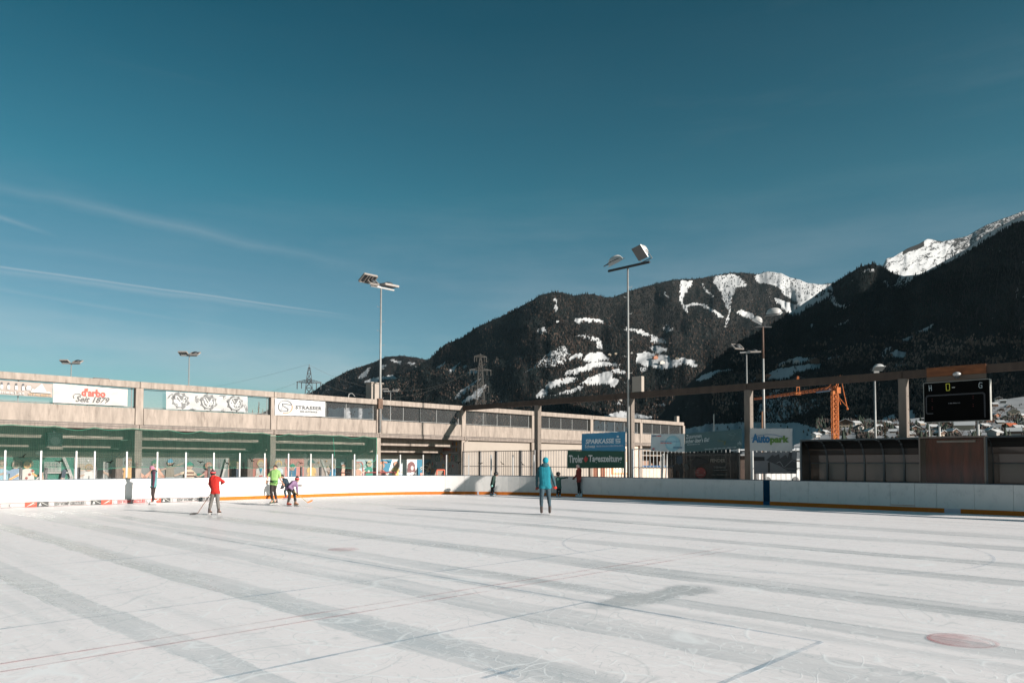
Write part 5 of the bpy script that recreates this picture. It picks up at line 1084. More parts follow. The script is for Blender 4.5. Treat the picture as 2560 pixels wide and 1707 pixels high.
# forests: one small cone or crown per tree, tens of thousands, built straight from arrays
def vcolmat(name, rough=.9):
    m = bpy.data.materials.new(name); m.use_nodes = True; nn = m.node_tree.nodes; bb = nn['Principled BSDF']; bb.inputs['Roughness'].default_value = rough; bb.inputs['Specular IOR Level'].default_value = .1
    a = nn.new('ShaderNodeAttribute'); a.attribute_name = 'tint'; m.node_tree.links.new(a.outputs['Color'], bb.inputs['Base Color']); return m
FM = vcolmat('conifer_needles'); FL = vcolmat('bare_larch_twigs')
def forest(name, layer, n_, y0, y1, hm, kind, seed, brown=False, px_rng=None, dens=None, size_min=4.0):
    r = np.random.default_rng(seed); L = LAYERS[layer]; a, b_ = px_rng or (L['pxs'][0], L['pxs'][-1])
    px = r.uniform(a, b_, n_); D_, yr = depth(layer, px, px*0+900); py = yr + (1157-yr)*r.random(n_)**1.0
    keep = (py > y0) & (py < y1); px, py, yr = px[keep], py[keep], yr[keep]
    s = snowmask(px, py); keep = r.random(len(px)) > np.where(s > .95, .985, np.where(s > .3, s*.98+.0, 0)); 
    if dens is not None: keep &= r.random(len(px)) < dens(px, py)
    px, py = px[keep], py[keep]; D_, _ = depth(layer, px, py)
    M_ = np.array(RC); d = ((px-W0/2)/F)[:, None]*M_[:, 0]+(-(py-PPY)/F)[:, None]*M_[:, 1]-M_[:, 2]; d = d/d[:, 1:2]
    P = np.array(CAM)+d*D_[:, None]; n_ = len(P)
    h = hm*(.65+.7*r.random(n_))
    h = np.maximum(h, size_min*D_/F*(.7+.6*r.random(n_)))
    h = np.minimum(h, 9.5*D_/F*(.7+.5*r.random(n_)))
    w = h*(.17 if kind == 'spruce' else .24)*(.8+.4*r.random(n_)); P[:, 2] -= h*.08
    k = 5; ang = r.random(n_)*6.28
    if kind == 'spruce': rings = [(.12, 1.0), (.55, .62)]; 
    else: rings = [(.18, .55), (.45, 1.0), (.75, .75)]
    V = []; 
    for z_, rr_ in rings:
        for i in range(k):
            th = ang+2*math.pi*i/k; V.append(np.stack([P[:,0]+w*rr_*np.cos(th), P[:,1]+w*rr_*np.sin(th), P[:,2]+h*z_], -1))
    V.append(np.stack([P[:,0], P[:,1], P[:,2]+h], -1)); V.append(np.stack([P[:,0], P[:,1], P[:,2]], -1))
    V = np.stack(V, 1); nv = V.shape[1]; nr = len(rings); tri = []
    for j in range(nr-1):
        for i in range(k): i2 = (i+1) % k; tri += [(j*k+i, j*k+i2, (j+1)*k+i2), (j*k+i, (j+1)*k+i2, (j+1)*k+i)]
    for i in range(k): i2 = (i+1) % k; tri += [((nr-1)*k+i, (nr-1)*k+i2, nv-2)]
    tri = np.array(tri); Fa = (np.arange(n_)*nv)[:, None, None]+tri[None]; Fa = Fa.reshape(-1, 3)
    me = bpy.data.meshes.new(name); me.vertices.add(n_*nv); me.vertices.foreach_set('co', V.reshape(-1)); me.loops.add(Fa.size); me.loops.foreach_set('vertex_index', Fa.reshape(-1)); me.polygons.add(len(Fa)); me.polygons.foreach_set('loop_start', np.arange(0, Fa.size, 3)); me.polygons.foreach_set('loop_total', np.full(len(Fa), 3)); me.update()
    v = r.random(n_)[:, None]; pt = np.clip((fbm(px/46, py/30, 4, 77)[:, None]-.22)*1.7, 0, 1)
    if brown: c_ = np.array([.036,.025,.020])*(3.6 if 'right' in layer else 1.5)*(.6+.8*v)*(.35+1.3*pt)  # right-slope larch coloured paler to make up for the shade there
    else: c_ = np.array([.008,.0108,.0105])*(.5+1.0*v)*(.15+1.75*pt)
    c4 = np.concatenate([np.repeat(c_[:, None], nv, 1), np.ones((n_, nv, 1))], -1).reshape(-1)
    at2 = me.color_attributes.new('tint', 'FLOAT_COLOR', 'POINT'); at2.data.foreach_set('color', c4.astype(np.float32)); me.materials.append(FL if brown else FM)
    o = link(name, me); o['kind'] = 'stuff'; return o
brn = lambda px, py: np.clip((fbm(px/45, py/26, 4, 91)-.40)*4.5, 0, 1)*np.clip((py-(705+0*px))/140, 0.10, 1)
forest('spruce_forest', 'main_mountain', 72000, 600, 1120, 22, 'spruce', 1)
forest('larch_forest', 'main_mountain', 30000, 600, 1125, 20, 'larch', 2, True, dens=brn)
forest('spruce_forest', 'right_mountain', 52000, 560, 1090, 22, 'spruce', 3, px_rng=(1780, 2800))
forest('larch_forest', 'right_mountain', 30000, 760, 1095, 19, 'larch', 4, True, px_rng=(1780, 2800), dens=lambda a, b_: np.clip((fbm(a/60, b_/22, 4, 91)-.36)*4.5, 0, 1)*np.clip((b_-(870-.12*(a-1900)))/60, 0, 1))
forest('spruce_forest', 'far_hill', 9000, 800, 1040, 22, 'spruce', 5, size_min=3.4)
forest('larch_forest', 'far_hill', 3000, 880, 1040, 20, 'larch', 6, True, dens=brn, size_min=3.4)

hz = MB(); hz.box(-14000, 14000, -5000, 18000, -1.2, 4200)
HZ = bpy.data.materials.new('thin_air'); HZ.use_nodes = True; hn = HZ.node_tree.nodes; hn.clear()
ho = hn.new('ShaderNodeOutputMaterial'); pvn = hn.new('ShaderNodeVolumePrincipled'); pvn.inputs['Color'].default_value = (.55, .82, .98, 1); pvn.inputs['Density'].default_value = 5.5e-6; pvn.inputs['Anisotropy'].default_value = .2
HZ.node_tree.links.new(pvn.outputs[0], ho.inputs['Volume']); hzo = hz.build('haze', HZ); hzo['kind'] = 'stuff'
# ------------------------------------------------------------------ town slope on the right
def town_t(py): return (1116-py)/120.0
def townP(px, py):
    Y = 420+town_t(py)*900; return at(px, py, Y), Y
pxs = np.arange(1985, 3100, 12); rows = np.linspace(0, 1, 60); vs = []
for t_ in rows:
    for px in pxs:
        rise = interp([(1985,1112),(2080,1080),(2150,1052),(2260,1048),(2400,1035),(2500,1000),(2600,985),(3100,960)], px)
        py = 1120+(rise-1120)*t_; Y = 395+town_t(py)*900+10*math.sin(px/23.)*t_; P_ = at(px, py, Y); vs.append((P_.x, P_.y, P_.z if t_ > 0 else -1.0))
nc = len(pxs); mb = MB(); mb.add(vs, [(j*nc+i, j*nc+i+1, (j+1)*nc+i+1, (j+1)*nc+i) for j in range(59) for i in range(nc-1)])
TOWNM = mat('patchy_snow_ground', (.25,.26,.275), .95, var=.3, scale=.02, dirt=(.035,.03,.026), dscale=.03)
o = mb.build('town_hillside', TOWNM, None, True); o['kind'] = 'structure'
HW = [mat('house_wall_%s' % nm, c_, .85, var=.05) for nm, c_ in (('white',(.50,.46,.42)),('cream',(.36,.29,.22)),('grey',(.30,.28,.26)),('wood',(.10,.055,.035)),('terracotta',(.34,.14,.08)))]
SNOWR = mat('snow_on_roof', (.48,.485,.49), .9, var=.05); TILE = mat('brown_roof_tiles', (.10,.06,.045), .85, var=.2, scale=2); TILE2 = mat('orange_roof_tiles', (.55,.13,.05), .8, var=.2, scale=2); DW = mat('dark_window_glass', (.015,.018,.02), .2)
hcount = 0
def house(P, w, d_, h, rz, wall, roof, label, cat='house', wood=True, nwin=3, group='houses on the hillside'):
    t = thing('house' if cat == 'house' else cat.replace(' ', '_'), label, cat, loc=P, rotz=rz, group=group); rh = w*.24
    mb = MB(); mb.box(-w/2, w/2, -d_/2, d_/2, -3, h*.55 if wood else h); mb.build('wall', wall, t)
    if wood: mb = MB(); mb.box(-w/2-.02, w/2+.02, -d_/2-.02, d_/2+.02, h*.55, h); mb.build('upper_wall', HW[3] if wall != HW[3] else HW[1], t)
    mb = MB(); mb.prism([(-w/2-.0, h), (w/2+.0, h), (0, h+rh)], 'y', -d_/2, d_/2); mb.build('gable', HW[3] if wood else wall, t)
    o = 1.0; mb = MB()
    for s in (-1, 1): mb.add([(s*(w/2+o), -d_/2-o, h-o*.45), (s*(w/2+o), d_/2+o, h-o*.45), (0, d_/2+o, h+rh+.05), (0, -d_/2-o, h+rh+.05), (s*(w/2+o), -d_/2-o, h-o*.45+.35), (s*(w/2+o), d_/2+o, h-o*.45+.35), (0, d_/2+o, h+rh+.4), (0, -d_/2-o, h+rh+.4)], [(0,1,2,3),(7,6,5,4),(0,4,5,1),(1,5,6,2),(3,7,4,0),(2,6,7,3)])
    rf = mb.build('roof', roof, t); mb = MB(); mb.box(w*.18, w*.18+.7, -.35, .35, h, h+rh+1.0); mb.build('chimney', HW[2], rf)
    for fl in range(2 if h > 4 else 1):
        for i in range(nwin):
            x = -w/2+w*(i+.5)/nwin; z = 1.2+fl*2.7
            mb = MB(); mb.box(x-.5, x+.5, -d_/2-.06, -d_/2-.025, z, z+1.3); wnd = mb.build('window', DW, t)
    return t
rh_ = random.Random(11)
spots = [(2062,1086,9,0,2),(2040,1094,10,0,0),(2114,1072,26,0,1),(2140,1066,14,0,0),(2150,1081,20,1,0),(2172,1060,16,0,0),(2178,1090,22,0,2),(2196,1072,12,0,3),(2232,1086,14,0,0),(2262,1068,14,1,2),(2285,1080,16,0,0),(2272,1096,18,0,2),(2300,1066,14,0,3),(2312,1090,16,0,2),(2332,1076,16,0,0),(2340,1062,14,0,2),
         (2362,1072,20,1,0),(2352,1092,16,0,1),(2398,1066,14,0,3),(2412,1078,40,2,1),(2425,1060,16,0,0),(2440,1090,18,0,2),(2460,1072,16,0,0),(2474,1058,14,0,4),(2480,1084,18,0,3),(2500,1062,14,0,1),(2490,1044,12,0,4),(2502,1030,10,0,2),(2508,1010,12,0,2),(2496,1002,12,0,0),(2520,1020,10,0,3),(2486,1018,12,0,3),
         (2526,1074,20,3,4),(2533,1042,20,0,1),(2552,1047,14,0,2),(2486,1092,20,0,2),(2535,1092,28,0,2),(2556,1066,16,0,2),(2545,1080,18,0,0),(2512,1052,14,0,3),(2456,1050,10,0,2),(2380,1088,18,0,2),(2245,1074,10,0,0),(2220,1062,10,0,1),(2590,1060,18,0,0),(2620,1080,20,0,2)]
WN = ('white', 'cream', 'grey', 'dark timber', 'terracotta')
RN = ('snowy', 'brown tiled', 'long snowy', 'orange tiled')
ORD = ['leftmost', 'second', 'third', 'fourth', 'fifth', 'sixth', 'seventh', 'eighth', 'ninth', 'tenth', 'eleventh', 'twelfth', 'thirteenth', 'fourteenth', 'fifteenth', 'sixteenth', 'seventeenth', 'eighteenth', 'nineteenth', 'twentieth']
kinds = {}
for s_ in sorted(spots): kinds.setdefault((s_[4], s_[3]), []).append(s_)
for i, (px, py, wpx, rt, wt) in enumerate(spots):
    P, Y = townP(px, py); w = max(5, min(wpx*1.25*Y/F, 30)); hh = min(w*.5, 6.5)*rh_.uniform(.8, 1.1)
    place = ('left of the tall spruce' if px < 2195 else 'beside the fourth frame column' if px < 2290 else 'below the scoreboard' if px < 2476 else 'right of the scoreboard')
    ks = kinds[(wt, rt)]; rk = ks.index((px, py, wpx, rt, wt))
    lab = f'{ORD[rk]+" from left " if len(ks) > 1 else ""}{WN[wt]}-walled town house, {RN[rt]} roof, {place}'.replace('leftmost from left', 'leftmost')
    house(P, w, w*.8, hh, rh_.choice((rh_.uniform(-.5, .5), rh_.uniform(1.0, 2.1))), HW[wt], (SNOWR, TILE, SNOWR, TILE2)[rt], lab, wood=rh_.random() < .55, nwin=max(2, int(w/3)))
# farmhouses on the mountain fields
farms = [(1638,897,12,'main_mountain'),(1654,910,13,'main_mountain'),(1642,890,9,'main_mountain'),(1630,862,6,'main_mountain'),(1524,889,8,'main_mountain'),(1540,886,7,'main_mountain'),(1579,884,7,'main_mountain'),(1676,860,6,'main_mountain'),(1693,898,8,'main_mountain'),(1550,945,6,'main_mountain'),(1404,950,6,'main_mountain'),(1470,963,6,'main_mountain'),(1550,1002,9,'main_mountain'),(1569,1002,7,'main_mountain'),(1530,922,7,'main_mountain'),
         (1975,906,10,'right_mountain'),(1992,908,12,'right_mountain'),(2036,908,20,'right_mountain'),(1960,915,8,'right_mountain'),(1920,944,14,'right_mountain'),(1900,948,20,'right_mountain'),(2058,905,6,'right_mountain'),(1775,1067,18,'main_mountain'),(1660,1042,8,'main_mountain')]
FP = ['upper right of the big white clearing','centre of the big white clearing','above the middle farm of the clearing','beside the upper snow tongue','left edge of the wooded hamlet','second from the left in the wooded hamlet','near the tall lamp mast in the wooded hamlet','right of the upper snow tongue','right side of the big white clearing','on the middle left field','on the lower left field','at the foot of the lower left field','as a chalet just above the beam left of the mast column','beside the chalet above the beam','top of the left field group',
      'left on the right-hand meadow','beside the dark tree on the right-hand meadow','long barn at the right end of the meadow','lower left corner of the right-hand meadow','orange gabled, just above the beam by the tall mast','long and low just above the beam','on the small upper right snow patch','in the low snow field behind the slogan banner','on the shaded field beyond the roofline']
for (px, py, wpx, lay), fp in zip(farms, FP):
    D_, _ = depth(lay, np.array([px]), np.array([py])); D_ = float(D_[0]); w = wpx*D_/F
    wt = 4 if px == 1638 or px == 1920 else rh_.choice((0,3,3,2,1))
    house(at(px, py, D_), w, w*.7, w*.42, rh_.uniform(-.4,.4), HW[wt], SNOWR if rh_.random() < .5 else TILE, f'{WN[wt]} mountain farmhouse {fp}', cat='farmhouse', wood=False, nwin=2, group='farmhouses on the mountain')

# ================================================================== trees
def spruce(P, H, rad, label, seed, colr=(.022,.034,.022)):
    t = thing('spruce_tree', label, 'tree', loc=P); r = random.Random(seed)
    mb = MB(); mb.tube((0,0,-.3), (0,0,H*.97), H*.018, 7, r2=.02); mb.build('trunk', RUST, t)
    mb = MB(); lv = int(22+H)
    for i in range(lv):
        f = i/lv; z = H*(.10+.88*f); rr_ = rad*(1-f)**.85+.05*rad; m_ = int(9+9*(1-f))
        for k in range(m_):
            a = r.random()*6.28; L = rr_*r.uniform(.65,1.12); dr = L*r.uniform(.25,.5); w = L*.20+.05; zz = z+r.uniform(-.1,.1)*H/lv*4
            ca, sa = math.cos(a), math.sin(a)
            for q in range(4):
                g0 = q/4; g1 = (q+1)/4; x0, x1 = L*g0, L*g1; z0, z1 = zz-dr*g0**1.3, zz-dr*g1**1.3; ww = w*(1-g0*.6)*r.uniform(.7,1.2)
                mb.add([(ca*x0-sa*ww, sa*x0+ca*ww, z0-.15*ww), (ca*x0+sa*ww, sa*x0-ca*ww, z0-.2*ww), (ca*x1*1.03, sa*x1*1.03, z1)], [(0,1,2)])
                mb.add([(ca*x0, sa*x0, z0), (ca*x1, sa*x1, z1), (ca*(x0+x1)/2, sa*(x0+x1)/2, z0-ww*1.3-r.random()*.1)], [(0,1,2)])
    mb.build('crown', mat('spruce_needles', colr, .9, var=.5, scale=3), t); return t
def place_tree(px, pyb, pyt, Y, wpx, label, seed): 
    P = at(px, pyb, Y); top = at(px, pyt, Y).z; z0 = min(0, P.z) if P.z < 6 else P.z; P.z = z0; spruce(P, top-z0, wpx/2*Y/F, label, seed)
place_tree(645, 1156, 997, 85, 26, 'dark spruce tip showing through the deck opening right of the cracked-stone banner', 1)
place_tree(655, 1156, 1016, 88, 20, 'shorter spruce right beside the spruce in the deck opening', 2)
place_tree(629, 1156, 1018, 92, 22, 'low spruce left of the spruce in the deck opening', 3)
place_tree(2213, 1110, 1049, 78, 42, 'big dark spruce left of the fourth frame column', 4)
place_tree(2037, 1105, 1085, 120, 13, 'small dark spruce behind the car park banner end', 5)
place_tree(2048, 1108, 1080, 118, 17, 'taller of two small spruces near the crane foot', 6)
# bare broadleaf trees between the town houses
def bare_tree(P, H, label, seed, colr=(.07,.045,.035)):
    t = thing('bare_tree', label, 'tree', loc=P, group='bare trees around the town'); r = random.Random(seed); mt = mat('bare_bark', colr, .9, var=.3)
    mb = MB(); mb.tube((0,0,-1), (0,0,H*.45), H*.03, 6, r2=H*.018); mb.build('trunk', mt, t); mb = MB()
    def br(p, d, L, rr_, dep):
        q = p+d*L; mb.tube(p, q, rr_, 4, r2=rr_*.6, caps=False)
        if dep:
            for i in range(3): e = (d+Vector((r.uniform(-.8,.8), r.uniform(-.8,.8), r.uniform(-.1,.6)))).normalized(); br(q, e, L*.68, rr_*.6, dep-1)
    for i in range(6): a = i*1.05+r.random(); br(Vector((0,0,H*(.25+.04*i))), Vector((math.cos(a)*.8, math.sin(a)*.8, .8)).normalized(), H*.26, H*.014, 3)
    mb.build('crown', mt, t)
BT = [(2290,1100,9),(2304,1102,8),(2250,1098,8),(2325,1098,9),(2375,1100,8),(2404,1098,9),(2445,1100,9),(2430,1098,8),(2520,1086,8),(2480,1070,9),(2500,1048,10),(2478,1040,12),(2466,1034,12),(2512,1036,9),(2125,1092,8),(2160,1098,7),(2075,1098,8),(2100,1094,8),(2185,1100,8),(2540,1060,10)]
for i, (px, py, H) in enumerate(BT):
    P, Y = townP(px, py); bare_tree(P, H*(.9 if Y < 700 else 1.3), f'{ORD[sorted(BT).index((px, py, H))]+chr(32)}bare brown tree{" from left" if (px, py, H) != min(BT) else ""} among the snowy town houses', i)

def town_wood(name, n_, seed, kind, H):
    r = np.random.default_rng(seed); mb = MB()
    for i in range(n_):
        px = r.uniform(2040, 2760); py = r.uniform(1012 if px > 2480 else 1052, 1108); P, Y = townP(px, py)
        if vnoise(np.array([px/22.]), np.array([py/9.]), 5)[0] < .52: continue
        h = H*r.uniform(.6, 1.2); w = h*(.2 if kind == 's' else .33); k = 5; a0 = r.random()*6; vs = []
        for z_, q in ((.15, .6), (.5, 1), (.8, .6)) if kind == 'l' else ((.1, 1), (.5, .6), (.8, .25)):
            vs += [(P.x+w*q*math.cos(a0+i_*1.257)*r.uniform(.7,1.2), P.y+w*q*math.sin(a0+i_*1.257), P.z+h*z_*r.uniform(.9,1.1)) for i_ in range(k)]
        vs.append((P.x, P.y, P.z+h)); mb.add(vs, [(j*k+i_, j*k+(i_+1) % k, (j+1)*k+(i_+1) % k, (j+1)*k+i_) for j in range(2) for i_ in range(k)]+[(2*k+i_, 2*k+(i_+1) % k, 3*k) for i_ in range(k)])
    o = mb.build(name, mat('grey_brown_twigs', (.045,.033,.028), .9, var=.4, scale=.2) if kind == 'l' else mat('spruce_needles', (.022,.034,.022), .9, var=.5, scale=3)); o['kind'] = 'stuff'
town_wood('town_scrub', 5200, 4, 'l', 4.2); town_wood('town_conifers', 700, 8, 's', 8)
# ================================================================== masts, pylons, crane
def flood(parent, x, y, z, rz, tilt, s=.42, m=ALU, fm=None):
    """floodlight: domed reflector housing with flat square glass, on a stirrup"""
    o = bpy.data.objects.new('floodlight', None)
    mb = MB(); nv = 6; nu = 12; vs = []; fs = []
    for j in range(nv+1):
        f = j/nv; zz = -s*.75*math.sin(f*math.pi/2); e = math.cos(f*math.pi/2)**.6
        for i in range(nu):
            a = 2*math.pi*i/nu; ca, sa = math.cos(a), math.sin(a); k = 1/max(abs(ca), abs(sa)); k = 1+(k-1)*(1-f)
            vs.append((s*e*ca*k*.9, zz, s*e*sa*k*.75))
    fs = [(j*nu+i, j*nu+(i+1) % nu, (j+1)*nu+(i+1) % nu, (j+1)*nu+i) for j in range(nv) for i in range(nu)]
    mb.add(vs, fs); rm = Matrix.Translation((x, y, z)) @ Matrix.Rotation(rz, 4, 'Z') @ Matrix.Rotation(tilt, 4, 'X')
    h = mb.build('lamp_housing', m, parent, True); h.matrix_local = rm
    mb = MB(); mb.box(-s*.93, s*.93, 0, .03, -s*.78, s*.78); q = mb.build('lamp_glass', fm or mat('lamp_glass', (.35,.36,.36), .25), h)
    mb = MB(); mb.tube((-s*1.0,-.1,0), (-s*1.0,-.12,-s*1.1), .02, 5); mb.tube((s*1.0,-.1,0), (s*1.0,-.12,-s*1.1), .02, 5); mb.box(-s*1.02, s*1.02, -.14, -.09, -s*1.14, -s*1.06); mb.build('stirrup', DSTEEL, h)
    return h
def mast(P, z0, z1, r0, r1, arm_dir, a0, a1, label, m=STEEL, armm=None, rungs=True, group='floodlight masts', lamps=None, s=.42):
    t = thing('floodlight_mast', label, 'floodlight mast', loc=(P.x, P.y, 0), group=group)
    mb = MB(); mb.tube((0,0,z0), (0,0,z1), r0, 10, r2=r1); mb.build('pole', m, t, True)
    d = Vector(arm_dir).normalized(); 
    mb = MB(); p = d*a0; q = d*a1; mb.tube((p.x,p.y,z1), (q.x,q.y,z1), .07, 6); mb.build('cross_arm', armm or m, t)
    if rungs:
        mb = MB(); pr = Vector((1,0,0)); i = 0
        z = z0+1.5
        while z < z1-.6:
            sg_ = 1 if i % 2 else -1; mb.path([(sg_*r1*.5,0,z), (sg_*.20,0,z), (sg_*.22,0,z+.07)], .014, 4); z += .9 if i % 3 else .55; i += 1
        mb.build('climbing_rungs', m, t)
    for (off, rz, tl_) in (lamps or []):
        c_ = d*off; flood(t, c_.x, c_.y, z1+s*1.15, rz, tl_, s)
    return t
U = Vector((.7034,.7108,0)); V_ = Vector((.7108,-.7034,0))
pA = SITE @ Vector((-S, -.19, 0)); zA = at(943.5, 719, pA.y).z
mast(pA, 3.7, zA, .075, .05, U, -.75, .95, 'tall floodlight mast with two spread lamp heads rising from the grandstand front', armm=ALU, lamps=[], s=.4)
tA = bpy.data.objects[-1] if False else [o for o in col.objects if o.get('label', '').startswith('tall floodlight mast with two spread')][0]
LG = mat('warm_grey_lamp_frame', (.26,.23,.21), .5)  # one even warm grey for frames and louvres
def openlamp(t, c, rz, tilt, s=.42):
    """open floodlight seen edge-on: frame, glass and ribbed back"""
    mb = MB(); mb.box(-s,s,-s*.7,s*.7,-.03,.03); h = mb.build('lamp_housing', DSTEEL, t); h.matrix_local = Matrix.Translation(c) @ Matrix.Rotation(rz, 4, 'Z') @ Matrix.Rotation(tilt, 4, 'X')
    mb = MB(); 
    for a in (-1, 1): mb.box(a*s-.03,a*s+.03,-s*.75,s*.75,-.06,.06); mb.box(-s,s,a*s*.75-.03,a*s*.75+.03,-.06,.06)
    mb.build('lamp_frame', LG, h); mb = MB(); mb.sphere((0,0,.08), s*.6, 12, 6, sz=.45); mb.build('lamp_dome', DSTEEL, h, True)
    for q in (-.4, 0, .4): mb = MB(); mb.box(s*q-.02, s*q+.02, -s*.7, s*.7, -.07, -.03); mb.build('louvre', LG, h)
openlamp(tA, tuple(U*-.95+Vector((0,0,zA+.38))), R(45), R(-28), .46); openlamp(tA, tuple(U*-.62+Vector((0,0,zA+.22))), R(45), R(38), .32); openlamp(tA, tuple(U*.55+Vector((0,0,zA+.22))), R(45), R(6), .50)
mb = MB(); mb.box(-.16,.16,-.07,.12,ZB-.25,ZT+.05); o = mb.build('clamp_plate', mat('dull_rust_plate', (.11,.065,.045), .85, var=.3, scale=8), tA); o.rotation_euler = (0,0,UA)
pB = SITE @ Vector((-.20, -2*S, 0)); zB = at(1573.5, 667, pB.y).z
tB = mast(pB, 0.0, zB, .075, .05, V_, -1.32, 1.42, 'tallest floodlight mast clamped to the second frame column with two white domed lamps', armm=BLACK)
flood(tB, *(V_*-.80+Vector((0,0,zB+.40))), R(-75), R(-62), .48, WHITEP); flood(tB, *(V_*.80+Vector((0,0,zB+.62))), R(112), R(-38), .50, WHITEP, mat('dim_lamp_glass', (.10,.10,.10), .3))
P = at(1911, 1158, 58); zt_ = at(1909, 817, 58).z
tC = mast(P, 0, zt_, .11, .07, (1,.1,0), -.7, .7, 'floodlight mast with rusty upper pole behind the car park banner', armm=DSTEEL, rungs=False)
mb = MB(); mb.tube((0,0,zt_-2.5), (0,0,zt_+.0), .083, 10, r2=.074); mb.build('rusty_sleeve', mat('dull_rust_pole', (.10,.06,.045), .8), tC, True)
flood(tC, -.45, 0, zt_+.42, R(75), R(-60), .52, WHITEP); flood(tC, .85, -.1, zt_+1.0, R(-35), R(-68), .62, WHITEP)
P = at(1869, 1158, 71); zt_ = at(1868, 881, 71).z; tD = mast(P, 0, zt_, .09, .06, (1,-.3,0), -.6, 1.2, 'slender floodlight mast left of the rusty one, two pale heads', armm=ALU, rungs=False)
openlamp(tD, (-.85,0,zt_+.55), R(20), R(40), .5); openlamp(tD, (.75,0,zt_+.1), R(0), R(12), .5)
P = at(2190, 1158, 50); zt_ = at(2186.5, 930, 50).z; tE = mast(P, 0, zt_, .075, .065, (1,0,0), -.05, .3, 'single-headed lamp mast left of the fourth frame column', rungs=False, group='lamp masts'); flood(tE, .3, 0, zt_+.25, R(180), R(-65), .38, ALU)
for px, pyt, Y, lab in ((468, 889, 73, 'thin twin-lamp mast with climbing rungs above the cracked-stone banner'), (172, 909, 79, 'thin twin-lamp mast above the white jam banner'), (975, 978, 110, 'low twin-lamp mast behind the cream roof block')):
    P = at(px, 1157, Y); zt_ = at(px, pyt, Y).z; w = (.85 if px != 172 else 1.0)*(1.2 if Y == 110 else .9)
    t = mast(P, 0, zt_, .07, .05, (1,.15,0), -w, w, lab, rungs=(px == 468), armm=STEEL, group='distant twin-lamp masts')
    openlamp(t, (-w*.75,0,zt_+.22), R(0), R(-25), .42); openlamp(t, (w*.75,0,zt_+.22), R(0), R(25), .42)
P = at(2325, 1158, 60); zt_ = at(2325, 1061, 60).z; t = thing('slim_mast', 'short slim pale mast below the left part of the scoreboard', 'mast', loc=(P.x,P.y,0)); mb = MB(); mb.tube((0,0,0),(0,0,zt_),.05,6); mb.build('pole', ALU, t)
P = at(1785.5, 1158, 60); zt_ = at(1785.5, 1035, 60).z; t = thing('slim_mast', 'thin pale mast rising behind the slogan banner', 'mast', loc=(P.x,P.y,0)); mb = MB(); mb.tube((0,0,0),(0,0,zt_),.035,6); mb.build('pole', ALU, t)
P = at(1907, 1158, 57); zt_ = at(1907, 1028, 57).z; t = thing('timber_post', 'dark leaning timber post beside the mast base above the car park banner', 'post', loc=(P.x,P.y,0)); mb = MB(); mb.tube((-.1,0,0),(0,0,zt_),.06,6); mb.tube((-.8,0,zt_-3),(0,0,zt_-1.6),.04,5); mb.build('post_shaft', RUST, t)

def lattice(mb, zs, ws, r, sq=True):
    for (z0, w0), (z1, w1) in zip(zip(zs[:-1], ws[:-1]), zip(zs[1:], ws[1:])):
        c0 = [(-w0,-w0,z0),(w0,-w0,z0),(w0,w0,z0),(-w0,w0,z0)]; c1 = [(-w1,-w1,z1),(w1,-w1,z1),(w1,w1,z1),(-w1,w1,z1)]
        for i in range(4):
            j = (i+1) % 4; mb.tube(c0[i], c1[i], r*1.5, 4, caps=False); mb.tube(c0[i], c1[j], r, 4, caps=False); mb.tube(c0[j], c1[i], r, 4, caps=False); mb.tube(c1[i], c1[j], r, 4, caps=False)
def truss(mb, p, q, w0, w1, r, n_=6, up=Vector((0,0,1))):
    p, q = Vector(p), Vector(q); d = (q-p).normalized(); s = d.cross(up).normalized(); u = s.cross(d)
    prev = None
    for i in range(n_+1):
        c_ = p.lerp(q, i/n_); w = w0+(w1-w0)*i/n_; pts = [c_-s*w, c_+s*w, c_+u*w*1.5]
        if prev:
            for k in range(3): mb.tube(prev[k], pts[k], r*1.4, 4, caps=False); mb.tube(prev[k], pts[(k+1) % 3], r, 4, caps=False)
        for k in range(3): mb.tube(pts[k], pts[(k+1) % 3], r, 4, caps=False)
        prev = pts
def pylon(px, Y, levels, ztop_px, w_base, label, rz, r=.07, m=DSTEEL):
    P = at(px, 1157, Y); z = lambda py: at(px, py, Y).z; H = z(ztop_px); t = thing('electricity_pylon', label, 'pylon', loc=(P.x, P.y, 0), rotz=rz)
    n_ = 12; zs = [H*.97*(1-(1-i/n_)**1.15) for i in range(n_+1)]; ws = [w_base*(1-i/n_)**.85+.28 for i in range(n_+1)]
    mb = MB(); lattice(mb, zs, ws, r); mb.tube((0,0,H*.95), (0,0,H), .12, 5); mb.build('tower', m, t)
    for py, half in levels:
        zz = z(py); L = half*Y/F
        for s in (-1, 1):
            mb = MB(); truss(mb, (0,0,zz), (s*L,0,zz+.1), .9, .12, r*.8, 5); mb.build('cross_arm', m, t)
            mb = MB(); mb.tube((s*L*.95,0,zz), (s*L*.95,0,zz-2.2), .16, 6); mb.tube((s*L*.6,0,zz), (s*L*.6,0,zz-2.0), .14, 6); mb.build('insulator', m, t)
    return P, z
pylon(770, 250, [(957, 30)], 911, 2.6, 'black lattice power pylon against the sky left of the mast', .25, r=.09)
DST2 = mat('dark_brown_lattice', (.05,.045,.04), .7)
pylon(1200, 330, [(893,16),(926,28),(967,22)], 884, 3.0, 'taller brown power pylon in front of the forested mountain', .2, r=.07, m=DST2)
def wire(p, q, sag, label):
    mb = MB(); pts = []
    for i in range(25): f = i/24; c_ = Vector(p).lerp(Vector(q), f); c_.z -= sag*4*f*(1-f); pts.append(c_)
    for a, c_ in zip(pts[:-1], pts[1:]): mb.tube(a, c_, .028, 3, caps=False)
    o = mb.build('power_line', DST2); tag(o, label, 'power line', 'power lines between pylons'); return o
wire(at(770,911,250), at(440,982,330), 1, 'faint power line climbing from the left to the top of the black pylon')
wire(at(770,911,250), at(1200,884+30,330), 10, 'faint power line leaving the black pylon top to the right')
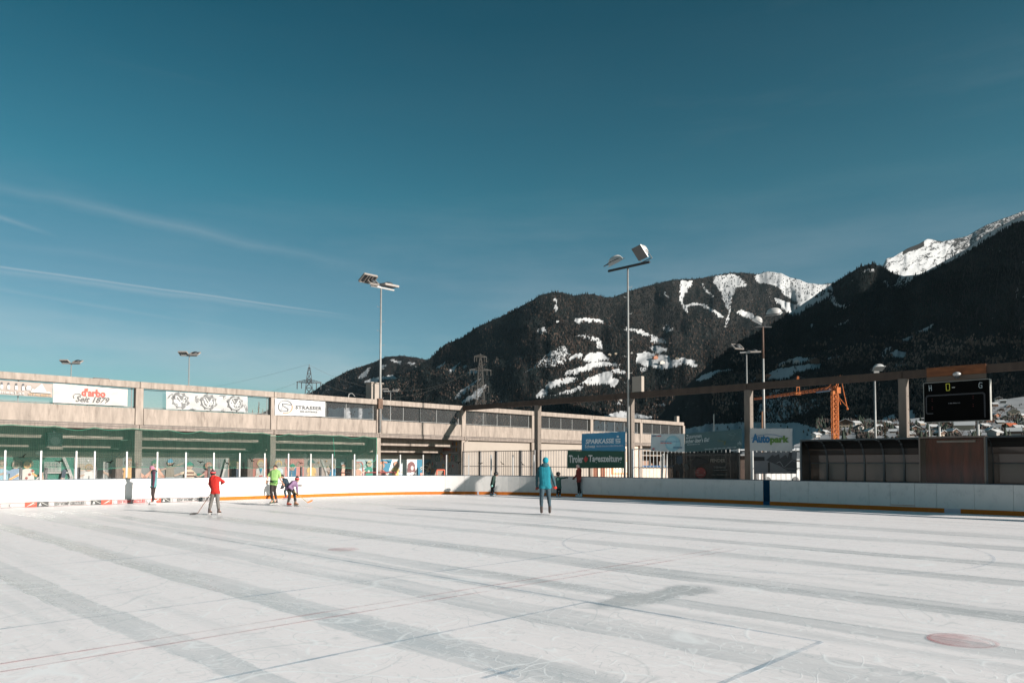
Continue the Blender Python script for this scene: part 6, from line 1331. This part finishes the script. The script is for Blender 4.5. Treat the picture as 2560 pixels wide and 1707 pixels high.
wire(at(738,958,250), at(560,1002,320), 1, 'power line from the left arm of the black pylon down to the deck')
wire(at(800,958,250), at(1172,926,330), 8, 'power line strung between the two pylons in front of the trees')
# crane
CR = mat('crane_orange', (.46,.12,.02), .7, var=.3, scale=2); CJ = mat('crane_jib_orange', (.26,.065,.014), .8, var=.3, scale=2); CY = mat('crane_yellow', (.50,.20,.03), .7, var=.3, scale=2)
Yc = 250; P = at(2089, 1158, Yc); z = lambda py, Y=Yc: at(2089, py, Y).z
crane = thing('tower_crane', 'orange lattice tower crane under the concrete beam', 'crane', loc=(P.x, P.y, 0))
zt_ = z(985); mb = MB(); n_ = 15; zs = [zt_*i/n_ for i in range(n_+1)]; lattice(mb, zs, [.85]*(n_+1), .09); mb.build('tower', CR, crane)
mb = MB(); n2 = 5; zs = [z(1100)*i/n2 for i in range(n2+1)]; lattice(mb, zs, [1.05]*(n2+1), .10); mb.box(-.5,.5,-.5,.5,z(1098),z(1085)); mb.build('base_section', CY, crane)
mb = MB(); mb.box(-.9,.9,-.9,.9,zt_,zt_+1.0); mb.box(.3,1.6,-1.2,0,zt_+.2,zt_+2.2); mb.build('slewing_unit', CR, crane)
J0 = Vector((0,0,zt_+1.6)); JE = at(1886, 993, 288)-Vector((P.x,P.y,0)); JE.z = zt_+1.3
mb = MB(); truss(mb, J0, JE, .75, .45, .07, 22); mb.build('jib', CJ, crane)
mb = MB(); k = J0.lerp(JE, .12); mb.tube(J0.lerp(JE,.05), J0.lerp(JE,.2), .45, 6); mb.build('motor', mat('crane_blue', (.02,.07,.13), .5), crane)
ap = Vector((1.9,-.3,z(938))); mb = MB(); mb.tube((-.3,0,zt_+1),ap,.13,5); mb.tube((.7,0,zt_+1),ap,.13,5); mb.tube(J0+Vector((-2.5,1,0)),ap,.09,4); mb.tube(ap,(3.8,-1,zt_-4.6),.08,4); mb.tube((2.7,-.6,zt_+1.6),(3.7,-1,zt_-4.6),.11,5); mb.tube((.9,0,zt_-.4),(3.4,-.9,zt_-4.0),.12,5); mb.tube((.9,0,zt_+1.4),(1.9,-.3,zt_-3.6),.12,5); mb.sphere((3.8,-1,zt_-5.0),.4,8,6); mb.build('luffing_gear', CR, crane)
tr = J0.lerp(JE, .42); mb = MB(); 
for s in (-.6,.6): mb.tube(tr+Vector((s,0,0)), tr+Vector((s*.35,0,6.5)), .11, 5)
mb.tube(tr+Vector((-.45,0,2.5)), tr+Vector((.45,0,2.5)), .1, 4); mb.box(tr.x-.9,tr.x+.9,tr.y-.5,tr.y+.5,tr.z-.3,tr.z+.6); mb.build('jib_support', CR, crane)
mb = MB(); mb.path([tuple(J0+Vector((-1,0,.5))), tuple(tr+Vector((0,0,6.5))), tuple(J0.lerp(JE,.8)+Vector((0,0,.6)))], .05, 4); mb.build('tie_rope', DSTEEL, crane)
# clutter behind the pale fence: parked van, low sheds
def van(px, Y, label, c_):
    P = at(px, 1165, Y); t = thing('parked_van', label, 'van', loc=(P.x,P.y,0), rotz=R(20))
    mb = MB(); mb.prism([(-2.4,.4),(2.4,.4),(2.4,1.1),(1.9,1.25),(1.3,2.0),(-2.4,2.1)], 'y', -.95, .95); mb.build('body', c_, t)
    mb = MB(); mb.prism([(1.25,1.3),(1.8,1.3),(1.3,1.88),(1.1,1.88)], 'y', -.97, .97); mb.prism([(-.2,1.3),(1.05,1.3),(.9,1.85),(-.2,1.85)], 'y', -.97, .97); mb.build('windows', DW, t)
    for x in (-1.5, 1.5):
        for y in (-.9, .9): mb = MB(); mb.tube((x,y-.1,.36),(x,y+.1,.36),.36,14); mb.build('wheel', BLACK, t)
van(1935, 66, 'white van parked behind the fence below the photo banner', WHITEP); van(1995, 75, 'grey van parked behind the fence next to the team shelter', mat('grey_car_paint', (.25,.26,.27), .35))
for px, Y, w, h, c_, lab in ((1900,80,9,2.2,(.35,.22,.16),'low reddish shed behind the fence left of the white van'),(1970,90,12,3.4,(.08,.09,.10),'dark flat-roofed shed seen between the fence bars'),(1735,75,13,2.6,(.16,.11,.09),'brown shed behind the dark see-through banner'),(2012,95,8,2.3,(.05,.05,.055),'dark garage with snowy roof edge beside the team shelter')):
    P = at(px, 1160, Y); t = thing('shed', lab, 'shed', loc=(P.x,P.y,0), rotz=R(rh_.uniform(-25,10))); mb = MB(); mb.box(-w/2,w/2,-2,2,0,h); mb.build('wall', mat('shed_%d' % px, c_, .9, var=.2), t); mb = MB(); mb.box(-w/2-.3,w/2+.3,-2.3,2.3,h,h+.15); mb.build('roof', SNOWR, t)
    for q in (-.3, .2): mb = MB(); mb.box(w*q-.5, w*q+.5, -2.05, -2.0, .2, h*.8); mb.build('door', DW, t)
# ================================================================== people
def capsule(mb, p, q, r1, r2, nu=10):
    p, q = Vector(p), Vector(q); d = q-p; L = d.length
    if L < 1e-5: mb.sphere(p, r1, nu, 8); return
    d.normalize(); a = d.orthogonal().normalized(); b_ = d.cross(a); rings = []
    for j in (1, 2, 3): th = math.pi/2*(1-j/3); rings.append((p-d*r1*math.sin(th), r1*math.cos(th)))
    for j in (0, 1, 2): th = math.pi/2*(j/3); rings.append((q+d*r2*math.sin(th), r2*math.cos(th)))
    vs = [p-d*r1]
    for c_, r in rings: vs += [c_+(a*math.cos(2*math.pi*i/nu)+b_*math.sin(2*math.pi*i/nu))*r for i in range(nu)]
    vs.append(q+d*r2); n_ = len(rings); fs = [(0, 1+(i+1) % nu, 1+i) for i in range(nu)]
    for j in range(n_-1): fs += [(1+j*nu+i, 1+j*nu+(i+1) % nu, 1+(j+1)*nu+(i+1) % nu, 1+(j+1)*nu+i) for i in range(nu)]
    e = len(vs)-1; fs += [(e, 1+(n_-1)*nu+i, 1+(n_-1)*nu+(i+1) % nu) for i in range(nu)]
    mb.add(vs, fs)
def fuse(mb, name, m, parent, vox, smooth=3, disp=0.0, **kw):
    """joins overlapping forms into one continuous surface"""
    o = mb.build(name+'_src', m); md = o.modifiers.new('r', 'REMESH'); md.mode = 'VOXEL'; md.voxel_size = vox; md.use_smooth_shade = True
    sm = o.modifiers.new('s', 'SMOOTH'); sm.factor = .5; sm.iterations = smooth
    dg = bpy.context.evaluated_depsgraph_get(); me = bpy.data.meshes.new_from_object(o.evaluated_get(dg)); src = o.data
    bpy.data.objects.remove(o); bpy.data.meshes.remove(src); me.name = name
    if not me.materials: me.materials.append(m)
    if disp:
        co = np.zeros(len(me.vertices)*3); me.vertices.foreach_get('co', co); co = co.reshape(-1, 3); no = np.zeros_like(co).reshape(-1); me.vertices.foreach_get('normal', no); no = no.reshape(-1, 3)
        k = fbm(co[:, 0]*9+co[:, 1]*4+50, co[:, 2]*13+50, 3, 3)-.45; co += no*k[:, None]*disp; me.vertices.foreach_set('co', co.reshape(-1)); me.update()
    o = link(name, me, parent, **kw); return o
SKINM = mat('skin', (.48,.26,.18), .6, var=.05)
def hand(mb, wrist, d, r=.011, curl=.6, side=1, glove=1.0):
    """palm with four unequal bent fingers and a side thumb"""
    d = Vector(d).normalized(); up = Vector((0,1,0)) if abs(d.y) < .8 else Vector((1,0,0)); s = d.cross(up).normalized(); nrm = s.cross(d).normalized()
    w = Vector(wrist); g = glove; palm = w+d*.075
    for k in (-1.2,-.4,.4,1.2): capsule(mb, w+s*k*.012, palm+s*k*.017*g, .017*g, .015*g, 6)
    for k, L in ((-1.5,.062),(-.5,.074),(.5,.070),(1.5,.055)):
        a = palm+s*k*.016*g; b_ = a+(d*(1-curl*.3)+nrm*curl*.5).normalized()*L*.5; c_ = b_+(d*(1-curl)+nrm*curl).normalized()*L*.5
        capsule(mb, a, b_, r*g, r*g*.95, 6); capsule(mb, b_, c_, r*g*.95, r*g*.8, 6)
    a = w+d*.025+s*side*.028*g; b_ = a+(d*.6+s*side*.8).normalized()*.035; c_ = b_+(d+s*side*.15+nrm*.3).normalized()*.03; capsule(mb, a, b_, r*1.15*g, r*g, 6); capsule(mb, b_, c_, r*g, r*.85*g, 6)
def person(label, base_px, scale_px, J, look, cols, yo=None, k=1.0, hat=None, hatcol=None, sleeves=True, headr=None, hood=None, gloves=None, boots=None, hair=None, vest=None, extra=None, legw=1.0, bodyw=1.0, bootlen=.26, cat='person', sash=None, backpack=None, group=None):
    """J: joints as photo pixel positions with a depth offset in metres; look: facing direction in x,y"""
    bx, by = base_px; G = atz(bx, by); m = G.y/F
    def W(j):
        px, py = j[0], j[1]; dy = j[2] if len(j) > 2 else 0
        return Vector(((px-bx)*m*(1+dy/G.y), dy, max(0.0, (by-py)*m+dy*(CAMZ-0)/G.y*.0)))
    t = thing('person', label, 'person', loc=(G.x, G.y, 0), group=group)
    P = {n_: W(v) for n_, v in J.items()}
    H = (P['head'].z+.12*k); s = k; lk = Vector((look[0], look[1], 0)).normalized(); sd_ = Vector((-lk.y, lk.x, 0))
    hr = headr or .098*s
    def torso(mb, e=0.0, low=0):
        pc = P['pelvis']; ch = P['chest']; wd = (P['shl']-P['shr']).length*.5
        hw = .105*s*bodyw
        for q in (-1, 1):
            o_ = (P['hpl'] if q < 0 else P['hpr'])
            capsule(mb, o_, pc+(o_-pc)*.3, hw*.95+e, hw+e)
            capsule(mb, pc+(o_-pc)*.55, ch+((P['shl'] if q < 0 else P['shr'])-ch)*.42, hw*1.0+e, .115*s*bodyw+e)
        capsule(mb, pc, ch, hw*1.08+e, .118*s*bodyw+e)
        capsule(mb, P['shl'].lerp(ch, .15), P['shr'].lerp(ch, .15), .075*s+e, .075*s+e)
        capsule(mb, ch, P['neck'], .10*s+e, .06*s+e)
    def arms(mb, e=0.0, upto=1.0):
        for q in 'lr':
            a, b_, c_ = P['sh'+q], P['el'+q], P['ha'+q]
            capsule(mb, a, b_, .058*s+e, .045*s+e); 
            if upto > .3: capsule(mb, b_, b_.lerp(c_, upto), .044*s+e, .031*s+e)
    def legs(mb, e=0.0, f0=0.0, f1=1.0):
        for q in 'lr':
            a, b_, c_ = P['hp'+q], P['kn'+q], P['an'+q]
            capsule(mb, a, b_, .092*s*legw+e, .062*s*legw+e); capsule(mb, b_, b_.lerp(c_, .45), .060*s*legw+e, .062*s*legw+e); capsule(mb, b_.lerp(c_, .4), c_, .061*s*legw+e, .042*s*legw+e)
    # the continuous body
    mb = MB(); torso(mb, -.015); arms(mb, -.006, .93); legs(mb, -.008)
    hd = P['head']; capsule(mb, P['neck'], hd, .05*s, .06*s); mb.sphere(hd, hr, 14, 10, sx=.86, sy=.92, sz=1.12); chin = hd+lk*hr*.35-Vector((0,0,hr*.62)); mb.sphere(chin, hr*.55, 10, 8)
    nose = hd+lk*hr*.98-Vector((0,0,hr*.12)); mb.sphere(nose, hr*.17, 6, 5, sz=1.4)
    for q in (-1, 1): mb.sphere(hd+sd_*q*hr*.9-Vector((0,0,hr*.1)), hr*.22, 6, 5, sz=1.3)
    for q, sg_ in (('l', -1), ('r', 1)): 
        d = (P['ha'+q]-P['el'+q]).normalized(); 
        if not gloves: hand(mb, P['el'+q].lerp(P['ha'+q], .92), d, .0125, side=-sg_, glove=1.0*s+.1)
    for q in 'lr':
        an = P['an'+q]; capsule(mb, an, an+lk*.12*s-Vector((0,0,an.z-.09)), .04*s, .035*s)
    body = fuse(mb, 'body', SKINM, t, .013, 3)
    EYE = mat('dark_eye', (.02,.015,.012), .3)
    for q in (-1, 1): mb = MB(); mb.sphere(hd+lk*hr*.82+sd_*q*hr*.36+Vector((0,0,hr*.08)), hr*.13, 6, 5); mb.build('eye', EYE, t)
    mb = MB(); mo = hd+lk*hr*.86-Vector((0,0,hr*.52)); capsule(mb, mo-sd_*hr*.25, mo+sd_*hr*.25, hr*.07, hr*.07, 6); mb.build('mouth', mat('lips', (.30,.10,.09), .5), t)
    # clothing
    mb = MB(); legs(mb, .006); pc = P['pelvis']
    for q in 'lr': capsule(mb, P['hp'+q], pc, .105*s*bodyw-.002, .105*s*bodyw-.002)
    fuse(mb, 'trousers', cols['legs'], t, .016, 2, .022)
    mb = MB(); torso(mb, .020)
    for q in 'lr': o_ = P['hp'+q]; capsule(mb, o_+Vector((0,0,.02)), (P['hpl']+P['hpr'])/2+Vector((0,0,.02)), .112*s*bodyw, .10*s*bodyw)
    # trim the jacket at the hips by keeping it to the torso forms
    if sleeves == 'short':
        for q in 'lr': capsule(mb, P['sh'+q], P['sh'+q].lerp(P['el'+q], .62), .068*s, .066*s)
    elif not vest: arms(mb, .014, .96)
    fuse(mb, 'jacket' if sleeves != 'short' else 't_shirt', cols['top'], t, .016, 2, .02)
    if vest:
        mb = MB(); arms(mb, .014, .96)
        for q in 'lr': mb.sphere(P['sh'+q], .075*s+.014, 10, 8)
        fuse(mb, 'sleeves', vest, t, .016, 2, .02)
    if hood:
        mb = MB(); c_ = P['neck']-lk*.06*s; mb.sphere(c_+Vector((0,0,-.01)), .12*s, 12, 8, sx=1.15, sz=.75); capsule(mb, P['neck']+Vector((0,0,.02)), P['neck']-Vector((0,0,.05)), .085*s, .12*s); fuse(mb, 'hood', hood, t, .016, 2, .01)
    if gloves:
        for q, sg_ in (('l', -1), ('r', 1)):
            gm = gloves[0 if q == 'l' else 1]; mb = MB(); d = (P['ha'+q]-P['el'+q]).normalized(); w = P['el'+q].lerp(P['ha'+q], .88); capsule(mb, w-d*.03, w+d*.05, .038*s, .036*s); hand(mb, w+d*.02, d, .0145, side=-sg_, glove=1.25*s+.05); fuse(mb, 'glove', gm, t, .011, 1)
    bm = boots or ink((.02,.02,.02))
    for i, q in enumerate('lr'):
        an = P['an'+q]; b0 = (bm[i] if isinstance(bm, tuple) else bm); lift = max(0.0, an.z-.19*s); lift = lift if lift > .12 else 0.0
        mb = MB(); f = lk*bootlen*s; hz = Vector((an.x, an.y, lift+.10)); mb_t = an+Vector((0,0,.04)); capsule(mb, hz-lk*.02*s, mb_t, .050*s, .056*s); capsule(mb, hz-lk*.05*s, hz+f*.62-Vector((0,0,.012)), .046*s, .040*s)
        bo = fuse(mb, 'skate_boot', b0, t, .013, 2)
        mb = MB(); a0 = hz-lk*.09*s; a1 = hz+f*.78; 
        pts = [(a0, .055), (a0+lk*.05, .062), (a1-lk*.05, .062), (a1, .055)]
        sdv = sd_*.012
        def slab(z0, z1, e0, e1, w_):
            A = a0-lk*e0; B = a1+lk*e1; ss = sd_*w_
            v = [A-ss, B-ss, B+ss, A+ss]; mb.add([(*(q_.xy), lift+z0) for q_ in v]+[(*(q_.xy), lift+z1) for q_ in v], [(0,3,2,1),(4,5,6,7),(0,1,5,4),(1,2,6,5),(2,3,7,6),(3,0,4,7)])
        slab(.028, .068, -.02, -.03, .016); mb.build('blade_holder', WHITEP, bo)
        mb = MB(); slab(.003, .030, .0, .01, .004); mb.build('blade', STEEL, bo)
    if hair:
        mb = MB(); mb.sphere(hd+Vector((0,0,hr*.25))-lk*hr*.18, hr*1.06, 14, 10, sx=.92, sy=.95, sz=.98); fuse(mb, 'hair', hair, t, .012, 1, .012)
    if hat == 'beanie':
        mb = MB(); mb.sphere(hd+Vector((0,0,hr*.36))-lk*hr*.12, hr*1.10, 14, 10, sz=1.05); capsule(mb, hd-lk*hr*.3+Vector((0,0,hr*.1)), hd+lk*hr*.1+Vector((0,0,hr*.5)), hr*1.0, hr*1.02); fuse(mb, 'knitted_hat', hatcol, t, .013, 2, .01)
    if hat == 'bobble':
        mb = MB(); mb.sphere(hd+Vector((0,0,hr*.34))-lk*hr*.08, hr*1.12, 14, 10, sz=1.08); h_ = fuse(mb, 'knitted_hat', hatcol[0], t, .013, 2)
        for z0, z1, c_, nm, e in ((-.10,.42,hatcol[1],'hat_band',1.17),(.42,.52,hatcol[2],'hat_stripe',1.165)):
            mb = MB(); cz = hd+Vector((0,0,hr*.34))-lk*hr*.08; rr_ = [(z0, e), (z1, e*.96)]; 
            vs = [(cz.x+hr*e_*math.cos(a), cz.y+hr*e_*math.sin(a), cz.z+hr*z_) for z_, e_ in rr_ for a in [i*math.pi/9 for i in range(18)]]; mb.add(vs, [(i, (i+1) % 18, 18+(i+1) % 18, 18+i) for i in range(18)]); mb.build(nm, c_, h_)
        mb = MB(); mb.sphere(hd+Vector((0,0,hr*1.62))-lk*hr*.1, hr*.42, 10, 8); mb.build('bobble', hatcol[3], h_, True)
    if hat == 'helmet':
        mb = MB(); mb.sphere(hd+Vector((0,0,hr*.28))-lk*hr*.05, hr*1.28, 16, 10, sx=1.0, sz=.92); capsule(mb, hd+Vector((0,0,hr*.25))-lk*hr*.5, hd+Vector((0,0,hr*.3))+lk*hr*.45, hr*1.0, hr*.95); h_ = fuse(mb, 'helmet', hatcol, t, .013, 2)
        mb = MB()
        for q in (-1, 1): mb.sphere(hd+sd_*q*hr*1.18+Vector((0,0,hr*.35)), hr*.16, 6, 5)
        mb.build('helmet_badge', WHITEP, h_)
    return t, P, m, G
def stick(label, G, A, B, C, shaft, blade, holder=None, tape=None):
    """hockey stick: butt A, heel B, blade tip C in the holder's local space"""
    t = thing('hockey_stick', label, 'hockey stick', loc=(G.x, G.y, 0)); A, B, C = Vector(A), Vector(B), Vector(C)
    mb = MB(); mb.tube(A, B, .014, 6); mb.build('shaft', shaft, t)
    if tape:
        mb = MB(); p = A.lerp(B, .02); mb.tube(A, A.lerp(B, .12), .017, 6); mb.build('grip_tape', tape, t)
    d = (C-B).normalized(); up = Vector((0,0,1)); w = .037; s = d.cross(up).normalized()*.007; mid = B.lerp(C, .55)+s*1.5
    mb = MB(); u = (up-d*up.dot(d)).normalized()
    sec = [(B, .6), (mid, 1.0), (C, .8)]; vs = []
    for c_, k in sec: vs += [c_-s-u*w*k, c_+s-u*w*k, c_+s+u*w*k, c_-s+u*w*k]
    mb.add(vs, [(3,2,1,0),(8,9,10,11)]+[(4*j+i, 4*j+(i+1) % 4, 4*j+4+(i+1) % 4, 4*j+4+i) for j in range(2) for i in range(4)]); mb.build('blade', blade, t)
    return t
def px(*a): return a
BLK = mat('black_cloth', (.010,.010,.012), .85, var=.2, scale=8)
# --- woman in pink hat, walking left (crop 11.2 px per pixel, origin 340,1140)
q = lambda x, y, d=0: (341+x/11.2, 1142.3+y/11.2, d)
person('woman in pink hat and teal and maroon jacket looking down beside the left boards', q(460,1335)[:2], None,
    dict(head=q(412,330), neck=q(450,400), chest=q(480,470), pelvis=q(475,770), shl=q(455,440,.13), shr=q(515,440,-.14), ell=q(440,620,.15), elr=q(540,620,-.20), hal=q(385,800,.10), har=q(510,810,-.16), hpl=q(465,800,.08), hpr=q(485,800,-.08), knl=q(440,1030,.08), knr=q(465,1020,-.08), anl=q(440,1235,.08), anr=q(515,1240,-.06)),
    (-1,-.15), dict(legs=mat('dark_brown_trousers', (.028,.018,.016), .85), top=mat('teal_softshell', (.085,.22,.235), .8)), k=.92, hat='beanie', hatcol=mat('pink_knit', (.38,.16,.23), .95, bump=.3, scale=30), vest=mat('maroon_sleeves', (.07,.016,.034), .85), hood=BLK, gloves=(BLK, BLK), boots=ink((.66,.62,.60)), bodyw=.98)
# --- boy in red from behind with stick (11.2, origin 470,1160)
q = lambda x, y, d=0: (470+x/11.2, 1160+y/11.2, d)
hatred = (BLK, ink((.50,.012,.015)), ink((.45,.42,.40)), ink((.10,.02,.02)))
t, P, m, G = person('boy in red sweater and grey trousers seen from behind with hockey stick', q(720,1415)[:2], None,
    dict(head=q(680,270), neck=q(690,345), chest=q(715,440,-.0), pelvis=q(755,760), shl=q(620,410), shr=q(830,400), ell=q(575,560,.05), elr=q(950,500,.10), hal=q(615,740,.20), har=q(855,545,.25), hpl=q(700,790), hpr=q(810,790), knl=q(640,1030,.03), knr=q(825,1040), anl=q(600,1280), anr=q(855,1270)),
    (.1,1), dict(legs=mat('grey_sweatpants', (.125,.115,.105), .9), top=mat('red_sweater', (.40,.012,.007), .85, bump=.2, scale=20)), k=.86, hat='bobble', hatcol=hatred, gloves=(SKINM, SKINM), boots=ink((.04,.022,.018)), legw=1.12)
def L3(G, m, base, p, d=0): return Vector(((p[0]-base[0])*m, d, max(.03, (base[1]-p[1])*m)))
bs = q(720,1415)
stick('dark hockey stick with white banded shaft held low by the boy in red', G, L3(G,m,bs,q(640,700),.22), L3(G,m,bs,q(270,1375),.0), L3(G,m,bs,q(90,1410),-.12), mat('stick_shaft_dark', (.20,.11,.08), .6), BLACK)
# --- man in green t-shirt (12.06, origin 640,1150)
q = lambda x, y, d=0: (640+x/12.06, 1150+y/12.06, d)
bs = q(545,1335)
t, P, m, G = person('man in lime green t-shirt and black trousers holding a stick across his hips', bs[:2], None,
    dict(head=q(565,232), neck=q(575,300), chest=q(565,380), pelvis=q(530,680), shl=q(440,375), shr=q(680,370), ell=q(345,500,-.02), elr=q(725,560,-.05), hal=q(345,615,-.14), har=q(835,700,-.16), hpl=q(480,700), hpr=q(570,700), knl=q(470,940,-.06), knr=q(540,930,.06), anl=q(515,1200,-.08), anr=q(575,1170,.14)),
    (-.35,-.9), dict(legs=mat('black_trousers', (.020,.014,.013), .85), top=mat('lime_green_shirt', (.25,.43,.14), .85)), k=1.0, sleeves='short', hair=mat('dark_hair', (.03,.015,.012), .7), boots=(ink((.03,.05,.025)), ink((.03,.02,.02))), bodyw=1.04)
mb = MB(); c0 = P['pelvis']+Vector((0,0,.09)); mb.tube(c0-Vector((0,0,.03)), c0+Vector((0,0,.012)), .175, 18, caps=False); mb.build('waistband', BLK, t); mb = MB(); mb.tube(c0-Vector((0,0,.055)), c0-Vector((0,0,.03)), .17, 18, caps=False); mb.build('green_belt', mat('green_belt', (.12,.50,.06), .6), t)
stick('black hockey stick held horizontally behind by the man in green', G, L3(G,m,bs,q(370,630),-.20), L3(G,m,bs,q(1220,762),-.10), L3(G,m,bs,q(1380,765),-.02), BLACK, mat('stick_blade_brown', (.06,.04,.035), .6))
# --- dark bent boy behind
bs = q(930,1180)
t, P, m, G = person('boy in navy jersey bending forward behind the girl in purple', bs[:2], None,
    dict(head=q(775,490), neck=q(820,570), chest=q(890,620), pelvis=q(960,800), shl=q(850,610,-.14), shr=q(870,600,.16), ell=q(850,700,-.2), elr=q(840,720,.2), hal=q(790,810,-.15), har=q(800,790,.2), hpl=q(940,820,-.08), hpr=q(960,820,.08), knl=q(880,950,-.1), knr=q(990,960,.1), anl=q(920,1120,-.05), anr=q(1000,1110,.12)),
    (-1,-.2), dict(legs=mat('navy_tracksuit', (.025,.045,.06), .85), top=mat('navy_jersey', (.012,.028,.042), .85)), k=.86, hair=ink((.02,.015,.012)), gloves=(BLK, BLK), boots=ink((.35,.03,.015)))
# --- girl in purple with orange stick
bs = q(1110,1385)
t, P, m, G = person('girl in purple fleece and red and black bobble hat bending over an orange hockey stick', bs[:2], None,
    dict(head=q(1235,590), neck=q(1185,650), chest=q(1120,690), pelvis=q(995,800), shl=q(1130,690,-.15), shr=q(1170,680,.15), ell=q(1050,800,-.26), elr=q(1200,830,.14), hal=q(1135,880,-.22), har=q(1255,985,-.05), hpl=q(985,840,-.09), hpr=q(1040,850,.09), knl=q(1040,1030,-.12), knr=q(1130,1010,.08), anl=q(985,1260,-.06), anr=q(1170,1250,.08)),
    (1,-.45), dict(legs=mat('charcoal_trousers', (.030,.030,.028), .9), top=mat('purple_fleece', (.19,.115,.20), .9, var=.25, scale=25)), k=.90, hat='bobble', hatcol=hatred, gloves=(BLK, BLK), boots=(ink((.30,.03,.015)), ink((.24,.13,.07))), legw=1.15)
stick('yellow hockey stick with bright orange blade reaching right on the ice', G, L3(G,m,bs,q(1080,840),-.22), L3(G,m,bs,q(1570,1270),-.10), L3(G,m,bs,q(1680,1195),.10)+Vector((0,0,-.02)), mat('yellow_shaft', (.40,.26,.08), .5), mat('orange_blade', (.62,.12,.02), .5))
# --- small skater in black by the corner (17.42, origin 1200,1160)
q = lambda x, y, d=0: (1200+x/17.42, 1160+y/17.42, d)
person('child in black with black helmet leaning forward beside the corner boards', q(560,1375)[:2], None,
    dict(head=q(700,440), neck=q(640,520), chest=q(600,600), pelvis=q(540,860), shl=q(575,580,-.12), shr=q(620,570,.12), ell=q(560,740,-.18), elr=q(640,760,.16), hal=q(530,900,-.20), har=q(625,920,.12), hpl=q(510,900,-.07), hpr=q(560,900,.07), knl=q(510,1090,-.08), knr=q(560,1090,.08), anl=q(480,1270,-.08), anr=q(585,1260,.08)),
    (1,-.1), dict(legs=BLK, top=mat('dark_green_black_jacket', (.010,.030,.025), .85)), k=.78, headr=.10, hat='helmet', hatcol=BLACK, gloves=(mat('turquoise_glove', (.25,.55,.50), .7), BLK), boots=ink((.02,.10,.16)))
# --- man in turquoise from behind (9.225, origin 1320,1130)
q = lambda x, y, d=0: (1320+x/9.225, 1130+y/9.225, d)
TEALS = mat('dark_teal_sleeves', (.022,.070,.085), .85)
def puffer(name, c_):
    m_ = mat(name, c_, .75, var=.08); nn = m_.node_tree.nodes; ll = m_.node_tree.links; w = nn.new('ShaderNodeTexWave'); w.bands_direction = 'Z'; w.inputs['Scale'].default_value = 7.5; w.inputs['Distortion'].default_value = .6
    tcn = nn.new('ShaderNodeTexCoord'); ll.new(tcn.outputs['Object'], w.inputs['Vector']); bp_ = nn.new('ShaderNodeBump'); bp_.inputs['Strength'].default_value = .9; bp_.inputs['Distance'].default_value = .03; ll.new(w.outputs[0], bp_.inputs['Height']); ll.new(bp_.outputs[0], nn['Principled BSDF'].inputs['Normal']); return m_
RG = mat('red_black_glove', (.16,.02,.015), .7)
person('man in turquoise padded vest and jeans seen from behind in mid rink', q(410,1440)[:2], None,
    dict(head=q(405,215), neck=q(395,300), chest=q(375,400), pelvis=q(395,740), shl=q(270,395), shr=q(490,390), ell=q(205,580,.02), elr=q(560,560,.02), hal=q(205,810,.08), har=q(628,790,.08), hpl=q(335,790), hpr=q(460,790), knl=q(310,1060), knr=q(480,1040), anl=q(312,1280), anr=q(502,1275)),
    (.05,1), dict(legs=mat('washed_blue_jeans', (.026,.052,.07), .85, var=.4, scale=2.5), top=puffer('turquoise_padded_vest', (.004,.22,.29))), k=1.04, hat='beanie', hatcol=mat('turquoise_hat', (.0,.20,.27), .9), hood=TEALS, vest=TEALS, gloves=(RG, mat('bright_red_glove', (.55,.04,.02), .7)), boots=ink((.035,.022,.02)), bodyw=1.16, legw=1.05, bootlen=.24)
q = lambda x, y, d=0: (1320+x/9.225, 1132.6+y/9.225, d)
# --- child in helmet reaching to the boards
person('child in dark dungarees, green top and black helmet reaching for the boards', q(705,1010)[:2], None,
    dict(head=q(695,490), neck=q(690,560), chest=q(695,620), pelvis=q(710,760), shl=q(665,580), shr=q(745,580), ell=q(665,660,.05), elr=q(820,575,.12), hal=q(690,720,.1), har=q(905,562,.32), hpl=q(685,790), hpr=q(735,790), knl=q(680,870), knr=q(742,870), anl=q(672,960), anr=q(735,965)),
    (-.25,1), dict(legs=BLK, top=mat('dark_green_top', (.035,.10,.085), .85)), k=.74, headr=.10, hat='helmet', hatcol=BLACK, gloves=(BLK, BLK), boots=ink((.40,.48,.52)), bodyw=1.1, legw=1.2)
# --- young woman in maroon
person('young woman in maroon jacket and pale hat standing at the boards with white skates', q(1180,1010)[:2], None,
    dict(head=q(1150,315), neck=q(1165,370), chest=q(1175,430), pelvis=q(1175,620), shl=q(1140,400,.12), shr=q(1205,400,-.10), ell=q(1130,500,.2), elr=q(1205,510,-.14), hal=q(1070,575,.3), har=q(1195,600,-.12), hpl=q(1160,640,.08), hpr=q(1185,640,-.08), knl=q(1165,790,.07), knr=q(1185,790,-.07), anl=q(1165,945,.07), anr=q(1218,940,-.05)),
    (-1,.55), dict(legs=mat('black_leggings', (.012,.010,.011), .8), top=mat('maroon_jacket', (.17,.025,.020), .85)), k=.90, hat='beanie', hatcol=mat('pale_pink_hat', (.62,.42,.38), .9), hood=mat('red_hood', (.38,.06,.04), .85), gloves=(BLK, BLK), boots=ink((.50,.60,.66)), bodyw=.95, legw=.9)
